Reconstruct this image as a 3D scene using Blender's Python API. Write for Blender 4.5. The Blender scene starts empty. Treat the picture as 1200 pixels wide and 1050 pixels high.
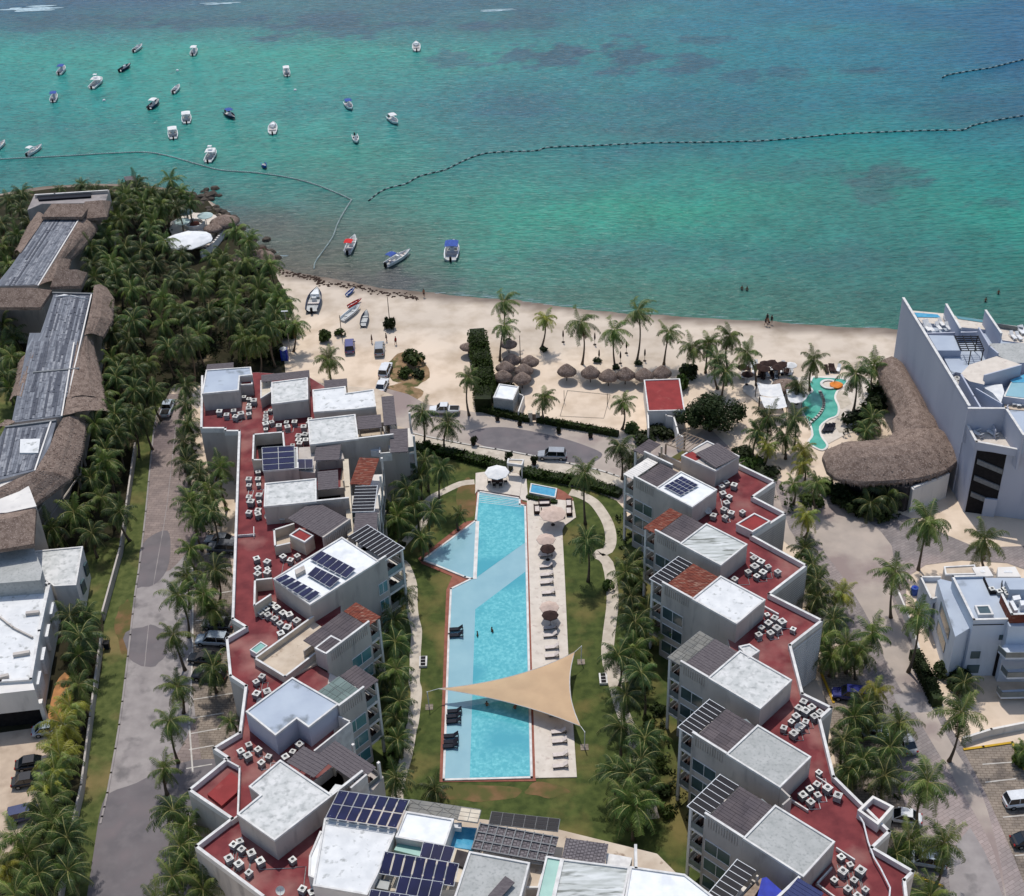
import bpy, math, random
from mathutils import Vector, Matrix, noise
rnd = random.Random(7)
SC = bpy.context.scene
C = SC.collection
R = math.radians
FOC, CH, TH, PH = 1640., 132., R(35.0), R(2.2)
_c, _s, _a, _b = math.cos(TH), math.sin(TH), math.cos(PH), math.sin(PH)
FW = Vector((0, _c, -_s)); _R0 = Vector((1, 0, 0)); _U0 = Vector((0, _s, _c))
RT = _a*_R0 - _b*_U0; UP = _b*_R0 + _a*_U0
CAMP = Vector((0, 0, CH))
def P(u, v, z=0.):
    "survey: the ground or roof point at height z seen at photo position u,v"
    d = RT*((u-600)/FOC) - UP*((v-525)/FOC) + FW
    t = (z-CH)/d.z
    return Vector((d.x*t, d.y*t, z))
def Q(p):
    d = Vector(p)-CAMP; k = d.dot(FW)
    return 600+FOC*d.dot(RT)/k, 525-FOC*d.dot(UP)/k
GR = {'f':(0,0,1),'z1':(0,800,4.2),'z2':(200,830,4.77),'z3':(220,410,4.2),'z4':(430,520,4),'z5':(690,500,4.038),'z5p':(460,720,4.286),
 'z6':(720,700,4.2),'z6a':(250,230,4),'z7':(760,850,3.75),'z7a':(500,300,4),'z8':(220,620,4.038),'z8a':(750,330,4),'zr':(960,760,3.62),
 'zh':(1040,340,7.5),'zh2':(1040,470,6.176),'zv':(1060,650,5.834),'zb1':(440,930,5.454),'zb2':(640,930,5.454),'zb3':(380,880,6.177),
 'z40':(0,400,4.04),'z60':(0,600,4.04),'z20':(0,200,4),'zl':(0,210,7.5),'z68':(680,500,6.56),'z44':(440,480,6),'z59':(590,540,6),'z64':(400,660,3.75),
 'z93':(930,560,4.374),'zc':(860,380,6),'zn':(160,200,6),'zk':(920,330,3.621),'z18':(180,600,4.375),'zd':(850,960,6),'b0':(0,0,4),'b1':(300,0,4),'b3':(900,0,4)}
def G(k, s):
    ox, oy, m = GR[k]; out = []
    for t in s.split():
        x, y = t.split(','); out.append((ox+float(x)/m, oy+float(y)/m))
    return out
def GP(k, s, z=0.): return [P(u, v, z) for u, v in G(k, s)]
# ------------------------------------------------------------------ mesh builder
ORG = {}
def inset(poly, d):
    n = len(poly); A = sum(poly[i].x*poly[(i+1)%n].y-poly[(i+1)%n].x*poly[i].y for i in range(n))
    sg = 1 if A > 0 else -1; out = []
    for i in range(n):
        p, q, r = poly[i-1], poly[i], poly[(i+1)%n]
        e1 = (q-p).to_2d().normalized(); e2 = (r-q).to_2d().normalized()
        n1 = Vector((-e1.y, e1.x))*sg; n2 = Vector((-e2.y, e2.x))*sg
        m = (n1+n2); k = max(.35, (1+n1.dot(n2)))
        o = m/k*d; out.append(Vector((q.x+o.x, q.y+o.y, q.z)))
    return out
class MB:
    def __init__(s): s.v = []; s.f = []; s.m = []
    def add(s, vs, fs, mi=0):
        o = len(s.v); s.v += [tuple(p) for p in vs]; s.f += [tuple(i+o for i in f) for f in fs]; s.m += [mi]*len(fs); return s
    def quad(s, a, b, c, d, mi=0): return s.add([a, b, c, d], [(0, 1, 2, 3)], mi)
    def poly(s, pts, z=None, mi=0):
        pts = [Vector(p) for p in pts]
        if z is not None: pts = [Vector((p.x, p.y, z)) for p in pts]
        n = len(pts); A = sum(pts[i].x*pts[(i+1)%n].y-pts[(i+1)%n].x*pts[i].y for i in range(n))
        if A < 0: pts.reverse()
        from mathutils.geometry import tessellate_polygon
        if n <= 4: return s.add(pts, [tuple(range(n))], mi)
        tr = tessellate_polygon([pts])
        return s.add(pts, [tuple(t) if ((pts[t[1]]-pts[t[0]]).cross(pts[t[2]]-pts[t[0]])).z > 0 else tuple(reversed(t)) for t in tr], mi)
    def prism(s, pts, z0, z1, mi=0, mt=None, bottom=False):
        pts = [Vector(p) for p in pts]; n = len(pts)
        A = sum(pts[i].x*pts[(i+1)%n].y-pts[(i+1)%n].x*pts[i].y for i in range(n))
        if A < 0: pts = pts[::-1]
        lo = [Vector((p.x, p.y, z0)) for p in pts]; hi = [Vector((p.x, p.y, z1)) for p in pts]
        s.add(lo+hi, [(i, (i+1)%n, n+(i+1)%n, n+i) for i in range(n)], mi)
        s.poly(hi, None, mi if mt is None else mt)
        if bottom: s.add(lo[::-1], [tuple(range(n))], mi)
        return s
    def ring(s, pts, w, z0, z1, mi=0):
        i_ = inset(pts, w); n = len(pts)
        A = sum(pts[i].x*pts[(i+1)%n].y-pts[(i+1)%n].x*pts[i].y for i in range(n))
        for k in range(n):
            j = (k+1)%n; a, b, c, d = pts[k], pts[j], i_[j], i_[k]
            if A < 0: a, b, c, d = b, a, d, c
            f = lambda p, z: Vector((p.x, p.y, z))
            s.quad(f(a, z0), f(b, z0), f(b, z1), f(a, z1), mi); s.quad(f(a, z1), f(b, z1), f(c, z1), f(d, z1), mi); s.quad(f(c, z0), f(d, z0), f(d, z1), f(c, z1), mi)
        return s
    def wallline(s, pts, w, z0, z1, mi=0):
        for p, q in zip(pts, pts[1:]): s.bar2(p, q, w, z0, z1, mi)
        return s
    def bar2(s, p, q, w, z0, z1, mi=0):
        e = (Vector((q.x-p.x, q.y-p.y, 0))).normalized(); n = Vector((-e.y, e.x, 0))*w/2; e = e*w/2
        return s.prism([p-e-n, q+e-n, q+e+n, p-e+n], z0, z1, mi, bottom=True)
    def box(s, x0, y0, z0, x1, y1, z1, mi=0, M=None):
        vs = [Vector((x, y, z)) for z in (z0, z1) for x, y in ((x0, y0), (x1, y0), (x1, y1), (x0, y1))]
        if M: vs = [M @ v for v in vs]
        return s.add(vs, [(3, 2, 1, 0), (4, 5, 6, 7), (0, 1, 5, 4), (1, 2, 6, 5), (2, 3, 7, 6), (3, 0, 4, 7)], mi)
    def tube(s, pts, r, n=6, mi=0, cap=True):
        pts = [Vector(p) for p in pts]; rr = r if isinstance(r, (list, tuple)) else [r]*len(pts); vs = []
        for i, p in enumerate(pts):
            t = (pts[min(i+1, len(pts)-1)]-pts[max(i-1, 0)]).normalized()
            x = t.cross(Vector((0, 0, 1)) if abs(t.z) < .9 else Vector((1, 0, 0))).normalized(); y = t.cross(x)
            vs += [p+(x*math.cos(2*math.pi*k/n)+y*math.sin(2*math.pi*k/n))*rr[i] for k in range(n)]
        fs = [(i*n+k, i*n+(k+1)%n, (i+1)*n+(k+1)%n, (i+1)*n+k) for i in range(len(pts)-1) for k in range(n)]
        if cap: fs += [tuple(reversed(range(n))), tuple((len(pts)-1)*n+k for k in range(n))]
        return s.add(vs, fs, mi)
    def lathe(s, prof, n=12, c=(0, 0, 0), mi=0, jit=0, sx=1, sy=1):
        vs = []
        for r, z in prof:
            for k in range(n):
                a = 2*math.pi*k/n; q = r*(1+rnd.uniform(-jit, jit)); vs.append((c[0]+q*math.cos(a)*sx, c[1]+q*math.sin(a)*sy, c[2]+z))
        m = len(prof)
        return s.add(vs, [(i*n+k, i*n+(k+1)%n, (i+1)*n+(k+1)%n, (i+1)*n+k) for i in range(m-1) for k in range(n)]+[tuple((m-1)*n+k for k in range(n))], mi)
    def loft(s, secs, mi=0, cap=True, close=True):
        n = len(secs[0]); vs = [p for q in secs for p in q]; m = n if close else n-1
        fs = [(i*n+k, i*n+(k+1)%n, (i+1)*n+(k+1)%n, (i+1)*n+k) for i in range(len(secs)-1) for k in range(m)]
        if cap: fs += [tuple(reversed(range(n))), tuple((len(secs)-1)*n+k for k in range(n))]
        return s.add(vs, fs, mi)
    def build(s, name, mats, parent=None, smooth=False, org=None, **tags):
        me = bpy.data.meshes.new(name); o = bpy.data.objects.new(name, me)
        g = Vector((0, 0, 0))
        if parent is not None: g = ORG.get(parent.as_pointer(), Vector((0, 0, 0)))
        elif org is not None: g = Vector(org); o.location = g
        ORG[o.as_pointer()] = g
        me.from_pydata([(v[0]-g.x, v[1]-g.y, v[2]-g.z) for v in s.v], [], s.f)
        for m in (mats if isinstance(mats, (list, tuple)) else [mats]): me.materials.append(M[m] if isinstance(m, str) else m)
        me.polygons.foreach_set('material_index', s.m)
        if smooth: me.polygons.foreach_set('use_smooth', [True]*len(me.polygons))
        me.update(); C.objects.link(o); o.parent = parent
        for k, v in tags.items(): o[k] = v
        return o
def tag(o, label=None, cat=None, group=None, kind=None):
    if label: o['label'] = label
    if cat: o['category'] = cat
    if group: o['group'] = group
    if kind: o['kind'] = kind
    return o
def thing(name, label, cat, loc=(0, 0, 0), group=None):
    o = bpy.data.objects.new(name, None); o.empty_display_size = .3; C.objects.link(o); o.location = loc
    ORG[o.as_pointer()] = Vector(loc)
    return tag(o, label, cat, group)
KEEP = []   # python references so as_pointer() keys stay unique
def dup(root, loc, rz=0., label=None, group=None, sc=1., eul=None):
    r = root.copy(); C.objects.link(r); r.location = loc; r.rotation_euler = eul if eul else (0, 0, rz); r.scale = (sc,)*3
    if label: r['label'] = label
    if group: r['group'] = group
    for ch in root.children:
        c = ch.copy(); C.objects.link(c); c.parent = r
        for g in ch.children:
            d = g.copy(); C.objects.link(d); d.parent = c
    return r
def struct(name, mb, m, **k): return tag(mb.build(name, m, **k), kind='structure')
def centroid(pts):
    return Vector((sum(p.x for p in pts)/len(pts), sum(p.y for p in pts)/len(pts), 0))
# ------------------------------------------------------------------ materials
M = {}
def lin(c): return tuple(((x/255)/12.92 if x/255 <= .04045 else ((x/255+.055)/1.055)**2.4) for x in c)+(1,)
def mat(name, c1, c2=None, scale=1., rough=.8, bump=0., c3=None, s3=.15, w3=(.5, .62), metal=0., detail=6, w=(.35, .65), stretch=None, rand=0., coords='P', spec=.15, bs=None, vc=None, trans=0., bd=.05):
    m = bpy.data.materials.new(name); m.use_nodes = True; nt = m.node_tree; N = nt.nodes; L = nt.links
    b = N['Principled BSDF']; b.inputs['Roughness'].default_value = rough; b.inputs['Metallic'].default_value = metal; b.inputs['Specular IOR Level'].default_value = spec
    if coords == 'P': co = N.new('ShaderNodeNewGeometry').outputs['Position']
    else: co = N.new('ShaderNodeTexCoord').outputs['Object']
    if stretch:
        mp = N.new('ShaderNodeMapping'); mp.inputs['Scale'].default_value = stretch[:3]
        if len(stretch) > 3: mp.inputs['Rotation'].default_value = (0, 0, stretch[3])
        L.new(co, mp.inputs[0]); co = mp.outputs[0]
    def nz(sc, de=detail):
        n = N.new('ShaderNodeTexNoise'); n.inputs['Scale'].default_value = sc; n.inputs['Detail'].default_value = de; L.new(co, n.inputs['Vector']); return n.outputs[0]
    def ramp(src, w):
        r = N.new('ShaderNodeMapRange'); r.inputs[1].default_value, r.inputs[2].default_value = w; L.new(src, r.inputs[0]); return r.outputs[0]
    def mix(f, a, bb):
        x = N.new('ShaderNodeMix'); x.data_type = 'RGBA'
        if isinstance(f, float): x.inputs[0].default_value = f
        else: L.new(f, x.inputs[0])
        for k, q in ((6, a), (7, bb)):
            if isinstance(q, tuple): x.inputs[k].default_value = q
            else: L.new(q, x.inputs[k])
        return x.outputs[2]
    cur = lin(c1)
    if vc:
        a = N.new('ShaderNodeVertexColor'); a.layer_name = vc; cur = a.outputs[0]
        if c2: cur = mix(ramp(nz(scale), w), cur, mixm(N, L, cur, lin(c2)))
    elif c2: cur = mix(ramp(nz(scale), w), cur, lin(c2))
    if c3: cur = mix(ramp(nz(s3), w3), cur, lin(c3))
    if rand:
        oi = N.new('ShaderNodeObjectInfo'); hs = N.new('ShaderNodeHueSaturation')
        r = N.new('ShaderNodeMapRange'); r.inputs[3].default_value = 1-rand; r.inputs[4].default_value = 1+rand; L.new(oi.outputs['Random'], r.inputs[0])
        L.new(r.outputs[0], hs.inputs['Value'])
        r2 = N.new('ShaderNodeMapRange'); r2.inputs[3].default_value = .5-rand*.06; r2.inputs[4].default_value = .5+rand*.05; L.new(oi.outputs['Random'], r2.inputs[0]); L.new(r2.outputs[0], hs.inputs['Hue'])
        if isinstance(cur, tuple): hs.inputs['Color'].default_value = cur
        else: L.new(cur, hs.inputs['Color'])
        cur = hs.outputs[0]
    if isinstance(cur, tuple): b.inputs['Base Color'].default_value = cur
    else: L.new(cur, b.inputs['Base Color'])
    if bump:
        bp = N.new('ShaderNodeBump'); bp.inputs['Strength'].default_value = bump; bp.inputs['Distance'].default_value = bd
        L.new(nz(bs or scale*6, 3), bp.inputs['Height']); L.new(bp.outputs[0], b.inputs['Normal'])
    if trans:
        t = N.new('ShaderNodeBsdfTranslucent'); ms = N.new('ShaderNodeMixShader'); ms.inputs[0].default_value = trans
        if isinstance(cur, tuple): t.inputs[0].default_value = cur
        else: L.new(cur, t.inputs[0])
        L.new(b.outputs[0], ms.inputs[1]); L.new(t.outputs[0], ms.inputs[2]); L.new(ms.outputs[0], N['Material Output'].inputs[0])
    M[name] = m; return m
def mixm(N, L, a, c):
    x = N.new('ShaderNodeMix'); x.data_type = 'RGBA'; x.blend_type = 'MULTIPLY'; x.inputs[0].default_value = 1.
    L.new(a, x.inputs[6]); x.inputs[7].default_value = c; return x.outputs[2]
def brickmat(name, c1, c2, mortar, sc, rough=.85, rot=0., rw=.5, rh=.25, ms=.02, c3=None, s3=.2, w3=(.5, .6), bump=0.):
    m = mat(name, c1, c2, .5, rough, c3=c3, s3=s3, w3=w3); nt = m.node_tree; N = nt.nodes; L = nt.links; b = N['Principled BSDF']
    src = b.inputs['Base Color'].links[0].from_socket
    g = N.new('ShaderNodeNewGeometry'); mp = N.new('ShaderNodeMapping'); mp.inputs['Rotation'].default_value = (0, 0, rot); L.new(g.outputs['Position'], mp.inputs[0])
    br = N.new('ShaderNodeTexBrick'); br.inputs['Scale'].default_value = sc; br.inputs['Mortar Size'].default_value = ms; br.inputs['Brick Width'].default_value = rw; br.inputs['Row Height'].default_value = rh
    br.inputs['Color1'].default_value = (1, 1, 1, 1); br.inputs['Color2'].default_value = (.82, .82, .82, 1); br.inputs['Mortar'].default_value = mortar+(1,); L.new(mp.outputs[0], br.inputs['Vector'])
    x = N.new('ShaderNodeMix'); x.data_type = 'RGBA'; x.blend_type = 'MULTIPLY'; x.inputs[0].default_value = 1.; L.new(src, x.inputs[6]); L.new(br.outputs[0], x.inputs[7]); L.new(x.outputs[2], b.inputs['Base Color'])
    return m
# colours are given as 0-255 display values
mat('plaster', (188,180,172), (170,163,157), .35, .85, c3=(142,137,133), s3=.9, w3=(.56, .8), stretch=(1, 1, .25), bump=.1, bs=8)
mat('plaster_white', (220,216,210), (202,199,195), .3, .8, c3=(170,168,166), s3=.7, w3=(.6, .85), stretch=(1, 1, .25))
mat('hotel_paint', (176,180,192), (164,168,182), .12, .75, c3=(148,153,168), s3=.25, w3=(.55, .8), stretch=(1, 1, .3))
mat('villa_paint', (204,212,222), (190,198,210), .25, .75, c3=(165,175,188), s3=.5, w3=(.58, .85), stretch=(1, 1, .3))
mat('trim', (214,213,210), (190,188,186), 1.2, .7)
mat('cream', (206,196,178), (190,178,160), .8, .8)
mat('beige_floor', (196,182,164), (176,160,142), .5, .8, c3=(140,122,106), s3=.9, w3=(.62, .72))
mat('red_roof', (122,58,60), (98,44,48), .55, .8, c3=(158,118,110), s3=.16, w3=(.5, .8), bump=.15, bs=5, detail=9)
mat('red_clean', (138,52,52), (124,46,46), .6, .7, c3=(146,80,74), s3=.7, w3=(.6, .8))
mat('roof_white', (216,217,217), (200,202,203), .7, .75, c3=(160,162,161), s3=1.1, w3=(.58, .7), detail=9)
mat('roof_stain', (206,206,204), (182,184,182), .8, .8, c3=(146,149,148), s3=1.5, w3=(.5, .76), detail=13)
mat('roof_grey', (170,171,169), (156,158,156), .7, .8, c3=(142,145,143), s3=3., w3=(.5, .7), detail=13)
mat('roof_streak', (204,207,206), (166,170,166), 1., .8, c3=(118,121,116), s3=1.3, w3=(.52, .66), stretch=(.3, 1.9, 1, .75), detail=9)
mat('roof_blue', (170,180,192), (158,168,182), .3, .7, c3=(120,128,136), s3=.35, w3=(.6, .7))
mat('roof_clean', (226,228,230), (214,217,220), .9, .6, c3=(198,202,205), s3=.5, w3=(.55, .75), detail=9)
mat('wood_grey', (104,98,100), (82,76,80), 2., .85, stretch=(1, 6, 1, .75), detail=8)
mat('wood_tan', (158,140,122), (126,110,96), 2., .85)
mat('rust', (122,66,52), (94,50,42), 1.4, .85, c3=(136,104,90), s3=2.2, w3=(.55, .65), stretch=(.5, 2, 1, .8), detail=9)
mat('dark_glass', (16,16,24), (26,26,34), .5, .4, spec=.12)
mat('window_glass', (52,68,72), (78,98,102), .25, .12, spec=.8)
mat('teal_glass', (70,120,128), (92,140,146), .4, .12, spec=.8)
mat('frosted', (112,120,122), (98,106,108), .8, .3, spec=.6)
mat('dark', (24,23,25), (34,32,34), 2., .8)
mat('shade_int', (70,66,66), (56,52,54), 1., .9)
mat('white_metal', (222,223,224), (205,206,208), 3., .45, coords='O')
mat('grey_metal', (120,122,124), (104,106,108), 3., .5, coords='O')
mat('ac_side', (150,150,148), (120,121,120), 3., .6, coords='O', rand=.25)
mat('ac_top', (208,207,202), (186,185,180), 4., .5, coords='O', rand=.2)
mat('black', (18,18,20), (26,26,28), 4., .6, coords='O')
mat('fan_dark', (70,70,72), (48,48,50), 4., .6, coords='O', rand=.4)
mat('solar', (22,26,56), (30,34,70), .6, .12, spec=.3)
mat('pool_deep', (76,162,174), (110,188,196), 2.4, .08, spec=.5, w=(.4, .7), bump=.12, bs=1.5, detail=3, c3=(66,152,168), s3=.1)
mat('pool_shelf', (138,176,186), (128,168,180), .3, .1, spec=.5, bump=.05, bs=1.5)
mat('pool_green', (66,150,132), (88,168,150), .7, .1, spec=.5, bump=.1, bs=1.5)
mat('pool_blue', (60,140,176), (86,160,190), 1.4, .1, spec=.5)
mat('blue_tarp', (34,52,160), (26,42,140), 1.4, .4)
mat('blue_roof', (34,48,96), (28,40,84), 2., .4, stretch=(4, .4, 1, .7))
mat('terracotta_edge', (146,94,80), (128,80,68), 1., .85)
mat('deck', (206,197,186), (194,185,174), .8, .8, c3=(176,162,154), s3=1.5, w3=(.58, .75))
mat('path', (196,186,172), (176,166,152), .7, .85, c3=(150,140,128), s3=.9, w3=(.58, .75), detail=9)
mat('grass', (90,97,55), (66,76,40), .9, .95, c3=(122,108,72), s3=.12, w3=(.55, .72), bump=.5, bs=6, detail=10)
mat('lawn', (78,88,46), (56,67,34), .8, .95, c3=(112,102,62), s3=.13, w3=(.5, .68), bump=.6, bs=9, detail=13)
mat('bare_earth', (122,94,68), (104,84,56), .6, .95, c3=(84,84,48), s3=.35, w3=(.42, .6), detail=10)
mat('forecourt', (190,172,152), (174,156,138), .5, .9, c3=(156,138,120), s3=.25, w3=(.5, .7), detail=10)
mat('orange_sand', (184,132,86), (150,110,74), .8, .95)
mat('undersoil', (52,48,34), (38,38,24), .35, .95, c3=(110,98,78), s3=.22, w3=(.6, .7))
mat('scrub_earth', (150,124,96), (120,98,72), .7, .95, c3=(84,84,50), s3=.6, w3=(.5, .6))
mat('plaza', (172,160,150), (156,146,138), .3, .9, c3=(140,126,122), s3=.12, w3=(.52, .66), bump=.2, bs=4, detail=9)
mat('asphalt', (112,107,109), (100,96,99), .6, .85, c3=(116,108,110), s3=.3, w3=(.5, .7), detail=9)
mat('concrete', (152,146,144), (138,132,131), .6, .9, c3=(112,108,108), s3=.35, w3=(.55, .7), bump=.15, bs=4, detail=9)
mat('rock', (84,76,68), (54,50,46), .8, .9, bump=.8)
mat('weed', (62,46,38), (44,34,30), 1.5, .9, bump=.8)
mat('foam', (172,192,200), (134,160,172), 1., .6)
mat('thatch', (130,114,104), (98,83,75), 1.1, .95, c3=(150,134,124), s3=5., w3=(.5, .66), bump=1., bs=9, detail=11)
mat('thatch_edge', (70,52,44), (50,38,34), 3., .95, bump=1., bs=12)
mat('membrane', (112,116,124), (88,92,102), 1.2, .7, c3=(140,145,152), s3=1.2, w3=(.55, .7), stretch=(1.4, .12, 1, -.33), detail=8)
mat('sheet_a', (146,148,153), (122,125,132), 1.2, .7, c3=(92,95,104), s3=.8)
mat('sheet_b', (124,127,134), (104,108,116), 1.2, .7, c3=(128,132,140), s3=.9)
mat('sheet_c', (84,87,96), (70,74,84), 1.2, .7)
mat('sheet_d', (104,107,115), (88,92,101), 1.2, .7, c3=(112,116,124), s3=1.)
mat('trunk', (112,100,86), (80,70,60), 3., .9, coords='O', stretch=(1, 1, 6), bump=.6, bs=10)
mat('frond', (92,114,50), (58,78,32), .9, .45, coords='O', rand=.25, trans=.3, spec=.5)
mat('rachis', (136,132,84), (104,104,60), 2., .5, coords='O', rand=.2)
mat('frond_yellow', (158,154,56), (108,116,40), .9, .5, coords='O', rand=.2, trans=.25, spec=.4)
mat('frond_lit', (138,152,78), (102,120,54), .9, .45, coords='O', rand=.2, trans=.3, spec=.5)  # paler copy of frond; sun highlights put into the colour
mat('frond_dark', (74,94,46), (48,64,28), .9, .45, coords='O', rand=.3, trans=.3, spec=.5)
mat('dead_frond', (104,84,56), (80,64,42), 2., .9, coords='O', rand=.2)
mat('coconut', (84,72,34), None, 1., .6)
mat('leaf_dark', (44,56,26), (28,38,16), 1.2, .6, rand=.2, trans=.15)
mat('leaf', (64,82,34), (42,58,22), 1.2, .6, rand=.25, trans=.2)
mat('leaf_bright', (66,88,28), (46,66,20), 1.2, .6, rand=.2, trans=.2)
mat('bark', (66,54,44), (46,38,32), 3., .9)
mat('sail_cloth', (206,176,142), (198,168,136), .5, .8, trans=.2)
mat('cloth_white', (232,232,230), (214,216,218), 1.2, .75, trans=.15)
mat('umbrella_brown', (62,46,42), (48,36,34), 2., .85)
mat('umbrella_cream', (196,176,164), (182,162,150), 2., .85)
mat('umbrella_teal', (168,186,184), (150,170,170), 1.5, .8)
mat('lounger_dark', (24,26,36), (32,34,44), 3., .7)
mat('lounger_brown', (56,42,38), (44,34,30), 3., .8)
mat('cushion', (206,196,190), (190,180,174), 3., .85)
mat('planter', (58,48,42), (44,38,34), 2., .8)
mat('tyre', (16,16,17), None, 1., .8)
mat('rim', (150,152,154), None, 1., .35, metal=.6)
mat('car_glass', (18,24,30), None, 1., .08, spec=.9)
mat('lamp_red', (150,20,18), None, 1., .3)
mat('lamp_white', (215,215,210), None, 1., .2)
for nm, c in dict(white=(216,218,220), silver=(150,154,160), blue=(24,34,104), black=(20,20,23), navy=(44,54,96), grey=(96,98,104), pale=(168,180,190), violet=(86,84,130)).items():
    mat('paint_'+nm, c, tuple(int(x*.93) for x in c), 2., .25, coords='O', spec=.6)
mat('hull', (226,228,228), (206,209,210), 2., .35, coords='O')
mat('boat_blue', (40,84,170), (34,72,150), 2., .5, coords='O')
mat('boat_red', (200,30,32), (180,26,28), 2., .6, coords='O')
mat('boat_deck', (188,190,188), (160,162,162), 2., .7, coords='O')
mat('boat_dark', (34,40,52), (26,30,40), 2., .6, coords='O')
mat('canvas_blue', (58,86,158), (46,70,136), 2., .7, coords='O')
mat('navy_hull', (30,44,72), (24,36,60), 2., .4, coords='O')
mat('rope_float', (166,180,178), (130,144,144), 1., .6)
mat('float_dark', (26,44,52), (20,34,42), 1., .6)
mat('skin', (142,96,72), (128,86,64), 3., .6, coords='O')
mat('swim_dark', (32,34,44), None, 3., .8)
mat('swim_red', (150,50,46), None, 3., .8)
mat('hair', (28,22,18), None, 3., .8)
mat('yellow_kerb', (196,158,50), (176,140,44), 1.5, .7)
mat('marking', (196,192,186), (172,168,162), 1.5, .8)
mat('orange_plastic', (206,120,40), None, 2., .5)
mat('green_panel', (120,168,158), (104,154,146), .6, .3, spec=.5)
mat('slat_blue', (52,60,92), (36,42,66), 1., .5)
brickmat('paver_pink', (148,134,128), (132,120,116), (.62, .6, .6), 1., rot=R(8), rw=1.1, rh=.55, ms=.035, c3=(118,106,106), s3=.08, w3=(.5, .62))
brickmat('paver_grey', (142,134,132), (126,120,119), (.66, .64, .64), 1., rot=R(-30), rw=.9, rh=.45, ms=.03, c3=(164,150,146), s3=.07, w3=(.5, .62))
brickmat('paver_tan', (150,138,126), (132,122,112), (.6, .58, .56), 1., rot=R(4), rw=.8, rh=.4, ms=.05, c3=(108,100,94), s3=.3, w3=(.52, .66))
brickmat('tile_glass', (124,122,116), (110,110,106), (.4, .4, .4), 1., rot=R(40), rw=1.3, rh=1.3, ms=.05, rough=.4)
brickmat('tile_teal', (108,126,122), (92,110,108), (.4, .42, .42), 1., rot=R(40), rw=1.3, rh=1.3, ms=.04, rough=.4)
brickmat('wood_panel', (98,90,92), (84,78,82), (.62, .62, .62), 1., rot=R(40), rw=1.5, rh=1.5, ms=.04)
brickmat('lattice', (128,122,124), (112,107,110), (.45, .44, .45), 1., rot=R(-10), rw=.4, rh=.4, ms=.06)
# ------------------------------------------------------------------ camera, sky, sun
cam = bpy.data.objects.new('camera', bpy.data.cameras.new('camera')); C.objects.link(cam)
cam.data.sensor_fit = 'HORIZONTAL'; cam.data.sensor_width = 36; cam.data.lens = FOC/1200*36; cam.data.clip_end = 20000; cam.data.clip_start = 1
cam.matrix_world = Matrix((RT, UP, -FW)).transposed().to_4x4(); cam.location = CAMP
SC.camera = cam
w = bpy.data.worlds.new('World'); SC.world = w; w.use_nodes = True
sky = w.node_tree.nodes.new('ShaderNodeTexSky'); sky.sky_type = 'NISHITA'; sky.sun_disc = False
SEL, SAZ = R(65), R(-9)
sky.sun_elevation = SEL; sky.sun_rotation = SAZ; sky.air_density = 1.2; sky.dust_density = 1.5
bg = w.node_tree.nodes['Background']; bg.inputs[1].default_value = .12
w.node_tree.links.new(sky.outputs[0], bg.inputs[0])
sun = bpy.data.objects.new('sun', bpy.data.lights.new('sun', 'SUN')); C.objects.link(sun)
sun.data.energy = 2.95; sun.data.angle = R(.7); sun.data.color = (1, .95, .88)
sd = Vector((math.sin(SAZ)*math.cos(SEL), math.cos(SAZ)*math.cos(SEL), math.sin(SEL)))
sun.rotation_euler = sd.to_track_quat('Z', 'Y').to_euler()
SC.view_settings.view_transform = 'Standard'; SC.view_settings.look = 'None'; SC.view_settings.exposure = .1; SC.view_settings.gamma = 1
# ------------------------------------------------------------------ sea
SEA = [
 (0, [(70,100,128),(73,103,128),(73,103,124),(68,108,128),(60,122,142),(56,118,146),(52,104,138)]),
 (28,[(72,116,132),(76,124,136),(74,118,132),(70,122,134),(60,124,144),(58,122,146),(54,106,140)]),
 (60, [(76,156,154),(77,158,154),(75,154,149),(71,142,146),(61,134,147),(57,126,146),(55,106,139)]),
 (120,[(68,142,146),(70,148,146),(70,138,142),(61,115,131),(61,118,134),(57,124,139),(62,108,132)]),
 (180,[(72,136,138),(72,142,140),(74,144,138),(69,122,129),(67,126,133),(62,140,141),(60,130,138)]),
 (240,[(72,118,120),(78,112,114),(80,118,118),(72,148,138),(72,152,139),(75,134,132),(62,144,137)]),
 (300,[(80,100,105),(90,97,102),(95,110,111),(79,140,132),(72,127,128),(75,124,125),(68,132,127)]),
 (350,[(96,98,104),(96,92,98),(98,98,102),(92,122,118),(84,124,118),(80,119,117),(74,117,114)]),
 (400,[(106,110,112),(106,110,112),(112,120,114),(104,126,118),(94,124,114),(88,120,112),(84,116,110)])]
WEEDS = [(640,65,48,12,1),(735,65,42,18,1),(812,74,30,14,.9),(822,46,28,6,.8),(870,88,26,8,.7),(955,33,22,5,.7),(1015,82,38,8,1),(925,85,28,8,.7),(1040,208,34,20,.5),(1165,236,30,8,.5),
 (550,33,32,8,1),(490,26,24,5,.8),(395,28,62,13,.9),(320,43,24,5,1),(530,70,32,9,.7),(100,26,110,9,.8),(240,24,80,8,.6),(620,24,40,14,.7),(330,345,60,14,.6),(400,330,90,10,.7),(480,330,60,10,.4),(800,140,110,26,.35),(620,118,50,14,.5),(1150,135,70,18,.5),(960,200,90,12,.35),(90,150,90,12,.22),(1100,40,70,16,.2),(260,258,90,18,.3),(700,300,120,12,.25),(1000,300,120,12,.22)]
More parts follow.
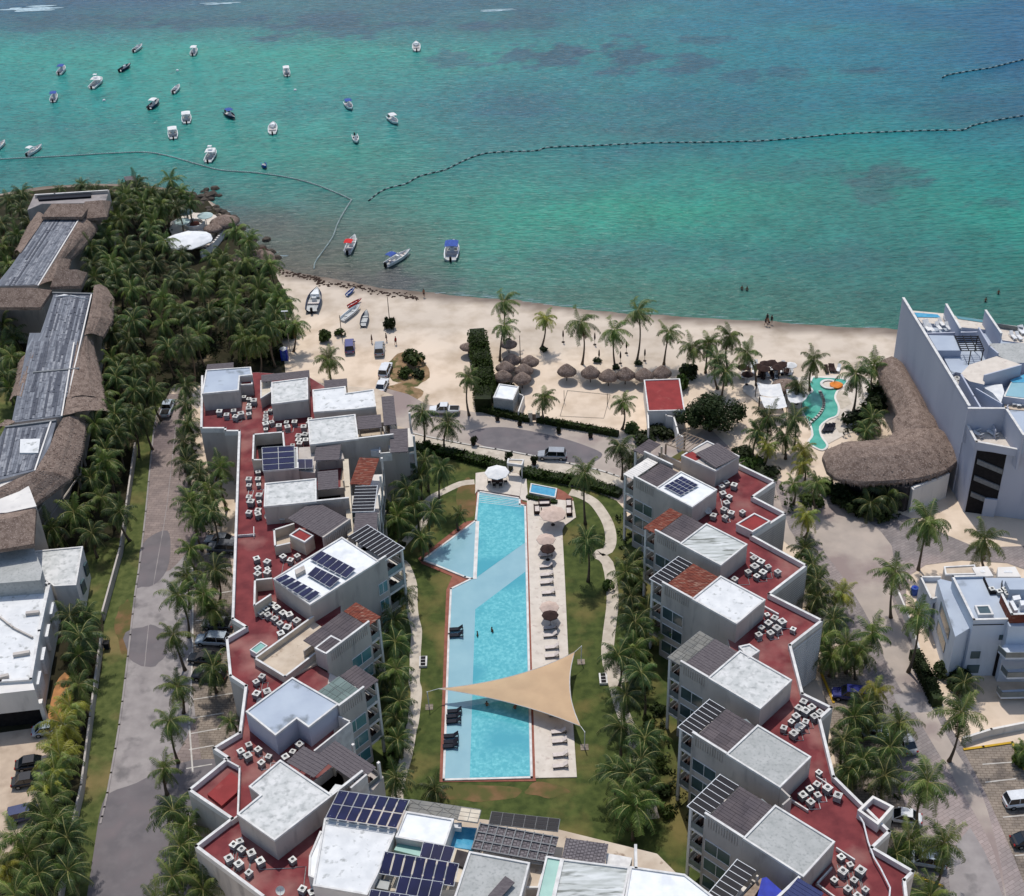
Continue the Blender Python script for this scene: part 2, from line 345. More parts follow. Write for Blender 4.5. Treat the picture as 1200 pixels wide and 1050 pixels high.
def seacol(x, y):
    p = Vector((x, y, 0)); k = (p-CAMP).dot(FW)
    if k < 20: return (106,110,112)
    u, v = Q(p)
    q = Vector((x*.03, y*.03, 0)); n1 = noise.fractal(q, 1., 2., 4); n2 = noise.fractal(q+Vector((9, 4, 2)), 1., 2., 4)
    n3 = noise.fractal(Vector((x*.12, y*.16, 3)), 1., 2., 4)
    v2 = max(0, min(399.9, v+n1*20*max(.25, min(1, v/150)))); u2 = max(0, min(1199.9, u+n2*40))
    for i in range(len(SEA)-1):
        if SEA[i][0] <= v2 < SEA[i+1][0]: break
    t = (v2-SEA[i][0])/(SEA[i+1][0]-SEA[i][0]); j = int(u2/200); s = u2/200-j
    c = [((SEA[i][1][j][k]*(1-s)+SEA[i][1][j+1][k]*s)*(1-t)+(SEA[i+1][1][j][k]*(1-s)+SEA[i+1][1][j+1][k]*s)*t) for k in range(3)]
    for (a, b, ra, rb, st) in WEEDS:
        d = ((u-a)/ra)**2+((v-b)/rb)**2
        if d < 5:
            m = max(0, min(1, (1.05-math.sqrt(d)+n3*1.2+n1*.3)*3.))*st*.8
            wc = (64,90,112) if v < 150 else (84,84,98)
            c = [c[k]*(1-m)+wc[k]*m for k in range(3)]
    if v > 215 and u < 560:
        m = max(0, min(1, (v-225+n1*34)/80))*.8*max(0, min(1, (560-u)/180)); c = [c[i]*(1-m)+(108,98,92)[i]*m*1. for i in range(3)]
    pl = max(0, noise.fractal(Vector((x*.022+7, y*.05, 5)), 1., 2.2, 6))*.55
    c = [c[i]*(1-pl*.5)+(96,176,166)[i]*pl*.5 for i in range(3)]
    lum = (c[0]+c[1]+c[2])/3; g = 1+n3*.09
    return [max(4, (lum+(q_-lum)*1.45)*g*w_) for q_, w_ in zip(c, (.96, 1.02, .97))]
def spaced(lo, hi, step, far0, far1):
    a = [lo+i*step for i in range(int((hi-lo)/step)+1)]
    s = step; x = lo; L_ = []
    while x > far0: s *= 1.5; x -= s; L_.append(x)
    s = step; x = a[-1]; R_ = []
    while x < far1: s *= 1.5; x += s; R_.append(x)
    return L_[::-1]+a+R_
def gridsheet(name, xs, ys, zf, cf, m, layer):
    nx, ny = len(xs), len(ys)
    vs = [(x, y, zf(x, y)) for y in ys for x in xs]
    fs = [(j*nx+i, j*nx+i+1, (j+1)*nx+i+1, (j+1)*nx+i) for j in range(ny-1) for i in range(nx-1)]
    mb = MB(); mb.v = vs; mb.f = fs; mb.m = [0]*len(fs)
    o = struct(name, mb, m, smooth=True)
    ca = o.data.color_attributes.new(layer, 'FLOAT_COLOR', 'POINT'); buf = []
    for (x, y, z) in vs: buf += list(lin(cf(x, y)))
    ca.data.foreach_set('color', buf); return o
SEAG = .82
mat('sea_water', (0, 0, 0), (190, 198, 204), .5, .22, vc='bed', detail=10, w=(.4, .72), stretch=(1., 2.6, 1, .06), spec=.12)
# ripples
nt = M['sea_water'].node_tree; N = nt.nodes; L = nt.links; b = N['Principled BSDF']
g = N.new('ShaderNodeNewGeometry'); mp = N.new('ShaderNodeMapping'); mp.inputs['Scale'].default_value = (.5, 1.7, 1); mp.inputs['Rotation'].default_value = (0, 0, .1); L.new(g.outputs['Position'], mp.inputs[0])
hsum = None
for sc_, am in ((.3, 1.), (1.1, .5)):
    n_ = N.new('ShaderNodeTexNoise'); n_.inputs['Scale'].default_value = sc_; n_.inputs['Detail'].default_value = 5; L.new(mp.outputs[0], n_.inputs['Vector'])
    mu = N.new('ShaderNodeMath'); mu.operation = 'MULTIPLY'; mu.inputs[1].default_value = am; L.new(n_.outputs[0], mu.inputs[0])
    if hsum is None: hsum = mu.outputs[0]
    else:
        ad = N.new('ShaderNodeMath'); L.new(hsum, ad.inputs[0]); L.new(mu.outputs[0], ad.inputs[1]); hsum = ad.outputs[0]
bp = N.new('ShaderNodeBump'); bp.inputs['Strength'].default_value = .8; bp.inputs['Distance'].default_value = .8; L.new(hsum, bp.inputs['Height']); L.new(bp.outputs[0], b.inputs['Normal'])
gridsheet('sea', spaced(-180, 180, 1.6, -6000, 6000), spaced(208, 455, 1.6, 150, 9000), lambda x, y: -.3, lambda x, y: [c*SEAG for c in seacol(x, y)], 'sea_water', 'bed')
# ------------------------------------------------------------------ land
SHORE = [P(u, v, -.3) for u, v in [(-260,250),(-60,236),(0,226),(60,218),(110,214),(165,216),(215,222),(248,232),(262,250),(285,276),(303,292),(318,306),(345,319),(372,323),(440,335),(520,344),(600,350),(680,361),(760,367),(850,372),(950,380),(1048,386),(1200,398),(1400,412)]]
SHORE.sort(key=lambda p: p.x)
def shore_y(x):
    if x <= SHORE[0].x: return SHORE[0].y
    for a, b_ in zip(SHORE, SHORE[1:]):
        if a.x <= x <= b_.x: return a.y+(b_.y-a.y)*(x-a.x)/(b_.x-a.x)
    return SHORE[-1].y
def land_z(x, y):
    d = shore_y(x)-y+noise.noise(Vector((x*.08, y*.08, 0)))*1.2
    return 0. if d > 7 else max(-2.5, -.3*(1-d/7)**1.6 if d > 0 else -.3+d*.12)
def land_c(x, y):
    d = shore_y(x)-y; n = noise.fractal(Vector((x*.1, y*.1, 1)), 1., 2., 5)
    c = (224,205,184); k = max(0, min(1, (d-16+n*8)/14)); c = [c[i]*k+(208,194,178)[i]*(1-k) for i in range(3)]
    k = max(0, min(1, (d-1.5+n*1.5)/3)); c = [c[i]*k+(126,114,104)[i]*(1-k) for i in range(3)]
    g = 1+n*.05
    return [q*g*.94 for q in c]
mat('sand', (0, 0, 0), (226, 222, 216), .25, .95, vc='ground', detail=9, w=(.45, .7), bump=.35, bs=1.6)
gridsheet('ground', spaced(-150, 150, 2., -2500, 2500), spaced(85, 335, 2., -900, 360), land_z, land_c, 'sand', 'ground')
def sheet(name, pts, z, m): return struct(name, MB().poly(pts, z), m)
def ribbon(pts, w0):
    L_, R_ = [], []
    for i, p in enumerate(pts):
        t = (pts[min(i+1, len(pts)-1)]-pts[max(i-1, 0)]).normalized(); n = Vector((-t.y, t.x, 0)); ww = w0[i] if isinstance(w0, list) else w0
        L_.append(p+n*ww/2); R_.append(p-n*ww/2)
    return L_, R_
def strip(mb, pts, w0, z, mi=0):
    L_, R_ = ribbon(pts, w0)
    for i in range(len(pts)-1):
        q = [Vector((p.x, p.y, z)) for p in (L_[i], R_[i], R_[i+1], L_[i+1])]; mb.quad(q[0], q[1], q[2], q[3], mi)
    return mb
def smoothline(pts, n=4):
    out = []
    for i in range(len(pts)-1):
        p0, p1, p2, p3 = pts[max(i-1, 0)], pts[i], pts[i+1], pts[min(i+2, len(pts)-1)]
        for k in range(n):
            t = k/n; out.append(.5*((2*p1)+(p2-p0)*t+(2*p0-5*p1+4*p2-p3)*t*t+(3*p1-p0-3*p2+p3)*t**3))
    return out+[pts[-1]]
def blob(c, ru, rv, n=26, j=.16):
    "irregular patch round a surveyed centre"
    o = []
    for k in range(n):
        a = 2*math.pi*k/n; r = 1+noise.noise(Vector((math.cos(a)*1.6+c[0], math.sin(a)*1.6+c[1], 0)))*j*2.4
        o.append(P(c[0]+ru*r*math.cos(a), c[1]+rv*r*math.sin(a)))
    return o
# grove floor, verge, lawns
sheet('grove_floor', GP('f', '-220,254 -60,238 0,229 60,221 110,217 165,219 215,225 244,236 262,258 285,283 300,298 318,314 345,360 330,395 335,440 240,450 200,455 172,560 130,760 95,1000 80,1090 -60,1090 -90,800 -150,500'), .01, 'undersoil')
sheet('grass_verge', GP('f', '202,452 190,470 181,500 171,600 164,660 158,700 150,770 140,850 126,930 112,985 97,1090 60,1090 92,960 105,870 120,780 122,726 142,640 158,530 176,470'), .035, 'grass')
struct('bare_verge_patch', MB().poly(blob((146,735), 10, 32), .05), 'bare_earth')
sheet('lawn', smoothline(GP('f', '478,522 520,531 600,556 655,566 720,584 745,630 775,700 800,800 830,900 860,990 900,1090 395,1090 425,920 430,800 440,700 440,600 470,560'), 3), .035, 'lawn')
struct('bare_lawn_patch', MB().poly(blob((548,584), 12, 26), .05).poly(blob((560,930), 46, 11), .05).poly(blob((640,926), 26, 9), .05), 'bare_earth')
sheet('left_garden', GP('f', '-60,470 30,455 60,480 20,600 -60,640'), .03, 'grass')
sheet('side_garden', GP('z60', '400,200 540,120 600,130 520,420 470,520 400,460'), .03, 'grass')
sheet('orange_path', smoothline(GP('f', '76,788 66,800 58,830 52,870 62,882 76,860 84,815 84,795'), 3), .04, 'orange_sand')
sheet('villa_forecourt', GP('f', '-90,872 50,852 62,880 54,900 50,930 45,968 20,1000 -90,1040'), .05, 'forecourt')
# streets
sheet('street', GP('f', '198,462 212,462 222,560 238,620 258,640 275,700 285,800 292,900 300,1000 310,1090 96,1090 112,985 126,930 140,850 150,770 158,700 164,660 171,600 181,500 188,478'), .055, 'paver_pink')
struct('street_concrete', MB().poly(smoothline(GP('f', '163,668 172,676 200,668 222,650 234,700 238,780 232,830 210,880 180,905 155,925 128,932 140,850 150,770 158,700'), 3), .062), 'concrete')
struct('street_dark_areas', MB().poly(smoothline(GP('f', '112,985 118,950 128,930 160,918 195,900 240,890 300,900 306,980 316,1090 96,1090'), 3), .069).poly(smoothline(GP('f', '160,690 163,655 166,640 178,628 196,622 200,640 196,668 180,686 166,688'), 3), .069).poly(blob((174,757), 24, 27), .069), 'asphalt')  # near end in asphalt, plus two darker grey patches
mb = MB(); strip(mb, smoothline(GP('f', '188,478 181,500 171,600 164,660 158,700 150,770 140,850 126,930 112,985')), .3, 0.0)
struct('street_kerb', MB().wallline(smoothline(GP('f', '188,478 181,500 171,600 164,660 158,700 150,770 140,850 126,930 118,965'), 3), .25, .03, .16), 'concrete')
struct('street_gutter', strip(MB(), smoothline(GP('f', '206,500 196,590 186,650 178,700 168,800 163,900'), 3), .1, .075), 'concrete')
sheet('parking_paving', GP('f', '232,640 268,640 285,760 285,800 262,905 238,905 224,800 228,700'), .066, 'paver_tan')
struct('parking_kerb', MB().wallline(GP('f', '226,660 226,760 222,850 226,905'), .2, .04, .12), 'marking')
mb = MB()
for a, b_ in (((232,672),(270,665)),((230,700),(272,693)),((230,728),(274,722)),((228,757),(278,752)),((228,795),(276,785)),((227,820),(278,812)),((225,842),(262,836)),((224,860),(258,854)),((222,879),(250,874)),((219,901),(248,896)),((240,650),(268,646))): mb.bar2(P(*a), P(*b_), .16, .07, .078)
struct('parking_lines', mb, 'marking')
# the plaza between the beach lots and the pool garden
sheet('plaza', GP('f', '440,452 478,462 500,474 560,484 640,498 728,516 800,520 830,500 870,540 930,580 1010,592 1000,650 925,640 880,600 730,590 700,577 600,555 520,530 478,520 440,520'), .041, 'plaza')
struct('plaza_asphalt', MB().poly(smoothline(GP('f', '548,508 566,502 592,501 625,506 660,514 690,524 706,533 690,543 650,540 610,536 580,528 556,518'), 4), .054), 'asphalt')
sheet('pavement', smoothline(GP('f', '440,492 480,508 540,521 600,531 650,541 700,552 735,564 730,578 690,572 640,562 590,551 530,536 480,522 440,510'), 3), .06, 'path')
struct('pavement_kerb', MB().wallline(smoothline(GP('f', '440,491 480,507 540,520 600,530 650,540 700,551 725,559'), 3), .3, .04, .17), 'marking')
# right-hand street and its parking bays
sheet('sandy_street', smoothline(GP('f', '905,560 960,580 1010,588 1075,610 1140,640 1200,640 1330,650 1300,700 1180,660 1085,662 1062,690 1066,730 1085,790 1112,850 1150,905 1188,985 1215,1090 1090,1090 1075,1000 1045,930 1020,860 995,790 975,720 950,660 925,620'), 2), .045, 'paver_grey')
sheet('sand_drift', smoothline(GP('f', '925,590 960,590 1000,600 1045,640 1045,700 1060,740 1080,790 1098,840 1120,880 1150,930 1170,1000 1180,1060 1165,1000 1140,950 1110,900 1080,850 1040,780 1020,730 990,680 960,640'), 3), .053, 'plaza')
struct('street_repair', MB().poly(GP('zr', '315,195 455,185 480,270 340,275'), .061).poly(GP('zr', '540,880 640,760 700,860 760,1000 790,1090 560,1090'), .061), 'concrete')
sheet('right_parking', GP('f', '1128,878 1188,872 1330,862 1340,1060 1210,1060 1180,985 1155,930'), .06, 'paver_tan')
mb = MB()
for a, b_ in (((1152,896),(1194,893)),((1155,917),(1190,913)),((1176,958),(1240,952)),((1184,980),(1240,974)),((1190,1003),(1250,998))): mb.bar2(P(*a), P(*b_), .16, .065, .075)
struct('right_parking_lines', mb, 'marking')
struct('yellow_kerb', MB().wallline(GP('f', '1130,879 1152,876 1186,871 1200,902'), .3, .05, .2).wallline(GP('zr', '10,110 60,230'), .3, .05, .2).wallline(GP('zr', '400,965 520,1010'), .3, .05, .2), 'yellow_kerb')
sheet('bay_paving', GP('f', '958,770 1000,780 1030,850 1060,940 1080,1050 1000,1000 980,900'), .052, 'paver_tan')
# garden paths
PTH1 = smoothline(GP('z64', '235,30 270,0 300,60 312,110 312,180 318,240 330,290 330,330 325,400 325,450 320,520 330,560 325,620 315,700 305,740 295,800 280,870 262,930 248,1000 245,1080'), 3)
PTH0 = smoothline(GP('f', '556,565 540,567 520,576 505,584 500,592 502,603 497,612 488,622 474,636 464,650 462,662 470,672 480,690'), 3)
struct('garden_path', strip(strip(MB(), PTH1, 1.5, .052), PTH0, 1.3, .055), 'path')
PTH2 = smoothline(GP('f', '668,577 680,580 695,588 705,600 713,615 716,632 712,645 700,650 712,660 718,700 714,740 712,770 720,800 728,830 740,860 750,890 757,930 765,960'), 3)
struct('garden_path', strip(MB(), PTH2, 1.7, .052).poly(GP('f', '705,770 735,775 738,800 712,800'), .06), 'path')
# beach: weed line, foam, scrub
mb = MB(); SW = smoothline(GP('f', '318,312 340,320 355,322 372,326 378,331 410,334 440,341 470,345 490,350'), 4)
for i, p in enumerate(SW[:-1]):
    for k in range(7):
        q = p.lerp(SW[i+1], rnd.random())+Vector((rnd.gauss(0, .3), rnd.gauss(-.2, .6), 0)); r = rnd.uniform(.12, .4)
        mb.lathe([(r, 0), (r*.7, .1), (.05, .16)], 7, (q.x, q.y, land_z(q.x, q.y)-.02), 0, .3)
tag(mb.build('seaweed_line', 'weed', kind='stuff'), 'dark line of washed-up seaweed along the wet sand', 'seaweed')
mb_ = 0; L1 = smoothline([P(u, v, 0) for u, v in ((520,346),(560,350),(600,354),(640,362),(680,366),(760,372),(850,377),(950,385),(1048,391))], 6)
mb = MB()
def streak(c, ln, wd, n=5, z=-.27):
    for k in range(n):
        x = c.x+rnd.uniform(-.5, .5)*ln; y = c.y+rnd.uniform(-.5, .5)*wd*2; l = ln*rnd.uniform(.15, .5)
        mb.poly([Vector((x+l*math.cos(a)*rnd.uniform(.8, 1.), y+wd*.35*math.sin(a)*rnd.uniform(.5, 1.), 0)) for a in [i*math.pi/6 for i in range(12)]], z+k*.001)
streak(P(36,10,-.3), 12, 2.4, 14); streak(P(582,12,-.3), 9, 1., 8); streak(P(255,4,-.3), 10, 1.2, 6)
for u, v in ((322,302),(316,296),(330,300),(268,248)): streak(P(u, v, -.3), 2.4, .25, 7)
for i in range(0, len(L1)-1, 2): a = L1[i]; y = shore_y(a.x)+.2; streak(Vector((a.x, y, 0)), 4, .16, 2)
tag(mb.build('sea_foam', 'foam', kind='stuff'), 'white foam of small waves breaking on the water', 'foam')
struct('scrub_patch', MB().poly(blob((480,432), 24, 20), .02).poly(blob((470,462), 24, 12), .025), 'scrub_earth')
# ------------------------------------------------------------------ building helpers
def flat(p, z): return Vector((p.x, p.y, z))
def pent(par, pts, zt, zb, roof, wall='plaster', name='penthouse', trim='trim', rim=.22, lip=.16):
    mb = MB().prism(pts, zb, zt-lip-.05, 0)
    o = mb.build(name, [wall], par)
    MB().poly(inset(pts, rim-.03), zt-lip, 0).build('roof', roof, o)
    MB().ring(inset(pts, -.03), rim, zt-lip-.12, zt, 0).build('coping', trim, o)
    return o
class Fr:
    def __init__(s, O, S, D):
        s.O = flat(O, 0); a = (S-O).to_2d(); s.A = a.length; a = a.normalized(); s.a = Vector((a.x, a.y, 0))
        d = (D-O).to_2d(); d -= a*d.dot(a); s.B = d.length; d = d.normalized(); s.b = Vector((d.x, d.y, 0))
    def pt(s, x, y, z=0.): return s.O+s.a*x+s.b*y+Vector((0, 0, z))
    def q(s, x0, x1, y0, y1, z=0.): return [s.pt(x0, y0, z), s.pt(x1, y0, z), s.pt(x1, y1, z), s.pt(x0, y1, z)]
    def bx(s, mb, x0, x1, y0, y1, z0, z1, mi=0): return mb.prism(s.q(x0, x1, y0, y1), z0, z1, mi, bottom=True)
    def co(s, p): d = p-s.O; return d.dot(s.a), d.dot(s.b)
def window(par, fr, side, t0, t1, off, z0, z1, n=2, glass='window_glass', depth=.08):
    "window on the face side: 'b' = face b=off looking -b, 'a' = face a=off looking -a"
    mb = MB(); pn = MB(); w = .07; st = (t1-t0)/n
    def bb(m, u0, u1, a0, a1, o0, o1):
        if side == 'b': fr.bx(m, u0, u1, off-o1, off-o0, a0, a1)
        else: fr.bx(m, off-o1, off-o0, u0, u1, a0, a1)
    bb(mb, t0, t1, z0, z0+w, 0, depth); bb(mb, t0, t1, z1-w, z1, 0, depth)
    for k in range(n+1):
        u = t0+st*k; bb(mb, max(t0, u-w/2), min(t1, u+w/2), z0+w, z1-w, 0, depth)
    o = mb.build('window', 'white_metal', par)
    bb(pn, t0+w/2, t1-w/2, z0+w/2, z1-w/2, 0, depth*.5); pn.build('pane', glass, o); return o
def canopy(par, fr, x0, x1, y0, y1, z, kind, name='canopy', posts=()):
    mb = MB()
    if kind == 'stripe':
        fr.bx(mb, x0, x1, y0, y1, z-.06, z, 0); n = max(4, int((y1-y0)/.75))
        for k in range(n+1):
            y = y0+(y1-y0)*k/n; fr.bx(mb, x0-.05, x1, max(y0-.03, y-.03), min(y1+.03, y+.03), z-.12, z+.03, 1)
        fr.bx(mb, x0-.12, x0-.05, y0-.06, y1+.06, z-.14, z+.05, 1)
    elif kind in ('tile', 'teal', 'solar'):
        n = max(3, int((y1-y0)/1.1)); m_ = max(2, int((x1-x0)/1.2))
        for i in range(m_):
            for j in range(n):
                fr.bx(mb, x0+(x1-x0)*i/m_+.03, x0+(x1-x0)*(i+1)/m_-.03, y0+(y1-y0)*j/n+.03, y0+(y1-y0)*(j+1)/n-.03, z-.03, z, 0)
        for i in range(m_+1): x = x0+(x1-x0)*i/m_; fr.bx(mb, x-.04, x+.04, y0, y1, z-.16, z-.035, 1)
        for j in range(n+1): y = y0+(y1-y0)*j/n; fr.bx(mb, x0, x1, y-.035, y+.035, z-.14, z-.037, 1)
    else:
        n = max(6, int((y1-y0)/.42))
        for k in range(n): fr.bx(mb, x0, x1, y0+(y1-y0)*k/n+.015, y0+(y1-y0)*(k+1)/n-.02, z-.05, z+.02*rnd.random(), 0)
        for t in (.1, .5, .9): x = x0+(x1-x0)*t; fr.bx(mb, x-.06, x+.06, y0-.1, y1+.1, z-.2, z-.055, 0)
    ms = {'stripe': ['dark_glass', 'white_metal'], 'tile': ['tile_glass', 'grey_metal'], 'teal': ['tile_teal', 'grey_metal'], 'solar': ['solar', 'grey_metal'], 'rust': ['rust'], 'grey': ['wood_grey'], 'panel': ['wood_panel'], 'tan': ['wood_tan'], 'slab': ['plaster_white'], 'lattice': ['lattice']}[kind]
    o = mb.build(name, ms, par)
    return o
def unit(par, O, S, D, T, Bal, pergola='panel', cano='stripe', roof='roof_stain', penth=True, zt=12.9, glass='window_glass', cz=None, wall='plaster', win=True, lv=3, cb=None, furniture=True):
    fr = Fr(O, S, D); A, B = fr.A, fr.B
    T = -fr.co(T)[0] if isinstance(T, Vector) else T; Bal = (-fr.co(Bal)[0]-T) if isinstance(Bal, Vector) else Bal
    T = max(T, .6); Bal = max(1.8, min(Bal, 4.))
    wing = fr.bx(MB(), -T, A, 0, B, 0, 9.56).build('wall', wall, par)
    fr.bx(MB(), -T+.24, 0, .24, B-.02, 9.5, 9.6).build('terrace_floor', 'beige_floor', par)
    if penth: pent(par, fr.q(0, A, 0, B), zt, 9.5, roof, wall)
    # slotted terrace wall
    mb = MB(); fr.bx(mb, -T, -.01, 0, .22, 9.56, zt-.03); fr.bx(mb, -T-.02, -.01, -.03, .25, zt-.03, zt+.05, 1)
    fr.bx(mb, -T, -T+.22, .23, B-.2, 9.56, 10.5); fr.bx(mb, -T, -.01, B-.2, B, 9.56, 10.9)
    sw = mb.build('terrace_wall', [wall, 'trim'], par)
    if T > 2:
        mb = MB(); x = -T+.5
        while x < -T*.12: fr.bx(mb, x, x+.13, -.1, -.003, zt-1.75, zt-.35); x += .34
        mb.build('slats', wall, sw)
    if pergola and T > 1.5:
        canopy(par, fr, -T+.5, -.15, .35, B-.1, zt-.35, pergola, 'pergola')
    mb = MB()
    for x, y in ((-T+.6, B-.25),): fr.bx(mb, x, x+.22, y-.22, y, 9.6, zt-.56)
    mb.build('post', 'cream', par)
    # windows
    if win:
        for k in range(lv):
            z0 = 9.3-2.95*(k+1)+.75; window(par, fr, 'b', -T+.35, -T+min(3.7, T+.6), 0, z0, z0+1.95, 2, glass)
            window(par, fr, 'a', .6, B-.6, -T, z0-.6, z0+1.7, 3, glass)
    # balconies
    cz = cz or zt-.6; mb = MB()
    for z in (3.1, 6.15, 9.2): 
        o = fr.bx(MB(), -T-Bal, -T-.02, .05, B-.1, z-.32, z).build('balcony', 'plaster_white', par)
        m2 = MB(); fr.bx(m2, -T-Bal+.03, -T-Bal+.07, .1, B-.1, z+.05, z+1.0); fr.bx(m2, -T-Bal+.07, -T-.05, .1, .14, z+.05, z+1.0); m2.build('railing', 'frosted', o)
        if furniture:
            m3 = MB(); x = -T-Bal*.5
            fr.bx(m3, x-.4, x+.3, 1., 1.9, z+.3, z+.42); fr.bx(m3, x-.05, x+.03, 1.4, 1.5, z, z+.3)
            for yy in (.45, 2.3): fr.bx(m3, x-.3, x+.2, yy, yy+.5, z+.1, z+.42); fr.bx(m3, x-.3, x-.22, yy, yy+.5, z+.42, z+.8)
            m3.build('balcony_furniture', 'lounger_brown', o)
    for y in (.03, B-.4):
        m2 = MB(); zz = [0, 2.78, 3.1, 5.83, 6.15, 8.88, 9.2, cz-.16]
        fr.bx(m2, -T-Bal, -T-Bal+.32, y, y+.3, 0, cz-.16); m2.build('column', 'plaster_white', par)
    y0, y1 = cb if cb else (.0, B)
    if cano: canopy(par, fr, -T-Bal-.15, -T+.25 if cano != 'slab' else -T-.05, y0, y1, cz+.02, cano)
    return fr
def solar_array(label, fr_pts, z0, z1, rows, cols, grp=None):
    "pts: near-left, near-right, far-right, far-left (world)"
    a, b, c, d = [Vector(p) for p in fr_pts]
    ctr = (a+b+c+d)/4; t = thing('solar_array', label, 'solar panels', (ctr.x, ctr.y, min(z0, z1)-.3), grp)
    def pp(u, v):
        p = (a*(1-u)+b*u)*(1-v)+(d*(1-u)+c*u)*v; p.z = z0*(1-v)+z1*v; return p
    mf = MB()
    for i in range(rows):
        for j in range(cols):
            g = .025
            u0, u1, v0, v1 = j/cols+g/2, (j+1)/cols-g/2, i/rows+g, (i+1)/rows-g
            q = [pp(u0, v0), pp(u1, v0), pp(u1, v1), pp(u0, v1)]; dn = Vector((0, 0, -.05))
            m = MB(); m.add(q+[x+dn for x in q], [(0, 1, 2, 3), (4, 5, 1, 0), (5, 6, 2, 1), (6, 7, 3, 2), (7, 4, 0, 3)]); p_ = m.build('panel', 'solar', t)
    for i in range(rows+1):
        p, q = pp(0, i/rows), pp(1, i/rows); mf.tube([p+Vector((0, 0, -.03)), q+Vector((0, 0, -.03))], .04, 4)
    for j in range(cols+1):
        p, q = pp(j/cols, 0), pp(j/cols, 1); mf.tube([p+Vector((0, 0, -.035)), q+Vector((0, 0, -.035))], .032, 4)
    for u in (.05, .5, .95):
        for v in (.08, .92): p = pp(u, v); mf.tube([p, p-Vector((0, 0, .45))], .04, 4)
    mf.build('frame', 'white_metal', t); return t
def parapet(par, pts, zb, zt, w=.28, m='plaster_white', closed=False):
    mb = MB(); P_ = pts+[pts[0]] if closed else pts; mb.wallline(P_, w, zb, zt-.07, 0)
    for p, q in zip(P_, P_[1:]): mb.bar2(p, q, w+.06, zt-.07, zt, 1)
    return mb.build('parapet', [m, 'trim'], par)
PL = lambda s, z=12.9: None
# ================================================================== right-hand apartment block
rb = thing('apartment_building', 'stepped apartment block right of the pool garden with a zigzag red roof deck', 'building', P(900, 760, 0))
W = lambda k, s, z=12.9: GP(k, s, z)
OUT = GP('f', '865.8,543.3 909.2,563.9 883.2,581.7 921.6,601.5 882,627 946.3,662.2 903,695.6 964.9,726.6 927.1,756 941.4,811.9 976,828.6 961.7,841.7 978.3,909.5 1044,974 1024,992.7 1072,1020.7 1061.3,1031.3 1068,1090', 10.4)
OUT[13:13] = []
INN = GP('f', '925,1100 930,1045 905,940 880,850 853,752 835,680 802,612 822,556', 9.6)
MB().prism(OUT+INN, 0, 9.55, 0).build('wall', 'plaster', rb)
MB().poly(inset(OUT+INN, .1), 9.6).build('roof', 'red_roof', rb)
pl = [inset(OUT+INN, .14)[i] for i in range(len(OUT))]
parapet(rb, pl, 9.5, 10.4)
for i0 in (1, 3, 5, 7, 14):  # ribbed street walls
    p, q = OUT[i0], OUT[i0+1]; e = (q-p).normalized(); n = Vector((e.y, -e.x, 0)); mb = MB()
    if (p+n-centroid(INN)).length < (p-n-centroid(INN)).length: n = -n
    for k in range(22):
        z = .6+k*.4
        mb.prism([flat(p+e*.3, 0), flat(q-e*.3, 0), flat(q-e*.3+n*.14, 0), flat(p+e*.3+n*.14, 0)], z, z+.16, bottom=True)
    mb.build('louvre', 'plaster_white', rb)
pent(rb, GP('z5', '783,408 860,446 775,497 697,460', 10.9), 10.9, 9.55, 'red_clean', 'plaster_white', 'stair_box')
MB().ring(GP('z7', '985,308 1080,356 1008,437 918,372', 10.9), .3, 9.4, 10.9).build('roof_box', 'plaster_white', rb)
tag(MB().poly(inset(GP('z7', '985,308 1080,356 1008,437 918,372', 10.9), .3), 10.0).build('roof_box_floor', 'red_roof', rb))
MB().prism(GP('f', '1022.7,932.7 1048,944.7 1029.3,966 1005.3,948.7', 10.4), 0, 9.5).build('corner_bay', 'plaster', rb)
# unit by unit, from the sea end to the near end
Z5 = lambda s, z=12.9: GP('z5', s, z)
o, s_, d, t, b_ = Z5('395,182 480,222 470,128 275,108 205,150'); unit(rb, o, s_, d, t, b_, None, 'panel', penth=False)
u0 = pent(rb, Z5('438,135 600,208 713,138 560,66', 12.6), 12.6, 9.5, 'plaster', 'plaster')
canopy(rb, Fr(*Z5('600,204 520,150 706,136', 12.7)), .1, 4.6, .15, 4.6, 12.95, 'grey', 'pergola')
MB().poly(Z5('448,133 490,115 540,141 500,160', 12.6), 12.5).build('roof_well', 'red_clean', rb)
mb = MB(); tp = Z5('365,82 455,28 545,62 470,120', 12.6); 
for k in range(7): mb.tube([tp[0].lerp(tp[3], k/6), tp[1].lerp(tp[2], k/6)], .09, 4)
mb.tube([tp[0], tp[3]], .12, 4); mb.tube([tp[1], tp[2]], .12, 4)
for p in tp: mb.tube([p, flat(p, 9.6)], .14, 4)
mb.build('trellis', 'wood_tan', rb)
MB().prism(Z5('365,82 455,28 545,62 600,110 560,180 400,170', 12.6), 0, 9.5, 0, 1).build('wall', ['plaster', 'bare_earth'], rb)
o, s_, d, t, b_ = Z5('318,290 490,380 440,212 195,245 110,288'); unit(rb, o, s_, d, t, b_, 'panel', 'slab', 'roof_clean')
o, s_, d, t, b_ = Z5('430,552 625,655 560,458 290,505 222,560'); unit(rb, o, s_, d, t, b_, 'panel', 'rust', 'roof_streak')
o, s_, d, t, b_ = Z5('487,814 700,932 625,705 333,745 250,772'); unit(rb, o, s_, d, t, b_, 'rust', 'stripe', 'roof_white')
Z6 = lambda s, z=12.9: GP('z6', s, z)
o, s_, d, t, b_ = Z6('460,395 718,548 627,265 305,330 207,352'); unit(rb, o, s_, d, t, b_, 'grey', 'tile', 'roof_stain')
pent(rb, Z6('612,240 665,228 715,262 662,298', 12.85), 12.85, 9.5, 'roof_stain')
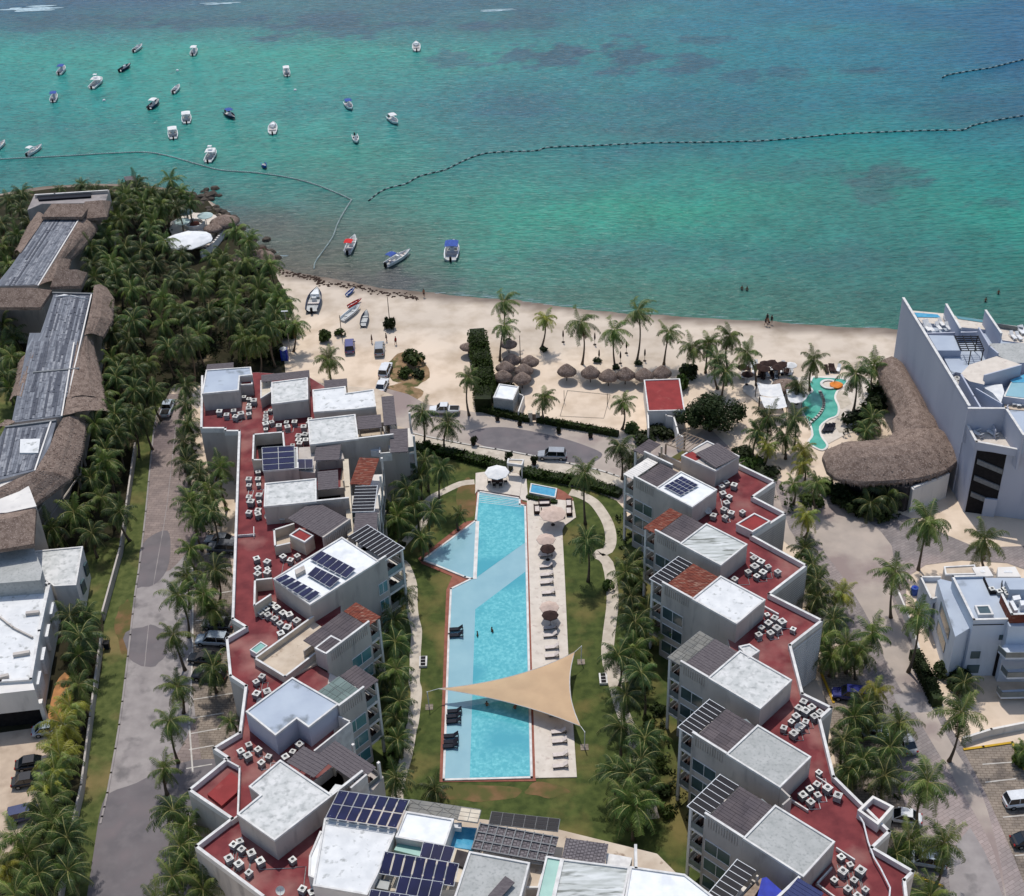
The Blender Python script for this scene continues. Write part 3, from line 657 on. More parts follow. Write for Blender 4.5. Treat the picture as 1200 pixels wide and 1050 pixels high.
o, s_, d, t, b_ = Z6('550,770 815,935 715,632 365,680 258,690'); unit(rb, o, s_, d, t, b_, 'panel', 'stripe', 'roof_grey')
MB().wallline(Z6('815,935 868,985 830,1018', 12.7), .2, 9.55, 12.7).build('screen_wall', 'plaster', rb)
Z7 = lambda s, z=12.9: GP('z7', s, z)
o, s_, d, t, b_ = Z7('415,495 680,665 575,360 232,400 122,400'); unit(rb, o, s_, d, t, b_, 'panel', 'stripe', 'roof_grey')
o, s_, d, t, b_ = Z7('500,885 775,1055 655,735 320,790 215,800'); fr7 = unit(rb, o, s_, d, t, b_, None, 'stripe', 'roof_grey', cb=(.0, 5.8))
MB().prism(Z7('500,655 520,650 605,725 520,800 470,775', 12.2), 9.5, 11.6).build('plunge_pool', 'blue_tarp', rb)
MB().prism(Z7('495,655 515,660 430,790 360,790', 12.0), 9.5, 11.4).build('sun_deck', 'wood_tan', rb)
canopy(rb, Fr(*Z7('590,752 700,820 672,672', 12.9)), 0, 3.0, 0, 2.9, 13., 'lattice', 'pergola').data.materials[0] = M['blue_roof']
MB().bar2(*Z7('540,780 660,668', 12.95), .3, 12.2, 12.96).build('screen_wall', 'trim', rb)
for s in ('610,600 650,598 693,640 660,668', ): MB().prism(Z6(s, 12.2), 11.2, 12.2).build('plunge_pool', 'frosted', rb)
MB().prism(Z7('470,330 500,322 555,372 530,392', 12.2), 11.2, 12.2).build('plunge_pool', 'frosted', rb)
MB().tube([p+Vector((0, 0, .02)) for p in GP('z7', '920,385 945,430 965,512 990,580 1020,630 1045,680 1062,715 1058,760', 10.3)], .09, 5).build('handrail', 'white_metal', rb)
MB().wallline(GP('z7', '828,535 905,585', 10.2), .15, 9.6, 10.1).wallline(GP('z7', '628,320 700,365', 10.2), .15, 9.6, 10.0).wallline(GP('z7', '740,215 800,255', 10.2), .12, 9.6, 9.9).wallline(GP('z7', '805,620 740,690 850,770', 10.1), .15, 9.6, 9.95).wallline(GP('z6', '740,42 805,78', 10.), .2, 9.6, 9.95).wallline(GP('z5', '765,592 830,630', 10.), .15, 9.6, 9.9).build('roof_upstand', 'trim', rb)
# ================================================================== left-hand apartment block
lb = thing('apartment_building', 'long apartment block with a red roof deck between the left street and the pool garden', 'building', P(330, 760, 0))
Z3 = lambda s, z=12.9: GP('z3', s, z)
Z8 = lambda s, z=12.9: GP('z8', s, z)
Z2 = lambda s, z=12.9: GP('z2', s, z)
LO = GP('f', '236,440 234.8,501.7 262.9,501.7 262.9,505 279.5,505 271.5,725 286.9,734.4 264.6,747.5 268.8,792 286.9,803.8 280,857.7 248.5,876.5 266,888 220,925.4 270,959 227.7,991.4 309,1052 345,1085', 10.4)
LI = GP('f', '440,1085 415,960 395,880 385,800 400,720 400,640 400,560 410,470 360,440 300,436', 9.6)
MB().prism(LO+LI, 0, 9.55, 0).build('wall', 'plaster', lb)
MB().poly(inset(LO+LI, .1), 9.6).build('roof', 'red_roof', lb)
pl = [inset(LO+LI, .14)[i] for i in range(len(LO))]
parapet(lb, pl, 9.5, 10.4)
parapet(lb, Z2('300,282 385,328 375,600 340,625', 10.4), 9.6, 10.4, .14)
# rooms on the roof, sea end
pent(lb, Z3('90,98 310,83 317,122 256,128 250,198 70,215'), 12.9, 9.5, 'roof_blue')
pent(lb, Z3('254,125 318,120 318,168 258,172', 11.8), 11.8, 9.5, 'red_clean')
pent(lb, Z3('412,158 590,135 592,243 412,265'), 12.9, 9.5, 'roof_stain')
pent(lb, Z3('358,150 412,145 412,205 358,238', 11.6), 11.6, 9.5, 'cream')
pent(lb, Z3('614,196 776,178 780,212 915,193 926,278 820,290 620,305'), 12.9, 9.5, 'roof_white')
MB().prism(Z3('775,175 930,190 1012,222 1030,372 1080,385 1088,505 1000,505 890,440 830,430 620,305', 9.6), 0, 9.54, 0, 1).build('wall', ['plaster', 'beige_floor'], lb)
for s, kd in (('362,158 600,133 356,124', 'grey'), ('672,188 785,178 668,150', 'grey'), ('965,372 1028,366 930,232', 'grey'), ('836,392 955,381 832,328', 'grey'), ('90,104 222,94 88,72', 'grey')):
    p = Z3(s, 12.5); f_ = Fr(*p); canopy(lb, f_, 0, f_.A, 0, f_.B, 12.5, kd, 'pergola')
    mb = MB(); 
    for x, y in ((.2, .2), (f_.A-.2, .2), (.2, f_.B-.2), (f_.A-.2, f_.B-.2)): f_.bx(mb, x-.1, x+.1, y-.1, y+.1, 9.5, 12.3)
    mb.build('post', 'cream', lb)
o, s_, d = Z3('840,437 600,465 832,315'); unit(lb, o, s_, d, 5.3, 3.2, None, None, 'roof_stain', win=False)
f_ = Fr(*Z3('1085,500 996,506 1075,386', 12.3)); canopy(lb, f_, 0, f_.A, 0, f_.B, 12.3, 'grey')
MB().wallline(Z3('965,378 1000,503 945,508 945,480', 11.), .2, 9.5, 11.).build('terrace_wall', 'trim', lb)
MB().prism(Z3('890,460 955,452 950,490 900,485', 11.), 9.5, 10.6).build('plunge_pool', 'cloth_white', lb)
# lightwell and its panels
parapet(lb, Z3('325,415 468,403 475,478', 11.8), 9.5, 11.8, .2, 'cream'); parapet(lb, Z3('325,415 320,540 360,540', 11.8), 9.5, 11.8, .2, 'cream')
MB().poly(Z3('335,430 460,415 468,480 350,530', 10.4), 9.7).build('light_well_shade', 'dark', lb)  # flat dark sheet over the roof deck, coloured as the well's shade
pent(lb, Z3('366,490 540,478 545,580 372,597', 12.0), 12.0, 9.5, 'roof_grey')
MB().prism(Z3('545,475 620,470 745,455 770,530 640,545 625,600 545,590', 11.4), 9.5, 11.2, 0, 1).build('wall', ['plaster', 'plaster'], lb)
for s, kd in (('620,545 745,540 618,470', 'grey'), ('640,690 742,680 634,600', 'grey')):
    p = Z3(s, 12.4); f_ = Fr(*p); canopy(lb, f_, 0, f_.A, 0, f_.B, 12.4, kd, 'pergola')
o, s_, d = Z3('633,745 375,770 625,632'); unit(lb, o, s_, d, 4.6, 2.6, None, None, 'roof_stain', win=False)
MB().prism(Z3('762,530 790,528 815,905 785,905', 11.2), 0, 10.9, 0, 1).build('terrace_wall', ['plaster', 'cream'], lb)
MB().prism(Z3('640,600 765,560 785,830 660,860 560,780', 9.6), 0, 9.58, 0, 1).build('wall', ['plaster', 'beige_floor'], lb)
for s, kd in (('898,665 797,660 887,532', 'rust'), ('915,795 806,798 898,670', 'stripe'), ('928,900 815,905 912,800', 'grey')):
    p = Z3(s, 12.3); f_ = Fr(*p); canopy(lb, f_, 0, f_.A, 0, f_.B, 12.3, kd)
f_ = Fr(*Z3('930,900 815,905 887,532', 12.3))
for z in (3.1, 6.15, 9.2):
    o_ = f_.bx(MB(), 0, f_.A, 0, f_.B, z-.3, z).build('balcony', 'plaster_white', lb); f_.bx(MB(), .02, .07, 0, f_.B, z+.05, z+1).build('railing', 'frosted', o_)
for k in range(5): f_.bx(MB(), 0, .3, f_.B*k/4-.15, f_.B*k/4+.15, 0, 12.2).build('column', 'plaster_white', lb)
MB().prism(Z3('672,748 742,742 745,765 675,770', 11), 9.5, 10.6).build('plunge_pool', 'cloth_white', lb)
# dark mono-pitch terrace with the little red-topped box
pent(lb, Z3('500,910 550,876 620,912 575,946', 12.0), 12.0, 9.5, 'red_clean', 'cream')
f_ = Fr(*Z3('792,832 660,922 588,765', 12.4)); canopy(lb, f_, 0, f_.A, 0, f_.B, 12.4, 'grey', 'pergola')
f_.bx(MB(), -.1, f_.A, -.3, -.06, 0, 12.5).build('terrace_wall', 'plaster', lb)
mb = MB(); x = .4
while x < f_.A-.3: f_.bx(mb, x, x+.13, -.4, -.31, 10.8, 12.2); x += .34
mb.build('slats', 'plaster', lb)
parapet(lb, Z3('520,855 425,885 430,965 500,950', 11.2), 9.5, 11.2, .2, 'cream')
MB().poly(Z3('520,865 430,890 435,955 500,940', 10), 9.66).build('terrace_floor', 'beige_floor', lb)
MB().prism(Z3('560,800 800,800 830,900 700,960 560,940', 9.6), 0, 9.57, 0, 1).build('wall', ['plaster', 'beige_floor'], lb)
# slanted units
o, s_, d = Z8('905,150 578,357 717,44'); unit(lb, o, s_, d, 1.3, 3.0, None, 'stripe', 'roof_clean', glass='teal_glass')
parapet(lb, Z8('395,232 318,240 315,360 390,310', 11.6), 9.5, 11.6, .2, 'cream')
o, s_, d, t, b_ = Z8('655,592 465,735 535,520 860,437 945,470'); unit(lb, o, s_, d, t, b_, 'panel', 'rust', penth=False, glass='teal_glass')
MB().prism(Z8('318,608 590,414 670,468 640,600 460,694', 10.6), 9.5, 9.85).build('terrace_floor', 'beige_floor', lb)
parapet(lb, Z8('600,588 460,696 318,610 592,412', 10.8), 9.5, 10.8, .2, 'cream')
pent(lb, Z8('600,562 678,502 737,532 657,592', 12.6), 12.6, 9.5, 'red_clean', 'plaster')
f_ = Fr(*Z8('745,520 612,462 860,434', 12.6))
MB().ring(Z8('292,568 345,528 378,548 325,588', 10.6), .15, 9.6, 10.5).build('skylight_kerb', 'trim', lb); MB().poly(Z8('298,568 345,533 370,548 325,583', 10.5), 10.4).build('skylight', 'green_panel', lb)
pent(lb, Z8('275,862 495,700 715,826 572,937 515,896 415,975'), 12.9, 9.5, 'roof_blue', 'hotel_paint')
o, s_, d, t, b_ = Z8('715,838 572,945 600,765 840,750 948,735'); unit(lb, o, s_, d, t, b_, 'teal', 'panel', penth=False, glass='teal_glass')
MB().prism(Z8('530,700 640,660 740,720 600,760', 9.6), 0, 9.57).build('wall', 'plaster', lb)
MB().wallline(Z8('600,1040 770,905 715,880', 11.6), .2, 0, 11.4).build('terrace_wall', 'trim', lb)
pent(lb, Z2('437,435 612,287 905,485 580,737 372,590 500,485'), 12.9, 9.5, 'roof_stain')
o, s_, d = Z2('905,487 700,650 740,375'); unit(lb, o, s_, d, 4.6, 2.6, None, None, penth=False, glass='teal_glass')
for s, kd in (('890,325 650,300 790,195', 'grey'), ('1160,372 1045,418 905,215', 'grey')):
    p = Z2(s, 12.5); f_ = Fr(p[0], p[1], p[2]); 
canopy(lb, Fr(*Z2('800,388 650,302 890,322', 12.5)), 0, 4.2, 0, 2.9, 12.5, 'grey', 'pergola')
canopy(lb, Fr(*Z2('1045,420 835,280 1165,372', 12.5)), 0, 6.6, 0, 3.0, 12.5, 'grey', 'pergola')
MB().prism(Z2('920,420 1000,435 960,480 880,470', 11.5), 10, 11.4).build('plunge_pool', 'cloth_white', lb)
MB().bar2(*Z2('1010,440 1090,372', 12.6), .25, 0, 12.6).build('screen_wall', 'trim', lb)
mb = MB().prism(Z2('1000,350 1100,300 1190,380 1120,470 1000,500', 9.6), 0, 9.5); mb.build('wall', 'plaster', lb)
bx = MB().prism(Z2('205,480 340,355 385,400 370,470 285,545', 10.0), 9.6, 10.0, 0); bx.build('roof_platform', 'red_clean', lb)
MB().prism(Z8('505,190 550,168 556,188 512,212', 13.5), 12.8, 13.4).build('roof_hatch', 'plaster', lb)
# ================================================================== near block
nb = thing('apartment_building', 'pale flat-roofed apartment block with solar panels at the near end of the garden', 'building', P(560, 1040, 0))
GR['zb0'] = (350, 880, 4.8)
B0 = lambda s, z=12.9: GP('zb0', s, z)
B1 = lambda s, z=12.9: GP('zb1', s, z)
B2 = lambda s, z=12.9: GP('zb2', s, z)
B3 = lambda s, z=12.9: GP('zb3', s, z)
MB().prism(GP('f', '380,975 395,935 480,950 640,968 770,1000 800,1030 860,1120 330,1120', 9.56), 0, 9.5, 0, 1).build('wall', ['plaster_white', 'beige_floor'], nb)
pent(nb, B0('145,378 552,438 500,560 440,700 385,808 80,756'), 12.9, 0, 'roof_white', 'plaster_white')
pent(nb, B0('60,590 120,450 145,455 130,635 105,720 55,700', 12.0), 12.0, 9.5, 'roof_clean', 'plaster_white')
pent(nb, B3('590,435 937,492 872,688 515,622', 13.), 13., 0, 'roof_clean', 'plaster_white')
MB().prism(B3('515,622 1045,715 960,1000 400,1010', 11.5), 0, 11.4, 0, 1).build('wall', ['plaster_white', 'cream'], nb)
MB().prism(B3('535,662 720,692 690,762 505,716', 12.), 11.3, 12.).build('skylight', 'green_panel', nb)
MB().prism(B3('385,925 480,935 460,1005 370,990', 12.), 11.3, 12.).build('skylight', 'frosted', nb)
MB().prism(B3('960,700 1040,720 1010,830 930,800', 12.), 11.2, 11.7).build('roof_well', 'shade_int', nb)  # low solid block; the shade inside the well is its colour
f_ = Fr(*B3('590,437 1100,512 616,347', 12.6)); canopy(nb, f_, 0, f_.A, 0, f_.B, 12.6, 'tile')
f_ = Fr(*B3('965,500 1110,520 975,398', 12.7)); canopy(nb, f_, 0, f_.A, 0, f_.B*.9, 12.75, 'tile').data.materials[0] = M['cream']
MB().prism(B3('935,535 1105,548 1062,705 915,685', 11), 9.5, 10.8, 0).build('plunge_pool', 'pool_blue', nb)
MB().prism(B3('935,520 995,518 990,560 925,552', 12), 11.4, 12.0, 0).build('pool_cover', 'cloth_white', nb)
f_ = Fr(*B1('612,356 1140,452 655,185', 12.5)); canopy(nb, f_, 0, f_.A*.97, 0, f_.B, 12.5, 'lattice', 'pergola')
mb = MB()
for k in range(9): f_.bx(mb, f_.A*k/9, f_.A*k/9+.12, 0, f_.B, 12.55, 12.66)
for k in range(4): f_.bx(mb, 0, f_.A*.97, f_.B*k/3.2, f_.B*k/3.2+.12, 12.56, 12.67)
mb.build('pergola_beam', 'grey_metal', nb)
f_ = Fr(*B1('725,190 1165,240 742,112', 12.6)); canopy(nb, f_, 0, f_.A, 0, f_.B, 12.6, 'solar').data.materials[0] = M['dark_glass']
pent(nb, B1('600,368 987,440 905,760 470,760'), 12.9, 0, 'roof_grey', 'plaster_white')
pent(nb, B1('985,432 1090,445 1045,600 940,600', 11.4), 11.4, 9.5, 'beige_floor', 'plaster')
pent(nb, B2('0,398 102,415 20,780 -90,780'), 12.9, 0, 'green_panel', 'plaster_white')
pent(nb, B2('104,416 534,470 470,790 20,790', 12.95), 12.95, 0, 'roof_streak', 'plaster_white')
pent(nb, B2('538,464 886,514 1150,720 1200,800 480,800', 13.), 13., 0, 'roof_clean', 'villa_paint')
f_ = Fr(*B2('100,410 375,450 110,280', 12.4)); canopy(nb, f_, 0, f_.A, 0, f_.B, 12.4, 'lattice', 'pergola')
MB().bar2(*B2('575,470 572,330', 13.), .3, 9.5, 13.).build('screen_wall', 'trim', nb)
MB().prism(B2('385,372 550,402 530,470 380,440', 11.8), 9.5, 11.6, 0, 1).build('terrace_wall', ['plaster_white', 'trim'], nb)
# separate rooftop arrays
solar_array('two-row solar array beside the big white roof at the near end of the garden', B3('10,490 525,567 615,345 105,275', 13.3), 13.5, 13.1, 2, 7)
solar_array('seven-panel solar row in the middle of the near block, over the pale skylight', B3('390,857 935,950 975,820 435,730', 13.3), 12.7, 13.4, 1, 7)
solar_array('short three-panel solar row beside the clean white square roof', B3('690,765 910,805 948,715 720,675', 13.2), 13.2, 13.6, 1, 3)
solar_array('four-panel solar row below the middle row on the near block', B3('500,1010 820,1062 862,935 545,890', 13.2), 12.3, 12.9, 1, 4)
solar_array('solar row cut off by the picture bottom before the big white roof', B3('290,1110 650,1165 690,1045 335,990', 13.2), 12.5, 13., 1, 5)
solar_array('long solar row at the street end of the white-topped penthouse roof', Z8('575,338 410,240 462,212 628,300', 13.2)[:1]+Z8('628,300 462,214 410,240', 13.2), 13.1, 13.3, 6, 1)
solar_array('long solar row in the middle of the white-topped penthouse roof', Z8('748,228 578,138 632,104 795,190', 13.2), 13.1, 13.3, 1, 6)
solar_array('short solar row on the white-topped penthouse roof between the two long rows', Z8('672,274 565,212 605,180 722,236', 13.2), 13.1, 13.3, 1, 4)
solar_array('eight blue solar panels beside the light well on the left block', Z3('370,592 525,580 525,478 366,488', 12.4), 12.3, 12.7, 4, 2)
solar_array('pair of small solar panels next to the eight blue ones', Z3('540,578 615,575 615,540 540,540', 12.), 11.8, 12.1, 1, 2)
solar_array('dark gridded solar square on the white penthouse nearest the plaza', Z5('435,320 355,278 440,230 520,272', 13.2), 13.05, 13.1, 4, 5)
tag(MB().add([p+Vector((0, 0, dz)) for dz in (0, .12) for p in B1('720,655 830,530 890,572 780,690', 13.2)], [(3, 2, 1, 0), (4, 5, 6, 7), (0, 1, 5, 4), (1, 2, 6, 5), (2, 3, 7, 6), (3, 0, 4, 7)]).build('roof_screen', 'wood_grey'), 'grey slatted screen lying askew on the stained grey roof of the near block', 'screen')
# ================================================================== swimming pool and decks
F0 = lambda s, z=0.: GP('f', s, z)
sp = thing('swimming_pool', 'long angular turquoise swimming pool in the middle of the garden', 'pool', P(580, 760, 0))
POOL = '561,576 609,584 609,591 615.5,592.5 623,911 520,913.7 526,743 529.5,690 527.5,672.5 552.5,679 495.5,656 557.5,610 559,582'
po = F0('561,576 609,584 609,591 615.5,592.5 617,640 618.5,700 621,830 623,911 520,913.7 524,800 526,743 528,690 528,673 552,660 495.5,656 557.5,610 559,582', .2)
MB().poly(F0('561,576 609,584 609,591 615.5,592.5 623,911 520,913.7 526,743 528.5,690 530,688 553,678 545,676 495.5,656 557.5,610', .2), .2).build('shallow_water', 'pool_shelf', sp)
dw = MB(); dw.poly(F0('561.5,579 608,587 614,595 615,636 558,677 559.5,612', .2), .215); dw.poly(F0('615.5,670 620.8,909.5 550.5,911.5 554,800 557,714', .2), .215)
dw.build('deep_water', 'pool_deep', sp)
cp = MB()
def coping(pts, closed=True):
    q = pts+[pts[0]] if closed else pts
    for a, b_ in zip(q, q[1:]): cp.bar2(a, b_, .28, 0, .26)
coping(F0('561,576 609,584 609,591 615.5,592.5 623,911 520,913.7 526,743 528.5,690 553,678 545,676 495.5,656 557.5,610', .2))
cp.bar2(*F0('559.5,612 556.5,677', .22), .55, .1, .24)
cp.build('coping', 'trim', sp)
for k in range(5): MB().bar2(*[P(561+(k*.1), 579.5+k*2.2, .2), P(608+k*.8, 587+k*1.8, .2)], .08, .19, .222).build('step_edge', 'trim', sp)
struct('pool_brick_border', MB().poly(F0('557,610 545,612 490,655 494,661 530,676 523,692 521,742 515,917 628,916 619,590 612,588 612,582 560,572 558,575'), .1).poly(F0('652,572 662,577 672,585 668,592 650,590'), .09), 'terracotta_edge')
struct('pool_deck', MB().prism(F0('617.5,588 630,584 672,588 675,607 661,617 659,622 662,680 666,768 676,911.5 627.5,912.5'), 0, .16).prism(F0('557.5,556 580,553 606,556 612,562 609,583 560,575.5 557,580'), 0, .3).prism(F0('612,562 617,562 619,588 609,586 610,575'), 0, .17, 0), 'deck')
MB0 = MB().ring(F0('622,566 653,572 651,583 620,577', .5), .2, 0, .5); 
kp = thing('splash_pool', 'small rectangular blue splash pool beside the planting at the head of the long pool', 'pool', P(637, 574, 0))
MB0.build('coping', 'trim', kp); MB().poly(inset(F0('622,566 653,572 651,583 620,577', .5), .2), .4).build('water', 'pool_blue', kp)
# shade sail
sl = thing('shade_sail', 'large triangular beige shade sail stretched over the pool and its deck', 'shade sail', P(620, 830, 0))
cs = [P(514, 807, 2.2), P(673.5, 764, 2.9), P(680.5, 851, 2.4)]
def edge(a, b_, bow, n=12):
    m = (cs[0]+cs[1]+cs[2])/3; out = []
    for i in range(n):
        t = i/n; p = a.lerp(b_, t); d = (m-(a+b_)/2); d.z = 0; out.append(p+d.normalized()*bow*4*t*(1-t)-Vector((0, 0, .25*4*t*(1-t))))
    return out
ed = edge(cs[0], cs[1], 1.1)+edge(cs[1], cs[2], 1.0)+edge(cs[2], cs[0], 1.1)
cen = sum(ed, Vector((0, 0, 0)))/len(ed); cen.z -= .15
mb = MB(); rings = [[cen.lerp(p, k/5)+Vector((0, 0, .12*math.sin(k/5*math.pi))) for p in ed] for k in range(1, 6)]
n = len(ed); vs = [cen]+[p for r_ in rings for p in r_]
fs = [(0, 1+i, 1+(i+1) % n) for i in range(n)]+[(1+k*n+i, 1+(k+1)*n+i, 1+(k+1)*n+(i+1) % n, 1+k*n+(i+1) % n) for k in range(4) for i in range(n)]
mb.add(vs, fs); mb.build('canvas', 'sail_cloth', sl, smooth=True)
mb = MB(); mb.tube(ed+[ed[0]], .06, 4); mb.build('hem', 'trim', sl)
for c_, b_, lb_ in ((cs[0], (503,829), 'west side of the pool'), (cs[1], (681,776), 'lawn side of the deck, seaward one'), (cs[2], (685,876), 'lawn side of the deck, near one')):
    g = P(*b_); top = flat(g, 2.9)+(g-flat(c_, 0)).normalized()*.1
    t = thing('sail_post', 'slim post of the beige shade sail, '+lb_, 'post', g, 'posts of the shade sail')
    MB().tube([g, top], .07, 6).build('pole', 'white_metal', t); MB().tube([top, c_], .035, 4).build('cable', 'white_metal', t)
    MB().box(g.x-.5, g.y-.5, 0, g.x+.5, g.y+.5, .1).build('footing', 'paver_tan', t)
# ================================================================== hotel on the right
ht = thing('hotel_building', 'tall grey-white hotel with a blank side wall and roof terraces beside the beach', 'building', P(1180, 600, 0))
H = lambda s, z=13.: GP('zh', s, z)
A0 = P(1144.4, 517, 13.); W1 = P(1132, 494, 13.); A16 = P(1134, 476, 16.); NP = P(1059, 349, 16.); E0 = P(1196, 526.5, 13.)
ex = Vector((26, -7, 0)); E1 = E0+ex
NE = P(1200, 372, 12.)+Vector((14, 2, 0))
W1 = flat(W1, 0)
MB().prism([A0, W1, flat(W1, 0)+Vector((30, -6, 0)), E1], 0, 11.8, 0, 1).build('wall', ['hotel_paint', 'deck'], ht)
NW_ = P(1066, 366, 12.6); NE = P(1200, 388, 12.6)+Vector((14, -4, 0))
MB().prism([W1, flat(NW_, 0), flat(NE, 0), flat(W1, 0)+Vector((30, -6, 0))], 0, 12.6, 0, 1).build('wall', ['hotel_paint', 'roof_blue'], ht)
# long blank wall
mb = MB(); Wb = flat(W1, 0); mb.bar2(Wb, flat(NP, 0), .35, 0, 15.9); mb.bar2(Wb, flat(NP, 0), .42, 15.9, 16., 1)
mb.build('side_wall', ['hotel_paint', 'trim'], ht)
parapet(ht, [flat(E0+ex, 0), flat(E0, 0), flat(A0, 0), Wb], 11.7, 13., .3, 'hotel_paint')
# terrace with screens at the low corner
zq = GR['zh2']
K = lambda s, z=13.: GP('zh2', s, z)
parapet(ht, [flat(p, 0) for p in K('590,50 860,50 985,240', 16.)], 9.8, 16., .3, 'hotel_paint')
MB().wallline([flat(p, 0) for p in K('700,100 715,120 775,260', 12.)], .12, 11.8, 13.2).wallline([flat(p, 0) for p in K('740,190 800,190 860,90', 12.)], .12, 11.8, 13.6).build('partition', 'hotel_paint', ht)
MB().wallline([flat(p, 0) for p in K('815,190 860,200', 12.)], .1, 11.8, 13.9).build('door', 'dark', ht)
MB().prism(K('880,80 1010,80 1010,250 990,245', 15.9), 12.6, 15.9).build('roof_slab', 'roof_blue', ht)
# stair opening on the street front: shade painted as a dark panel, with landings
d0 = (flat(E1, 0)-flat(A0, 0)).normalized(); nn = Vector((d0.y, -d0.x, 0))
if nn.y > 0: nn = -nn
L0 = flat(A0, 0)+d0*.3; wd = 4.2
MB().prism([L0-nn*.02, L0+d0*wd-nn*.02, L0+d0*wd+nn*.04, L0+nn*.04], .0, 11.4, bottom=True).build('stair_shade', 'dark', ht)
mb = MB()
for k in range(3):
    z = 3.2+k*3
    q0, q1 = L0+nn*.05+d0*.3, L0+nn*.05+d0*(wd-.1)
    mb.add([flat(q0, z), flat(q1, z-1.3), flat(q1, z-.5), flat(q0, z+.8)]+[flat(q0+nn*.25, z), flat(q1+nn*.25, z-1.3), flat(q1+nn*.25, z-.5), flat(q0+nn*.25, z+.8)], [(4, 5, 6, 7), (7, 6, 2, 3), (5, 4, 0, 1), (6, 5, 1, 2), (4, 7, 3, 0)])
mb.build('stair_flight', 'grey_metal', ht)
MB().prism([L0+d0*2.4+nn*.05, L0+d0*wd+nn*.05, L0+d0*wd+nn*.4, L0+d0*2.4+nn*.4], 0, 3.2).build('street_gate', 'hotel_paint', ht)
# upper decks
MB().prism(H('480,560 640,560 700,650 840,745 700,740 600,720 570,740', 14.), 12.6, 14., 0, 1).build('roof_slab', ['hotel_paint', 'roof_blue'], ht)
MB().wallline([flat(p, 0) for p in H('650,740 760,930 820,1030', 15.6)], .25, 12.6, 15.6).build('roof_wall', 'hotel_paint', ht)
MB().wallline([flat(p, 0) for p in H('720,1030 1060,1035', 15.9)], .25, 12.6, 15.9).build('roof_wall', 'hotel_paint', ht)
MB().prism(H('640,740 720,655 960,580 1180,655 870,745 850,830 720,800', 15.), 12.6, 15., 0, 1).build('roof_slab', ['hotel_paint', 'deck'], ht)
MB().wallline([flat(p, 0) for p in H('855,745 1175,655', 16.)], .2, 12.6, 16.).build('roof_wall', 'hotel_paint', ht)
MB().prism(H('360,395 580,400 650,530 440,530', 15.2), 12.6, 15.2, 0, 1).build('roof_slab', ['hotel_paint', 'roof_blue'], ht)
f_ = Fr(*H('850,525 645,525 775,400', 15.5))
mb = MB()
for k in range(8): f_.bx(mb, 0, f_.A, f_.B*k/7-.05, f_.B*k/7+.05, 15.3, 15.42)
for k in range(4): f_.bx(mb, f_.A*k/3-.06, f_.A*k/3+.06, 0, f_.B, 15.42, 15.54)
for x, y in ((.1, .1), (f_.A*.55, .1), (f_.A-.1, f_.B-.1), (.1, f_.B-.1)): f_.bx(mb, x-.07, x+.07, y-.07, y+.07, 12.6, 15.3)
mb.build('trellis', 'black', ht)
for s, z1 in (('520,122 640,330', 16), ('866,176 1000,372', 16)):
    p, q = H(s, 16.); MB().bar2(flat(p, 0), flat(q, 0), .3, 5, 15.9, 0).bar2(flat(p, 0), flat(q, 0), .36, 15.9, 16., 1).build('fin_wall', ['hotel_paint', 'trim'], ht)
MB().prism(H('220,180 500,205 560,300 300,290', 13.2), 0, 13.2, 0, 1).build('roof_slab', ['hotel_paint', 'deck'], ht)
pw = MB().poly(H('235,195 440,212 470,240 262,236', 13.3), 13.28); pw.build('terrace_pool', 'pool_blue', ht)
MB().prism(H('590,225 845,262 900,350 640,325', 13.2), 0, 13.2, 0, 1).build('roof_slab', ['hotel_paint', 'deck'], ht)
MB().poly(H('600,225 845,262 855,285 620,250', 13.3), 13.28).build('terrace_pool', 'teal_glass', ht)
MB().prism(H('960,290 1200,325 1290,480 1010,440', 12.8), 0, 12.8, 0, 1).build('roof_slab', ['hotel_paint', 'deck'], ht)
MB().bar2(*[flat(p, 0) for p in H('955,290 1190,328', 13.6)], .12, 12.8, 13.6).build('railing', 'frosted', ht)
MB().wallline([flat(p, 0) for p in H('335,378 810,365', 14.2)], .25, 12.6, 14.2).build('roof_wall', 'hotel_paint', ht)
MB().wallline([flat(p, 0) for p in H('805,330 900,490 970,550', 15.4)], .25, 12.6, 15.4).build('roof_wall', 'hotel_paint', ht)
MB().prism(H('890,450 1240,445 1260,620 1100,620 985,560', 15.), 12.6, 14.6, 0, 1).build('roof_slab', ['hotel_paint', 'roof_grey'], ht)
MB().prism(H('1090,790 1300,690 1330,960 1020,920', 14.3), 12.6, 14.0, 0, 1).build('roof_pool_rim', ['hotel_paint', 'trim'], ht)
MB().poly(H('1080,780 1300,690 1330,800 1100,800', 14.3), 14.06).build('terrace_pool', 'pool_blue', ht)
MB().poly(H('1090,802 1330,802 1330,950 1040,915', 14.3), 14.05).build('terrace_pool', 'pool_shelf', ht)
MB().wallline([flat(p, 0) for p in H('785,855 1005,985', 15.6)], .2, 12.6, 15.4).build('roof_wall', 'hotel_paint', ht)
MB().prism(H('830,830 1010,810 1030,880 1000,975 930,890', 14.6), 12.6, 14.3).build('awning', 'cloth_white', ht)
MB().poly(H('1010,930 1300,960 1300,1050 1040,1030', 13.), 12.7).build('roof_deck', 'beige_floor', ht)
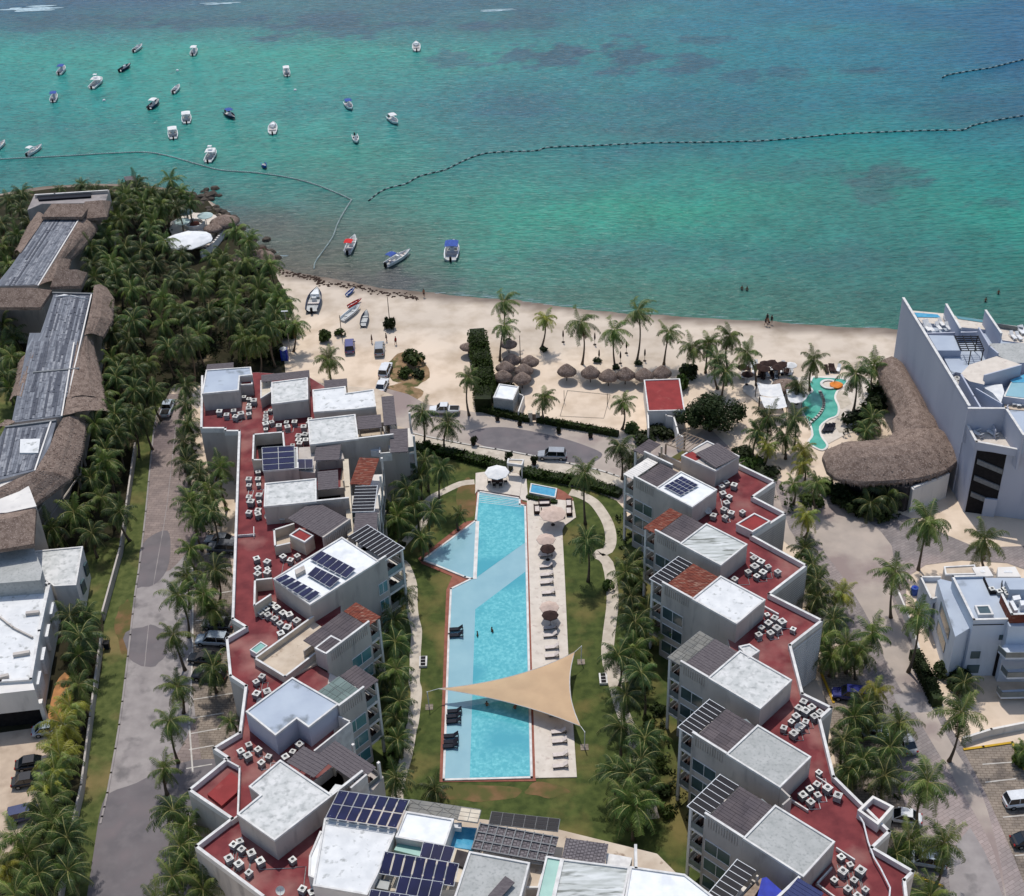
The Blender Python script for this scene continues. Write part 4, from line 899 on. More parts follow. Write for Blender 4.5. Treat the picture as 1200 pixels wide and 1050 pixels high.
# ================================================================== thatched roofs
def sweep(par, path, hw, zr, ze, name='thatch_roof', cap=True, thick=.55, m='thatch'):
    "thatched roof swept along a ridge line: path points, half widths"
    secs = []; pr = [(-1, 0), (-.97, .14), (-.7, .48), (-.35, .82), (0, 1), (.35, .82), (.7, .48), (.97, .14), (1, 0)]
    n = len(path); P_ = list(path); Hs = list(hw); Zs = [zr]*n
    t0 = (P_[1]-P_[0]).normalized(); t1 = (P_[-1]-P_[-2]).normalized()
    if cap: P_ = [P_[0]-t0*Hs[0]*.75, P_[0]-t0*Hs[0]*.6]+P_+[P_[-1]+t1*Hs[-1]*.6, P_[-1]+t1*Hs[-1]*.75]; Hs = [Hs[0]*.35, Hs[0]*.68]+Hs+[Hs[-1]*.68, Hs[-1]*.35]; Zs = [ze+(zr-ze)*.2, ze+(zr-ze)*.5]+Zs+[ze+(zr-ze)*.5, ze+(zr-ze)*.2]
    for i, p in enumerate(P_):
        t = (P_[min(i+1, len(P_)-1)]-P_[max(i-1, 0)]).normalized(); nn_ = Vector((-t.y, t.x, 0))
        s_ = [flat(p+nn_*Hs[i]*a*(1+rnd.uniform(-.02, .02)), ze+(Zs[i]-ze)*h+rnd.uniform(-.06, .06)) for a, h in pr]
        s_ += [flat(p+nn_*Hs[i]*.94, ze-thick), flat(p-nn_*Hs[i]*.94, ze-thick)]; secs.append(s_)
    mb = MB(); mb.loft(secs)
    if m == 'thatch':
        for s0, s1 in zip(secs, secs[1:]):
            for e_i, o_i in ((0, 1), (8, 7)):
                for k in range(max(2, int((s1[e_i]-s0[e_i]).length*7))):
                    t = rnd.random(); p = s0[e_i].lerp(s1[e_i], t); q = s0[o_i].lerp(s1[o_i], t); dn = (p-q).normalized(); w_ = (s1[e_i]-s0[e_i]).normalized()*.12
                    mb.add([p-w_-dn*.2, p+w_-dn*.2, p+dn*rnd.uniform(.1, .45)-Vector((0, 0, rnd.uniform(.1, .5)))], [(0, 1, 2)])
            for j in range(8):
                for k in range(int((s1[j]-s0[j]).length*(s0[j+1]-s0[j]).length*1.2)):
                    p = s0[j].lerp(s1[j], rnd.random()).lerp(s0[j+1].lerp(s1[j+1], rnd.random()), rnd.random()); dn = ((s0[0]-s0[4]) if j < 4 else (s0[8]-s0[4])).normalized(); w_ = (s1[j]-s0[j]).normalized()*rnd.uniform(.08, .2)
                    mb.add([p-w_+Vector((0, 0, .05)), p+w_+Vector((0, 0, .05)), p+dn*rnd.uniform(.2, .45)+Vector((0, 0, .1))], [(0, 1, 2)])
    return mb.build(name, [m], par, smooth=False)
rs = thing('thatched_restaurant', 'curved thatched restaurant roof hugging the blank side wall of the hotel', 'building', P(1040, 570, 0))
lp = [p for p in smoothline([P(u, v, 7.) for u, v in ((998,532),(1022,531),(1050,529),(1074,523),(1088,512))], 3)]
sweep(rs, lp, [5.3+.04*i for i in range(len(lp))], 8.2, 5.2)
lp2 = smoothline([P(u, v, 6.5) for u, v in ((1078,505),(1074,485),(1068,468),(1060,452),(1050,435),(1044,424))], 3)
sweep(rs, lp2, [2.7+(.9 if i < 4 else 0) for i in range(len(lp2))], 7.6, 5.1)
MB().prism([P(u, v, 0) for u, v in ((985,575),(1000,560),(1090,560),(1110,575),(1058,600),(1030,592))], 0, 4.6).build('wall', 'shade_int', rs)  # solid block under the thatch, coloured as the shaded interior
MB().prism([flat(P(u, v, 4.4), 0) for u, v in ((1067,570),(1107,556),(1104,560),(1070,574))], 0, 4.4).build('entrance_wall', 'plaster_white', rs)
e_ = P(1067,600,0); e2 = P(1108,583,0); dd = (e2-e_).normalized(); nq = Vector((dd.y, -dd.x, 0))
MB().prism([e_, e2, e2-nq*.3, e_-nq*.3], 0, 4.6).build('entrance_wall', 'plaster_white', rs)
MB().prism([e_+dd*1.2+nq*.06, e_+dd*2.2+nq*.06, e_+dd*2.2, e_+dd*1.2], .0, 2.2).build('door', 'dark', rs)
MB().prism([e_+dd*3.2+nq*.05, e_+dd*4.4+nq*.05, e_+dd*4.4, e_+dd*3.2], 2.2, 2.5).prism([e_+dd*3.6+nq*.05, e_+dd*4.6+nq*.05, e_+dd*4.6, e_+dd*3.6], 1.7, 1.95).build('sign', 'blue_tarp', rs)
for u, v in ((975,565),(990,580),(1020,590),(1045,595)): p = P(u, v, 0); MB().tube([p, p+Vector((0, 0, 5))], .16, 6).build('post', 'bark', rs)
# long thatched hotel at the left edge
th = thing('thatched_hotel', 'long hotel at the left edge with grey sheeted roof strips between thatched slopes', 'building', P(40, 480, 0))
Y0 = lambda k, s, z: GP(k, s, z)
def deck(k, s, z=12.2, m='membrane', zb=0): return MB().prism(Y0(k, s, z), zb, z, 0, 1).build('wall', ['plaster', m], th)
deck('zl', '395,335 690,350 515,640 330,930 0,940 -120,1100 -160,1080 100,760')
deck('z20', '255,568 432,574 385,800 330,1060 100,1060 160,850'); deck('z40', '140,-40 360,-40 320,180 290,355 55,385', 12.24)
deck('z40', '28,402 268,372 235,500 165,612 0,655 -60,700 -60,560')
def skirt(k, inn, out, zi=12.5, zo=9.6):
    a = Y0(k, inn, zi); b_ = Y0(k, out, zo); mb = MB(); n = len(a); vs = []
    for i in range(n):
        for j in range(7):
            t = j/6; vs.append(a[i].lerp(b_[i], t)+Vector((rnd.uniform(-.1, .1), rnd.uniform(-.1, .1), .5*math.sin(t*math.pi)+rnd.uniform(-.05, .05))))
    for i in range(n): vs.append(b_[i]-Vector((0, 0, .6)))
    fs = [(i*7+j, (i+1)*7+j, (i+1)*7+j+1, i*7+j+1) for i in range(n-1) for j in range(6)]+[(i*7+6, (i+1)*7+6, n*7+i+1, n*7+i) for i in range(n-1)]
    mb.add(vs, fs)
    for i in range(n-1):
        for k in range(int((b_[i+1]-b_[i]).length*9)):
            t = rnd.random(); p = b_[i].lerp(b_[i+1], t); w_ = (b_[i+1]-b_[i]).normalized()*.14; dn = (b_[i]-a[i]).normalized()
            mb.add([p-w_-dn*.2, p+w_-dn*.2, p+dn*rnd.uniform(.1, .5)-Vector((0, 0, rnd.uniform(.1, .5)))], [(0, 1, 2)])
        for k in range(int((b_[i+1]-b_[i]).length*(b_[i]-a[i]).length*1.6)):
            t = rnd.random(); u_ = rnd.random(); p = a[i].lerp(a[i+1], t).lerp(b_[i].lerp(b_[i+1], t), u_)+Vector((0, 0, .5*math.sin(u_*math.pi)+.04)); w_ = (b_[i+1]-b_[i]).normalized()*rnd.uniform(.08, .2); dn = (b_[i]-a[i]).normalized()
            mb.add([p-w_, p+w_, p+dn*rnd.uniform(.2, .5)+Vector((0, 0, .1))], [(0, 1, 2)])
    return mb.build('thatch_roof', 'thatch', th, smooth=False)
skirt('zl', '690,350 640,450 580,545 515,640 450,740 390,835 335,935', '900,330 850,430 780,530 700,620 620,700 600,800 560,900', 12.4, 10)
skirt('zl', '395,335 330,430 255,540 180,650', '330,290 250,400 190,520 130,640', 12.4, 10.4)
skirt('z20', '440,540 432,600 415,690 395,770', '500,548 532,595 527,700 480,780')
skirt('z20', '395,775 370,850 350,930 332,1060', '435,800 450,870 470,950 485,1070')
skirt('z40', '365,0 345,120 322,240 300,352', '440,20 470,140 490,260 505,330')
skirt('z20', '160,850 130,950 100,1060', '90,890 75,980 45,1075', 12.3, 10.8)
skirt('z40', '300,362 262,420 235,500 165,612 60,660 -60,720', '400,372 402,420 385,520 330,650 140,790 -60,850')
skirt('z40', '70,380 30,402 28,405', '10,385 -20,420 -30,430', 12.3, 11)
def gable(k, s, z0, z1, f=.3):
    q = Y0(k, s, z0); n_ = Fr(q[0], q[1], q[3]); A, B = n_.A, n_.B; mb = MB()
    r0, r1 = n_.pt(A*f*.6, B/2, z1), n_.pt(A*(1-f*.6), B/2, z1); c_ = [n_.pt(x, y, z0) for x, y in ((0, 0), (A, 0), (A, B), (0, B))]
    lo = [p-Vector((0, 0, .6)) for p in c_]
    mb.add(c_+[r0, r1]+lo, [(0, 1, 5, 4), (1, 2, 5), (2, 3, 4, 5), (3, 0, 4)]+[(6+i, 6+(i+1) % 4, (i+1) % 4, i) for i in range(4)])
    return mb.build('thatch_roof', 'thatch', th)
gable('zl', '365,330 720,330 725,215 370,215', 13.2, 14.6)
gable('zl', '700,350 940,330 880,200 690,215', 12., 14.)
gable('zl', '440,945 712,935 705,845 500,830', 13., 15.)
gable('z20', '-120,640 190,640 250,555 -120,560', 12.6, 14.8)
deck('zl', '305,130 960,92 930,190 740,210 370,215 240,270', 10.6, 'concrete')
parapet(th, Y0('zl', '310,135 480,125 940,95', 11.3), 10.5, 11.3, .25, 'plaster'); 
MB().prism(Y0('zl', '325,150 800,120 800,150 340,180', 11.), 10.6, 11.).build('solar_collector', 'dark_glass', th)
MB().prism(Y0('z40', '-60,660 120,640 170,770 30,800 -60,805', 12.), 0, 11.6, 0, 1).build('wall', ['plaster', 'plaster_white'], th)
gable('z60', '-80,190 160,150 120,10 -80,20', 11.2, 13.2, .5)
MB().prism(Y0('z60', '-80,340 190,320 200,270 160,170 -80,190', 9.), 0, 8.9).build('wall', 'roof_grey', th)
def sheets(k, s, z, cols, rows):
    q = Y0(k, s, z); mb = MB()
    for i in range(cols):
        tone = rnd.choice((0, 0, 1, 1, 2, 3)); off = rnd.random()/rows
        for j in range(-1, rows):
            v0, v1 = max(0, (j+off*rows)/rows), min(1, (j+1+off*rows)/rows)
            if v1-v0 < .01: continue
            f = lambda u, v: (q[0].lerp(q[1], u)).lerp(q[3].lerp(q[2], u), v)
            dz = Vector((0, 0, rnd.uniform(.03, .09)+(.05 if tone == 2 else 0))); u0, u1 = (i+.04)/cols, (i+.96)/cols
            c4 = [f(u0, v0+.003)+dz, f(u1, v0+.003)+dz, f(u1, v1-.003)+dz, f(u0, v1-.003)+dz]; mb.prism(c4, z-.02, c4[0].z, tone if rnd.random() < .75 else rnd.randint(0, 3), bottom=False)
    return mb.build('roof_sheets', ['sheet_a', 'sheet_b', 'sheet_c', 'sheet_d'], th)
sheets('zl', '5,938 320,928 672,362 400,350', 12.2, 18, 4)
sheets('z20', '130,1040 318,1045 420,590 262,580', 12.25, 18, 6)
sheets('z40', '66,378 285,352 345,0 150,0', 12.24, 18, 5)
sheets('z40', '-30,650 160,605 225,408 20,412', 12.2, 16, 3)
mb = MB()
for k, s in (('zl', '690,352 335,930'), ('z20', '428,580 318,1055'), ('z40', '350,5 292,350'), ('z40', '240,380 165,608')):
    p, q = Y0(k, s, 12.45)
    mb = MB().bar2(flat(p, 0), flat(q, 0), .22, 12.25, 12.45)
    mb.build('ridge_cap', 'plaster_white', th)
mb = MB()
for k, s in (('z40', '30,402 260,372'), ('z20', '160,943 365,925'), ('z20', '250,570 430,575')): p, q = Y0(k, s, 12.5); MB().bar2(flat(p, 0), flat(q, 0), .35, 12.2, 12.5).build('roof_flashing', 'grey_metal', th)
for i, (k, s) in enumerate((('z40', '92,525 95,460 190,458 180,525'), ('z20', '255,588 330,580 420,600 300,576'))):
    MB().prism(Y0(k, s, 12.6), 12.2, 12.5).build('roof_sheet', 'roof_white', th)
mb = MB()
for s, zz in (('350,470 385,700', 8.5), ('150,770 210,970', 8.5), ('375,480 405,590', 9)):
    a, b_ = GP('z40', s, 0); p = GP('z40', s.split()[1], 0)[0]; mb.tube([p, p+Vector((0, 0, 9.5))], .22, 6)
p = [GP('z40', s, 0)[0] for s in ('210,970', '400,700', '410,600')]
for z in (3., 6., 9.): mb.tube([q+Vector((0, 0, z)) for q in p], .15, 5)
mb.build('timber_frame', 'plaster', th)
# white building lower left
wb = thing('white_house', 'low white flat-roofed house with an open garage at the lower left edge', 'building', P(30, 800, 0))
Wh = lambda s, z=7.: GP('z60', s, z)
MB().prism(Wh('-300,365 0,346 215,326 238,338 190,560 150,792 0,802 -300,830'), 0, 6.5, 0, 1).build('wall', ['plaster_white', 'roof_white'], wb)
parapet(wb, inset(Wh('-300,365 0,346 215,326 238,338 190,560 150,792 0,802 -300,830', 6.9), .15)[1:8], 6.4, 6.9, .3)
MB().prism(Wh('150,792 160,828 -300,880 -300,830', 6.9), 2.9, 6.4).build('wall', 'plaster_white', wb)
MB().prism(Wh('-300,875 158,832 160,826 -300,868', 6.3), .0, 2.9).build('garage_shade', 'dark', wb)  # thin dark slab; the open garage's shade is put into its colour
gp = GP('z60', '212,1012', 0)[0]; MB().prism([gp, gp+Vector((.5, .1, 0)), gp+Vector((.4, .9, 0)), gp+Vector((-.1, .8, 0))], 0, 4).build('pillar', 'plaster_white', wb)
pent(wb, Wh('138,186 392,162 360,345 255,350 190,300 175,230', 6.), 6., 0, 'roof_stain', 'plaster_white')
MB().wallline(Wh('-40,460 60,540 150,585', 7.), .2, 6.5, 6.85).build('roof_pipe', 'plaster', wb)
for s in ('130,475 175,470', '70,670 130,660', '-10,780 30,770'): MB().wallline(Wh(s, 7.), .5, 6.5, 7.).build('roof_vent', 'plaster', wb)
a, b_ = [flat(p, 0) for p in Wh('238,338 190,560', 6.5)]; c_ = flat(Wh('150,792', 6.5)[0], 0)
f_ = Fr(a, c_, a+Vector((-3, 0, 0))); 
for k in range(4): x = f_.A*(.12+k*.24); f_.bx(MB(), x, x+f_.A*.13, -.5, -.05, 2.4, 5.).build('bay_window', 'white_metal', wb)
for s in ('402,265 410,250', '385,350 396,330'): 
    p, q = Wh(s, 4.); MB().bar2(flat(p, 0), flat(q, 0), .3, 2.5, 4.5).build('window', 'window_glass', wb)
# ================================================================== villa lower right
vl = thing('white_villa', 'bluish-white modern villa with roof machinery and balconies on the right edge beside the sandy street', 'building', P(1150, 800, 0))
V = lambda s, z=10.: GP('zv', s, z)
MB().prism(V('330,147 817,147 1100,147 1100,478 720,478 700,436 475,441'), 0, 9.7, 0, 1).build('wall', ['villa_paint', 'roof_blue'], vl)
parapet(vl, inset(V('700,436 475,441 330,147 545,142', 10.05), 0.01)[0:4], 9.6, 10.05, .25, 'villa_paint')
MB().prism(V('228,160 250,150 330,170 475,470 350,545', 8.3), 0, 7.9, 0, 1).build('wall', ['villa_paint', 'roof_blue'], vl)
f_ = Fr(*[flat(p, 0) for p in V('350,545 228,160 600,545', 8.35)])
for z0, z1, t0, t1 in ((5.2, 7., .28, .78), (2.2, 4., .3, .72)):
    f_.bx(MB(), f_.A*(1-t1), f_.A*(1-t0), -.05, .1, z0, z1).build('window', 'window_glass', vl)
MB().prism(V('110,148 245,148 225,215 200,300 180,296', 6.), 0, 5.5, 0, 1).build('wall', ['villa_paint', 'deck'], vl)
parapet(vl, V('242,150 112,150 185,300 215,290', 6.3), 5.4, 6.3, .2, 'villa_paint')
pent(vl, V('270,80 480,68 500,130 280,135', 6.5), 6.5, 0, 'beige_floor', 'plaster')
for s in ('465,72 570,62 612,130 500,135', '640,70 760,66 800,135 640,135'): MB().prism(V(s, 7.), 0, 6.6).build('wall', 'plaster_white', vl); MB().poly(inset(V(s, 7.), .8), 6.65).build('skylight', 'cloth_white', vl)
f_ = Fr(*[flat(p, 0) for p in V('475,441 700,436 478,300', 10.03)])
f_.bx(MB(), 0, f_.A*.95, -.06, 0, 9., 9.1).build('reveal', 'dark', vl)
for x, z0, z1, w_ in ((.05, 3.2, 4.4, 1.2), (.0, .6, 2., 1.6), (1.1, 6.4, 7.2, 1.)): f_.bx(MB(), x*3+.4, x*3+.4+w_, -.07, .05, z0, z1).build('window', 'window_glass', vl)
f_.bx(MB(), 3.9, 4.9, -.3, .0, .2, 5.).build('door', 'dark', vl)
MB().ring(V('478,345 580,342 612,408 505,410', 10.2), .25, 9.6, 10.2).build('skylight_kerb', 'trim', vl); MB().poly(inset(V('478,345 580,342 612,408 505,410', 10.2), .25), 10.1).build('skylight', 'window_glass', vl)
MB().prism(V('690,170 830,165 830,230 720,230', 11.4), 9.7, 11.2).build('roof_box', 'roof_blue', vl)
parapet(vl, V('668,270 735,405 900,400', 11.2), 9.6, 11.2, .25, 'violet' if 0 else 'rust')
for i, s in enumerate(('740,270 790,262 800,290 750,300', '720,305 745,300 780,365 755,370', '790,300 820,300 830,330 800,335')): MB().prism(V(s, 11), 9.7, 10.7).build('roof_duct', 'white_metal', vl)
MB().wallline(V('545,145 590,245 665,240 670,170', 10.4), .12, 9.7, 10.2).build('roof_rail', 'dark', vl)
Gx = lambda s, z: [flat(p, 0) for p in V(s, z)]
for z, s in ((6.6, '640,655 690,705 1100,700 1100,600 700,600'), (3.6, '660,790 700,840 1100,830 1100,760'), (.9, '630,930 660,975 1100,965 1100,900')):
    o_ = MB().prism(Gx(s, z), z-.3, z, bottom=True).build('balcony', 'villa_paint', vl); p = Gx(s, z); MB().wallline(p[:3], .1, z+.05, z+.9).build('railing', 'frosted', o_)
MB().prism(Gx('710,505 1100,500 1100,530 720,535', 8.5), 7.4, 8.4).build('window', 'window_glass', vl)
# small buildings by the beach
rr = thing('beach_house', 'small flat-roofed house with a white-rimmed red roof beside the volleyball sand', 'building', P(775, 500, 0))
pent(rr, GP('z7a', '1018,580 1186,574 1210,722 1037,726', 3.8), 3.8, 0, 'red_clean', 'plaster_white')
MB().wallline(GP('z7a', '1037,730 1040,800', 3.4), .25, 0, 3.2).wallline(GP('z7a', '1040,724 1110,720 1125,748 1158,752 1172,800 1180,835 1200,845', 3.2), .25, 0, 3.2, 0).build('garden_wall', 'plaster_white', rr)
bk = thing('white_shed', 'small grey shed with a bright white roof beside the tall hedge on the sand', 'shed', P(590, 475, 0))
pent(bk, GP('z7a', '340,598 432,611 404,674 312,662', 3.2), 3.2, 0, 'roof_clean', 'roof_grey', 'wall')
tag(MB().wallline(GP('z7a', '432,640 455,650 430,722', 2.), .2, 0, 1.8).build('yard_wall', 'plaster_white'), 'low white yard wall beside the white-roofed shed', 'wall')
kz = thing('gate_kiosk', 'small white-roofed gate kiosk on posts at the garden hedge', 'kiosk', P(607, 552, 0))
pent(kz, GP('z44', '930,345 1045,350 1030,390 925,375', 2.9), 2.9, 2.4, 'cream', 'plaster_white', 'canopy')
f_ = Fr(*GP('z44', '930,375 1028,388 945,338', 0))
kc = GP('z44', '930,375 1028,388 1038,350 935,340', 2.6)
for p in kc: MB().tube([flat(p, 0), flat(p, 2.5)], .12, 5).build('post', 'plaster_white', kz)
tag(MB().prism([flat(p, 0) for p in GP('z44', '1105,30 1150,35 1140,100 1085,90', 2.)], 0, 1.9).build('gate_pier'), '', '') if 0 else None
gt = thing('garden_gate', 'pair of cream gate piers in the hedge between the beach sand and the plaza', 'gate', P(626, 492, 0))
for u in (621.5, 630.5): p = P(u, 494, 0); MB().box(p.x-.35, p.y-.35, 0, p.x+.35, p.y+.35, 1.9).box(p.x-.42, p.y-.42, 1.9, p.x+.42, p.y+.42, 2.0).build('pier', 'cream', gt)
p, q = P(622, 494, 0), P(630, 494, 0); MB().bar2(p, q, .06, .2, 1.5).build('leaf', 'wood_tan', gt)
# garden boundary walls and left street wall
def fence(label, cat, s, z1, w_, m, name='boundary_wall', z0=0):
    pts = F0(s); t = tag(MB().wallline(pts, w_, z0, z1).build(name, m), label, cat); return t
fence('low white boundary wall beside the grass verge, seaward stretch', 'wall', '160,528 150,600 143,650 122,727', 1.6, .25, 'plaster')
fence('low white boundary wall beside the grass verge, near stretch under the yellowish palms', 'wall', '121,752 108,850 98,930 84,990 68,1090', 1.6, .25, 'plaster')
fence('white wall with coping round the villa yard at the sandy street', 'wall', '1045,690 1062,730 1075,770', 1.8, .25, 'plaster_white')
fence('white wall between the villa and the parking bays', 'wall', '1128,872 1160,862 1210,852', 1.2, .3, 'plaster_white')
# beach club at the headland
bc = thing('beach_club', 'round white beach bar with a curved deck on the rocky headland', 'building', P(225, 275, 0))
MB().prism(blob((232,272), 34, 20, 26, .08), 0, .5).build('deck', 'deck', bc)
sweep(bc, [P(205, 281, 3.5), P(222, 279, 3.5), P(232, 277, 3.5)], [3.4, 4.4, 3.6], 4.2, 3., 'awning', True, .3, 'roof_clean')
mb = MB(); c_ = P(229, 267, 0)
mb.lathe([(2.3, 0), (2.3, 1.3), (1.8, 1.3), (1.8, .6)], 16, (c_.x, c_.y, 0)); mb.build('counter', 'plaster_white', bc)
MB().lathe([(1.1, .5), (1., 1.1), (.1, 1.2)], 14, (c_.x, c_.y, 0)).build('hot_tub', 'rust', bc)
MB().wallline(smoothline([flat(P(u, v, 1.), 0) for u, v in ((236,297),(247,290),(256,280),(261,272),(258,266))]), .4, 0, 1.6).build('curved_wall', 'plaster_white', bc)
MB().wallline([flat(P(u, v, 1.), 0) for u, v in ((236,280),(246,281),(253,272))], .2, 0, 2.).build('counter', 'cream', bc)
def conical(name, label, cat, u, v, r, zt, ze, m, gr=None, post='bark', n=14, jit=.03):
    p = P(u, v, zt); g = Vector((p.x, p.y, 0)); t = thing(name, label, cat, g, gr)
    MB().lathe([(r*.93, ze-.18), (r, ze), (r*.66, ze+(zt-ze)*.42), (r*.3, ze+(zt-ze)*.8), (.06, zt)], n, g, 0, jit).build('roof', m, t, smooth=m == 'thatch')
    MB().tube([g, g+Vector((0, 0, ze+.3))], .09, 6).build('pole', post, t); return t
for i, (u, v, l) in enumerate(((217,247,'farthest out on the headland'), (213,258,'beside the white beach bar'), (240,251,'nearest the seaward rocks'))):
    conical('parasol', 'big round pale green parasol '+l, 'parasol', u, v, 1.7, 3.2, 2.9, 'umbrella_teal', 'round pale parasols of the beach bar', 'white_metal', 18, 0)
conical('palapa_hut', 'brown thatched hut roof over the seaward rocks behind the beach bar', 'hut', 262, 252, 3.3, 3.8, 2.2, 'thatch')
conical('palapa_hut', 'small thatched hut roof between the beach bar counter and the rocks', 'hut', 249, 262, 2.2, 3.3, 2.2, 'thatch')
t = thing('beach_hut', 'low dark thatched hut at the waterline among the palms', 'hut', P(302, 305, 0)); 
sweep(t, [P(288, 297, 3.), P(296, 300, 3.), P(308, 298, 3.)], [3.2, 3.4, 3.], 4., 2.2); MB().prism([P(u, v, 0) for u, v in ((290,312),(316,304),(312,300),(290,304))], 0, 2.2).build('wall', 'thatch_edge', t)
pr = thing('pier', 'short grey wooden pier reaching into the sea beyond the palms', 'pier', P(155, 212, 0))
MB().prism(GP('b0', '580,828 632,822 655,885 612,892', .8), .5, .8, bottom=True).build('deck', 'wood_grey', pr)
for s in ('585,832', '628,826', '620,885', '648,880'): p = GP('b0', s, .5)[0]; MB().tube([p, p-Vector((0, 0, 2))], .15, 5).build('pile', 'bark', pr)
# rocks
mb = MB()
for k in range(70):
    i = rnd.random(); a = smoothline([P(u, v, 0) for u, v in ((206,226),(236,230),(246,226),(250,238),(262,250),(280,268),(296,285),(318,308))], 6); p = a[int(i*(len(a)-1))]+Vector((rnd.gauss(0, 1.2), rnd.gauss(0, 1.4), 0)); r = rnd.uniform(.4, 1.4)
    mb.lathe([(r, -.8), (r*.95, 0), (r*.6, r*.4), (.1, r*.5)], 7, (p.x, p.y, -.2), 0, .25)
tag(mb.build('shore_rocks', 'rock', kind='stuff'), 'dark broken rocks along the headland waterline', 'rocks')
# club pool on the right
cl = thing('club_pool', 'free-form green club pool with a round island on the beach side', 'pool', P(965, 480, 0))
CPT = smoothline(GP('zc', '560,375 640,378 740,385 790,400 760,440 720,470 705,520 730,580 720,640 660,665 600,720 610,790 650,850 620,880 570,860 530,830 560,780 540,700 500,640 480,560 520,500 560,470 530,430', .1), 3)
MB().poly(CPT, .12).build('water', 'pool_green', cl)
mb = MB(); mb.ring(CPT, -.35, 0, .16); mb.build('coping', 'plaster_white', cl)
MB().wallline(smoothline(GP('zc', '605,480 628,530 630,580 600,640 540,695', .1)), .45, 0, .4).build('weir', 'trim', cl)
c_ = GP('zc', '668,432', 0)[0]; MB().lathe([(1.55, 0), (1.55, .4), (1.1, .4), (1.1, .15)], 20, c_).build('island_rim', 'trim', cl); MB().lathe([(1.1, .2), (.1, .21)], 20, c_).build('island_floor', 'deck', cl)
struct('club_terrace', MB().poly(GP('zc', '90,340 300,380 560,372 700,360 960,380 980,440 1010,560 980,740 800,770 650,850 600,790 520,700 500,600 180,560 60,470'), .07), 'deck')
struct('club_terrace_paving', MB().poly(GP('zc', '740,640 860,690 960,700 980,740 830,765 740,765 700,700'), .09).poly(GP('zc', '700,480 780,470 830,560 760,600 715,560'), .09), 'path')
# ================================================================== palms
def crown_mesh(name, seed, rad=3.4, nf=24, mt='frond', wind=0., dead=3, young=0):
    r = random.Random(seed); mb = MB()
    for k in range(nf+dead):
        isd = k >= nf; az = k*2.399+r.uniform(-.25, .25)
        el = R(-62+r.uniform(-12, 8)) if isd else R(78-125*(k/nf)**1.05+r.uniform(-10, 10)); L_ = rad*(.75 if isd else r.uniform(.86, 1.12)); droop = .3 if isd else r.uniform(1.0, 1.5)
        p = Vector((0, 0, 0)); d = Vector((math.cos(az)*math.cos(el), math.sin(az)*math.cos(el), math.sin(el))); pts = [p]; ns = 12
        tw = r.uniform(-.25, .25)
        for i in range(ns):
            d = (d+Vector((wind*.05*(i/ns), -.012*wind, -droop*.17*(.4+i/ns)))).normalized(); d = (d+d.cross(Vector((0, 0, 1)))*tw*.06).normalized(); p = p+d*L_/ns; pts.append(p)
        mi = 1 if isd else (4 if k % 4 == 1 else 0)
        for i in range(ns):
            a, b_ = pts[i], pts[i+1]; t = (b_-a).normalized(); s_ = t.cross(Vector((0, 0, 1)))
            s_ = s_.normalized() if s_.length > .01 else Vector((1, 0, 0)); up = s_.cross(t).normalized()
            wv = .045*(1-i/ns)+.014; mb.quad(a-s_*wv, b_-s_*wv*.8, b_+s_*wv*.8, a+s_*wv, 2)
            if i < 1: continue
            for sub in (0., .33, .66):
                q = a.lerp(b_, sub); u = (i+sub)/ns; ln = rad*.235*math.sin(min(1, u*1.1+.16)*math.pi*.86)*r.uniform(.85, 1.12)+.1
                for sg in (1, -1):
                    dr = (s_*sg*.8+t*.5-up*r.uniform(.2, .95)).normalized(); dr2 = (dr-Vector((0, 0, r.uniform(.25, .6)))).normalized(); w_ = rad*.0105
                    m1 = q+dr*ln*.55; m2 = m1+dr2*ln*.5; tt = t*w_
                    mb.add([q-tt*.7, q+tt*.7, m1+tt, m1-tt, m2+tt*.25, m2-tt*.25], [(0, 1, 2, 3), (3, 2, 4, 5)], mi)
    for k in range(r.randint(3, 7)):
        a = r.uniform(0, 6.28); c_ = (math.cos(a)*.3, math.sin(a)*.3, -.35+r.uniform(-.15, .1)); mb.lathe([(.03, -.16), (.13, -.06), (.13, .06), (.03, .16)], 6, c_, 3)
    me = mb.build(name, [mt, 'dead_frond', 'rachis', 'coconut', 'frond_lit' if mt != 'frond_dark' else 'frond'])
    return me
def trunk_mesh(seed, h):
    r = random.Random(seed); a = r.uniform(0, 6.28); b_ = r.uniform(.03, .09)*h; pts = []; rs_ = []
    for i in range(9):
        t = i/8; bow = math.sin(t*math.pi)*b_; pts.append(Vector((math.cos(a)*bow, math.sin(a)*bow, h*t-.2*(1-t)))); rs_.append(.24-.11*min(1, t*2.2)+(.1 if i == 0 else 0)+(.04 if i == 8 else 0))
    mb = MB(); mb.tube(pts, rs_, 8); return mb.build('trunk', 'trunk', smooth=True)
TR = [trunk_mesh(100+i, 8.) for i in range(4)]
CRW = {'g': [crown_mesh('crown', 1+i, 3.5, 16+2*i, 'frond', wind=(1.2, .4, .8, 0)[i]) for i in range(4)],
       'y': [crown_mesh('crown', 31+i, 3.3, 18, 'frond_yellow', .3) for i in range(2)],
       'd': [crown_mesh('crown', 41+i, 3.5, 19, 'frond_dark', .6, 2) for i in range(3)],
       'w': [crown_mesh('crown', 61+i, 3.5, 16, 'frond', 3.4, 3) for i in range(2)]}
for o in TR+sum(CRW.values(), []): C.objects.unlink(o)
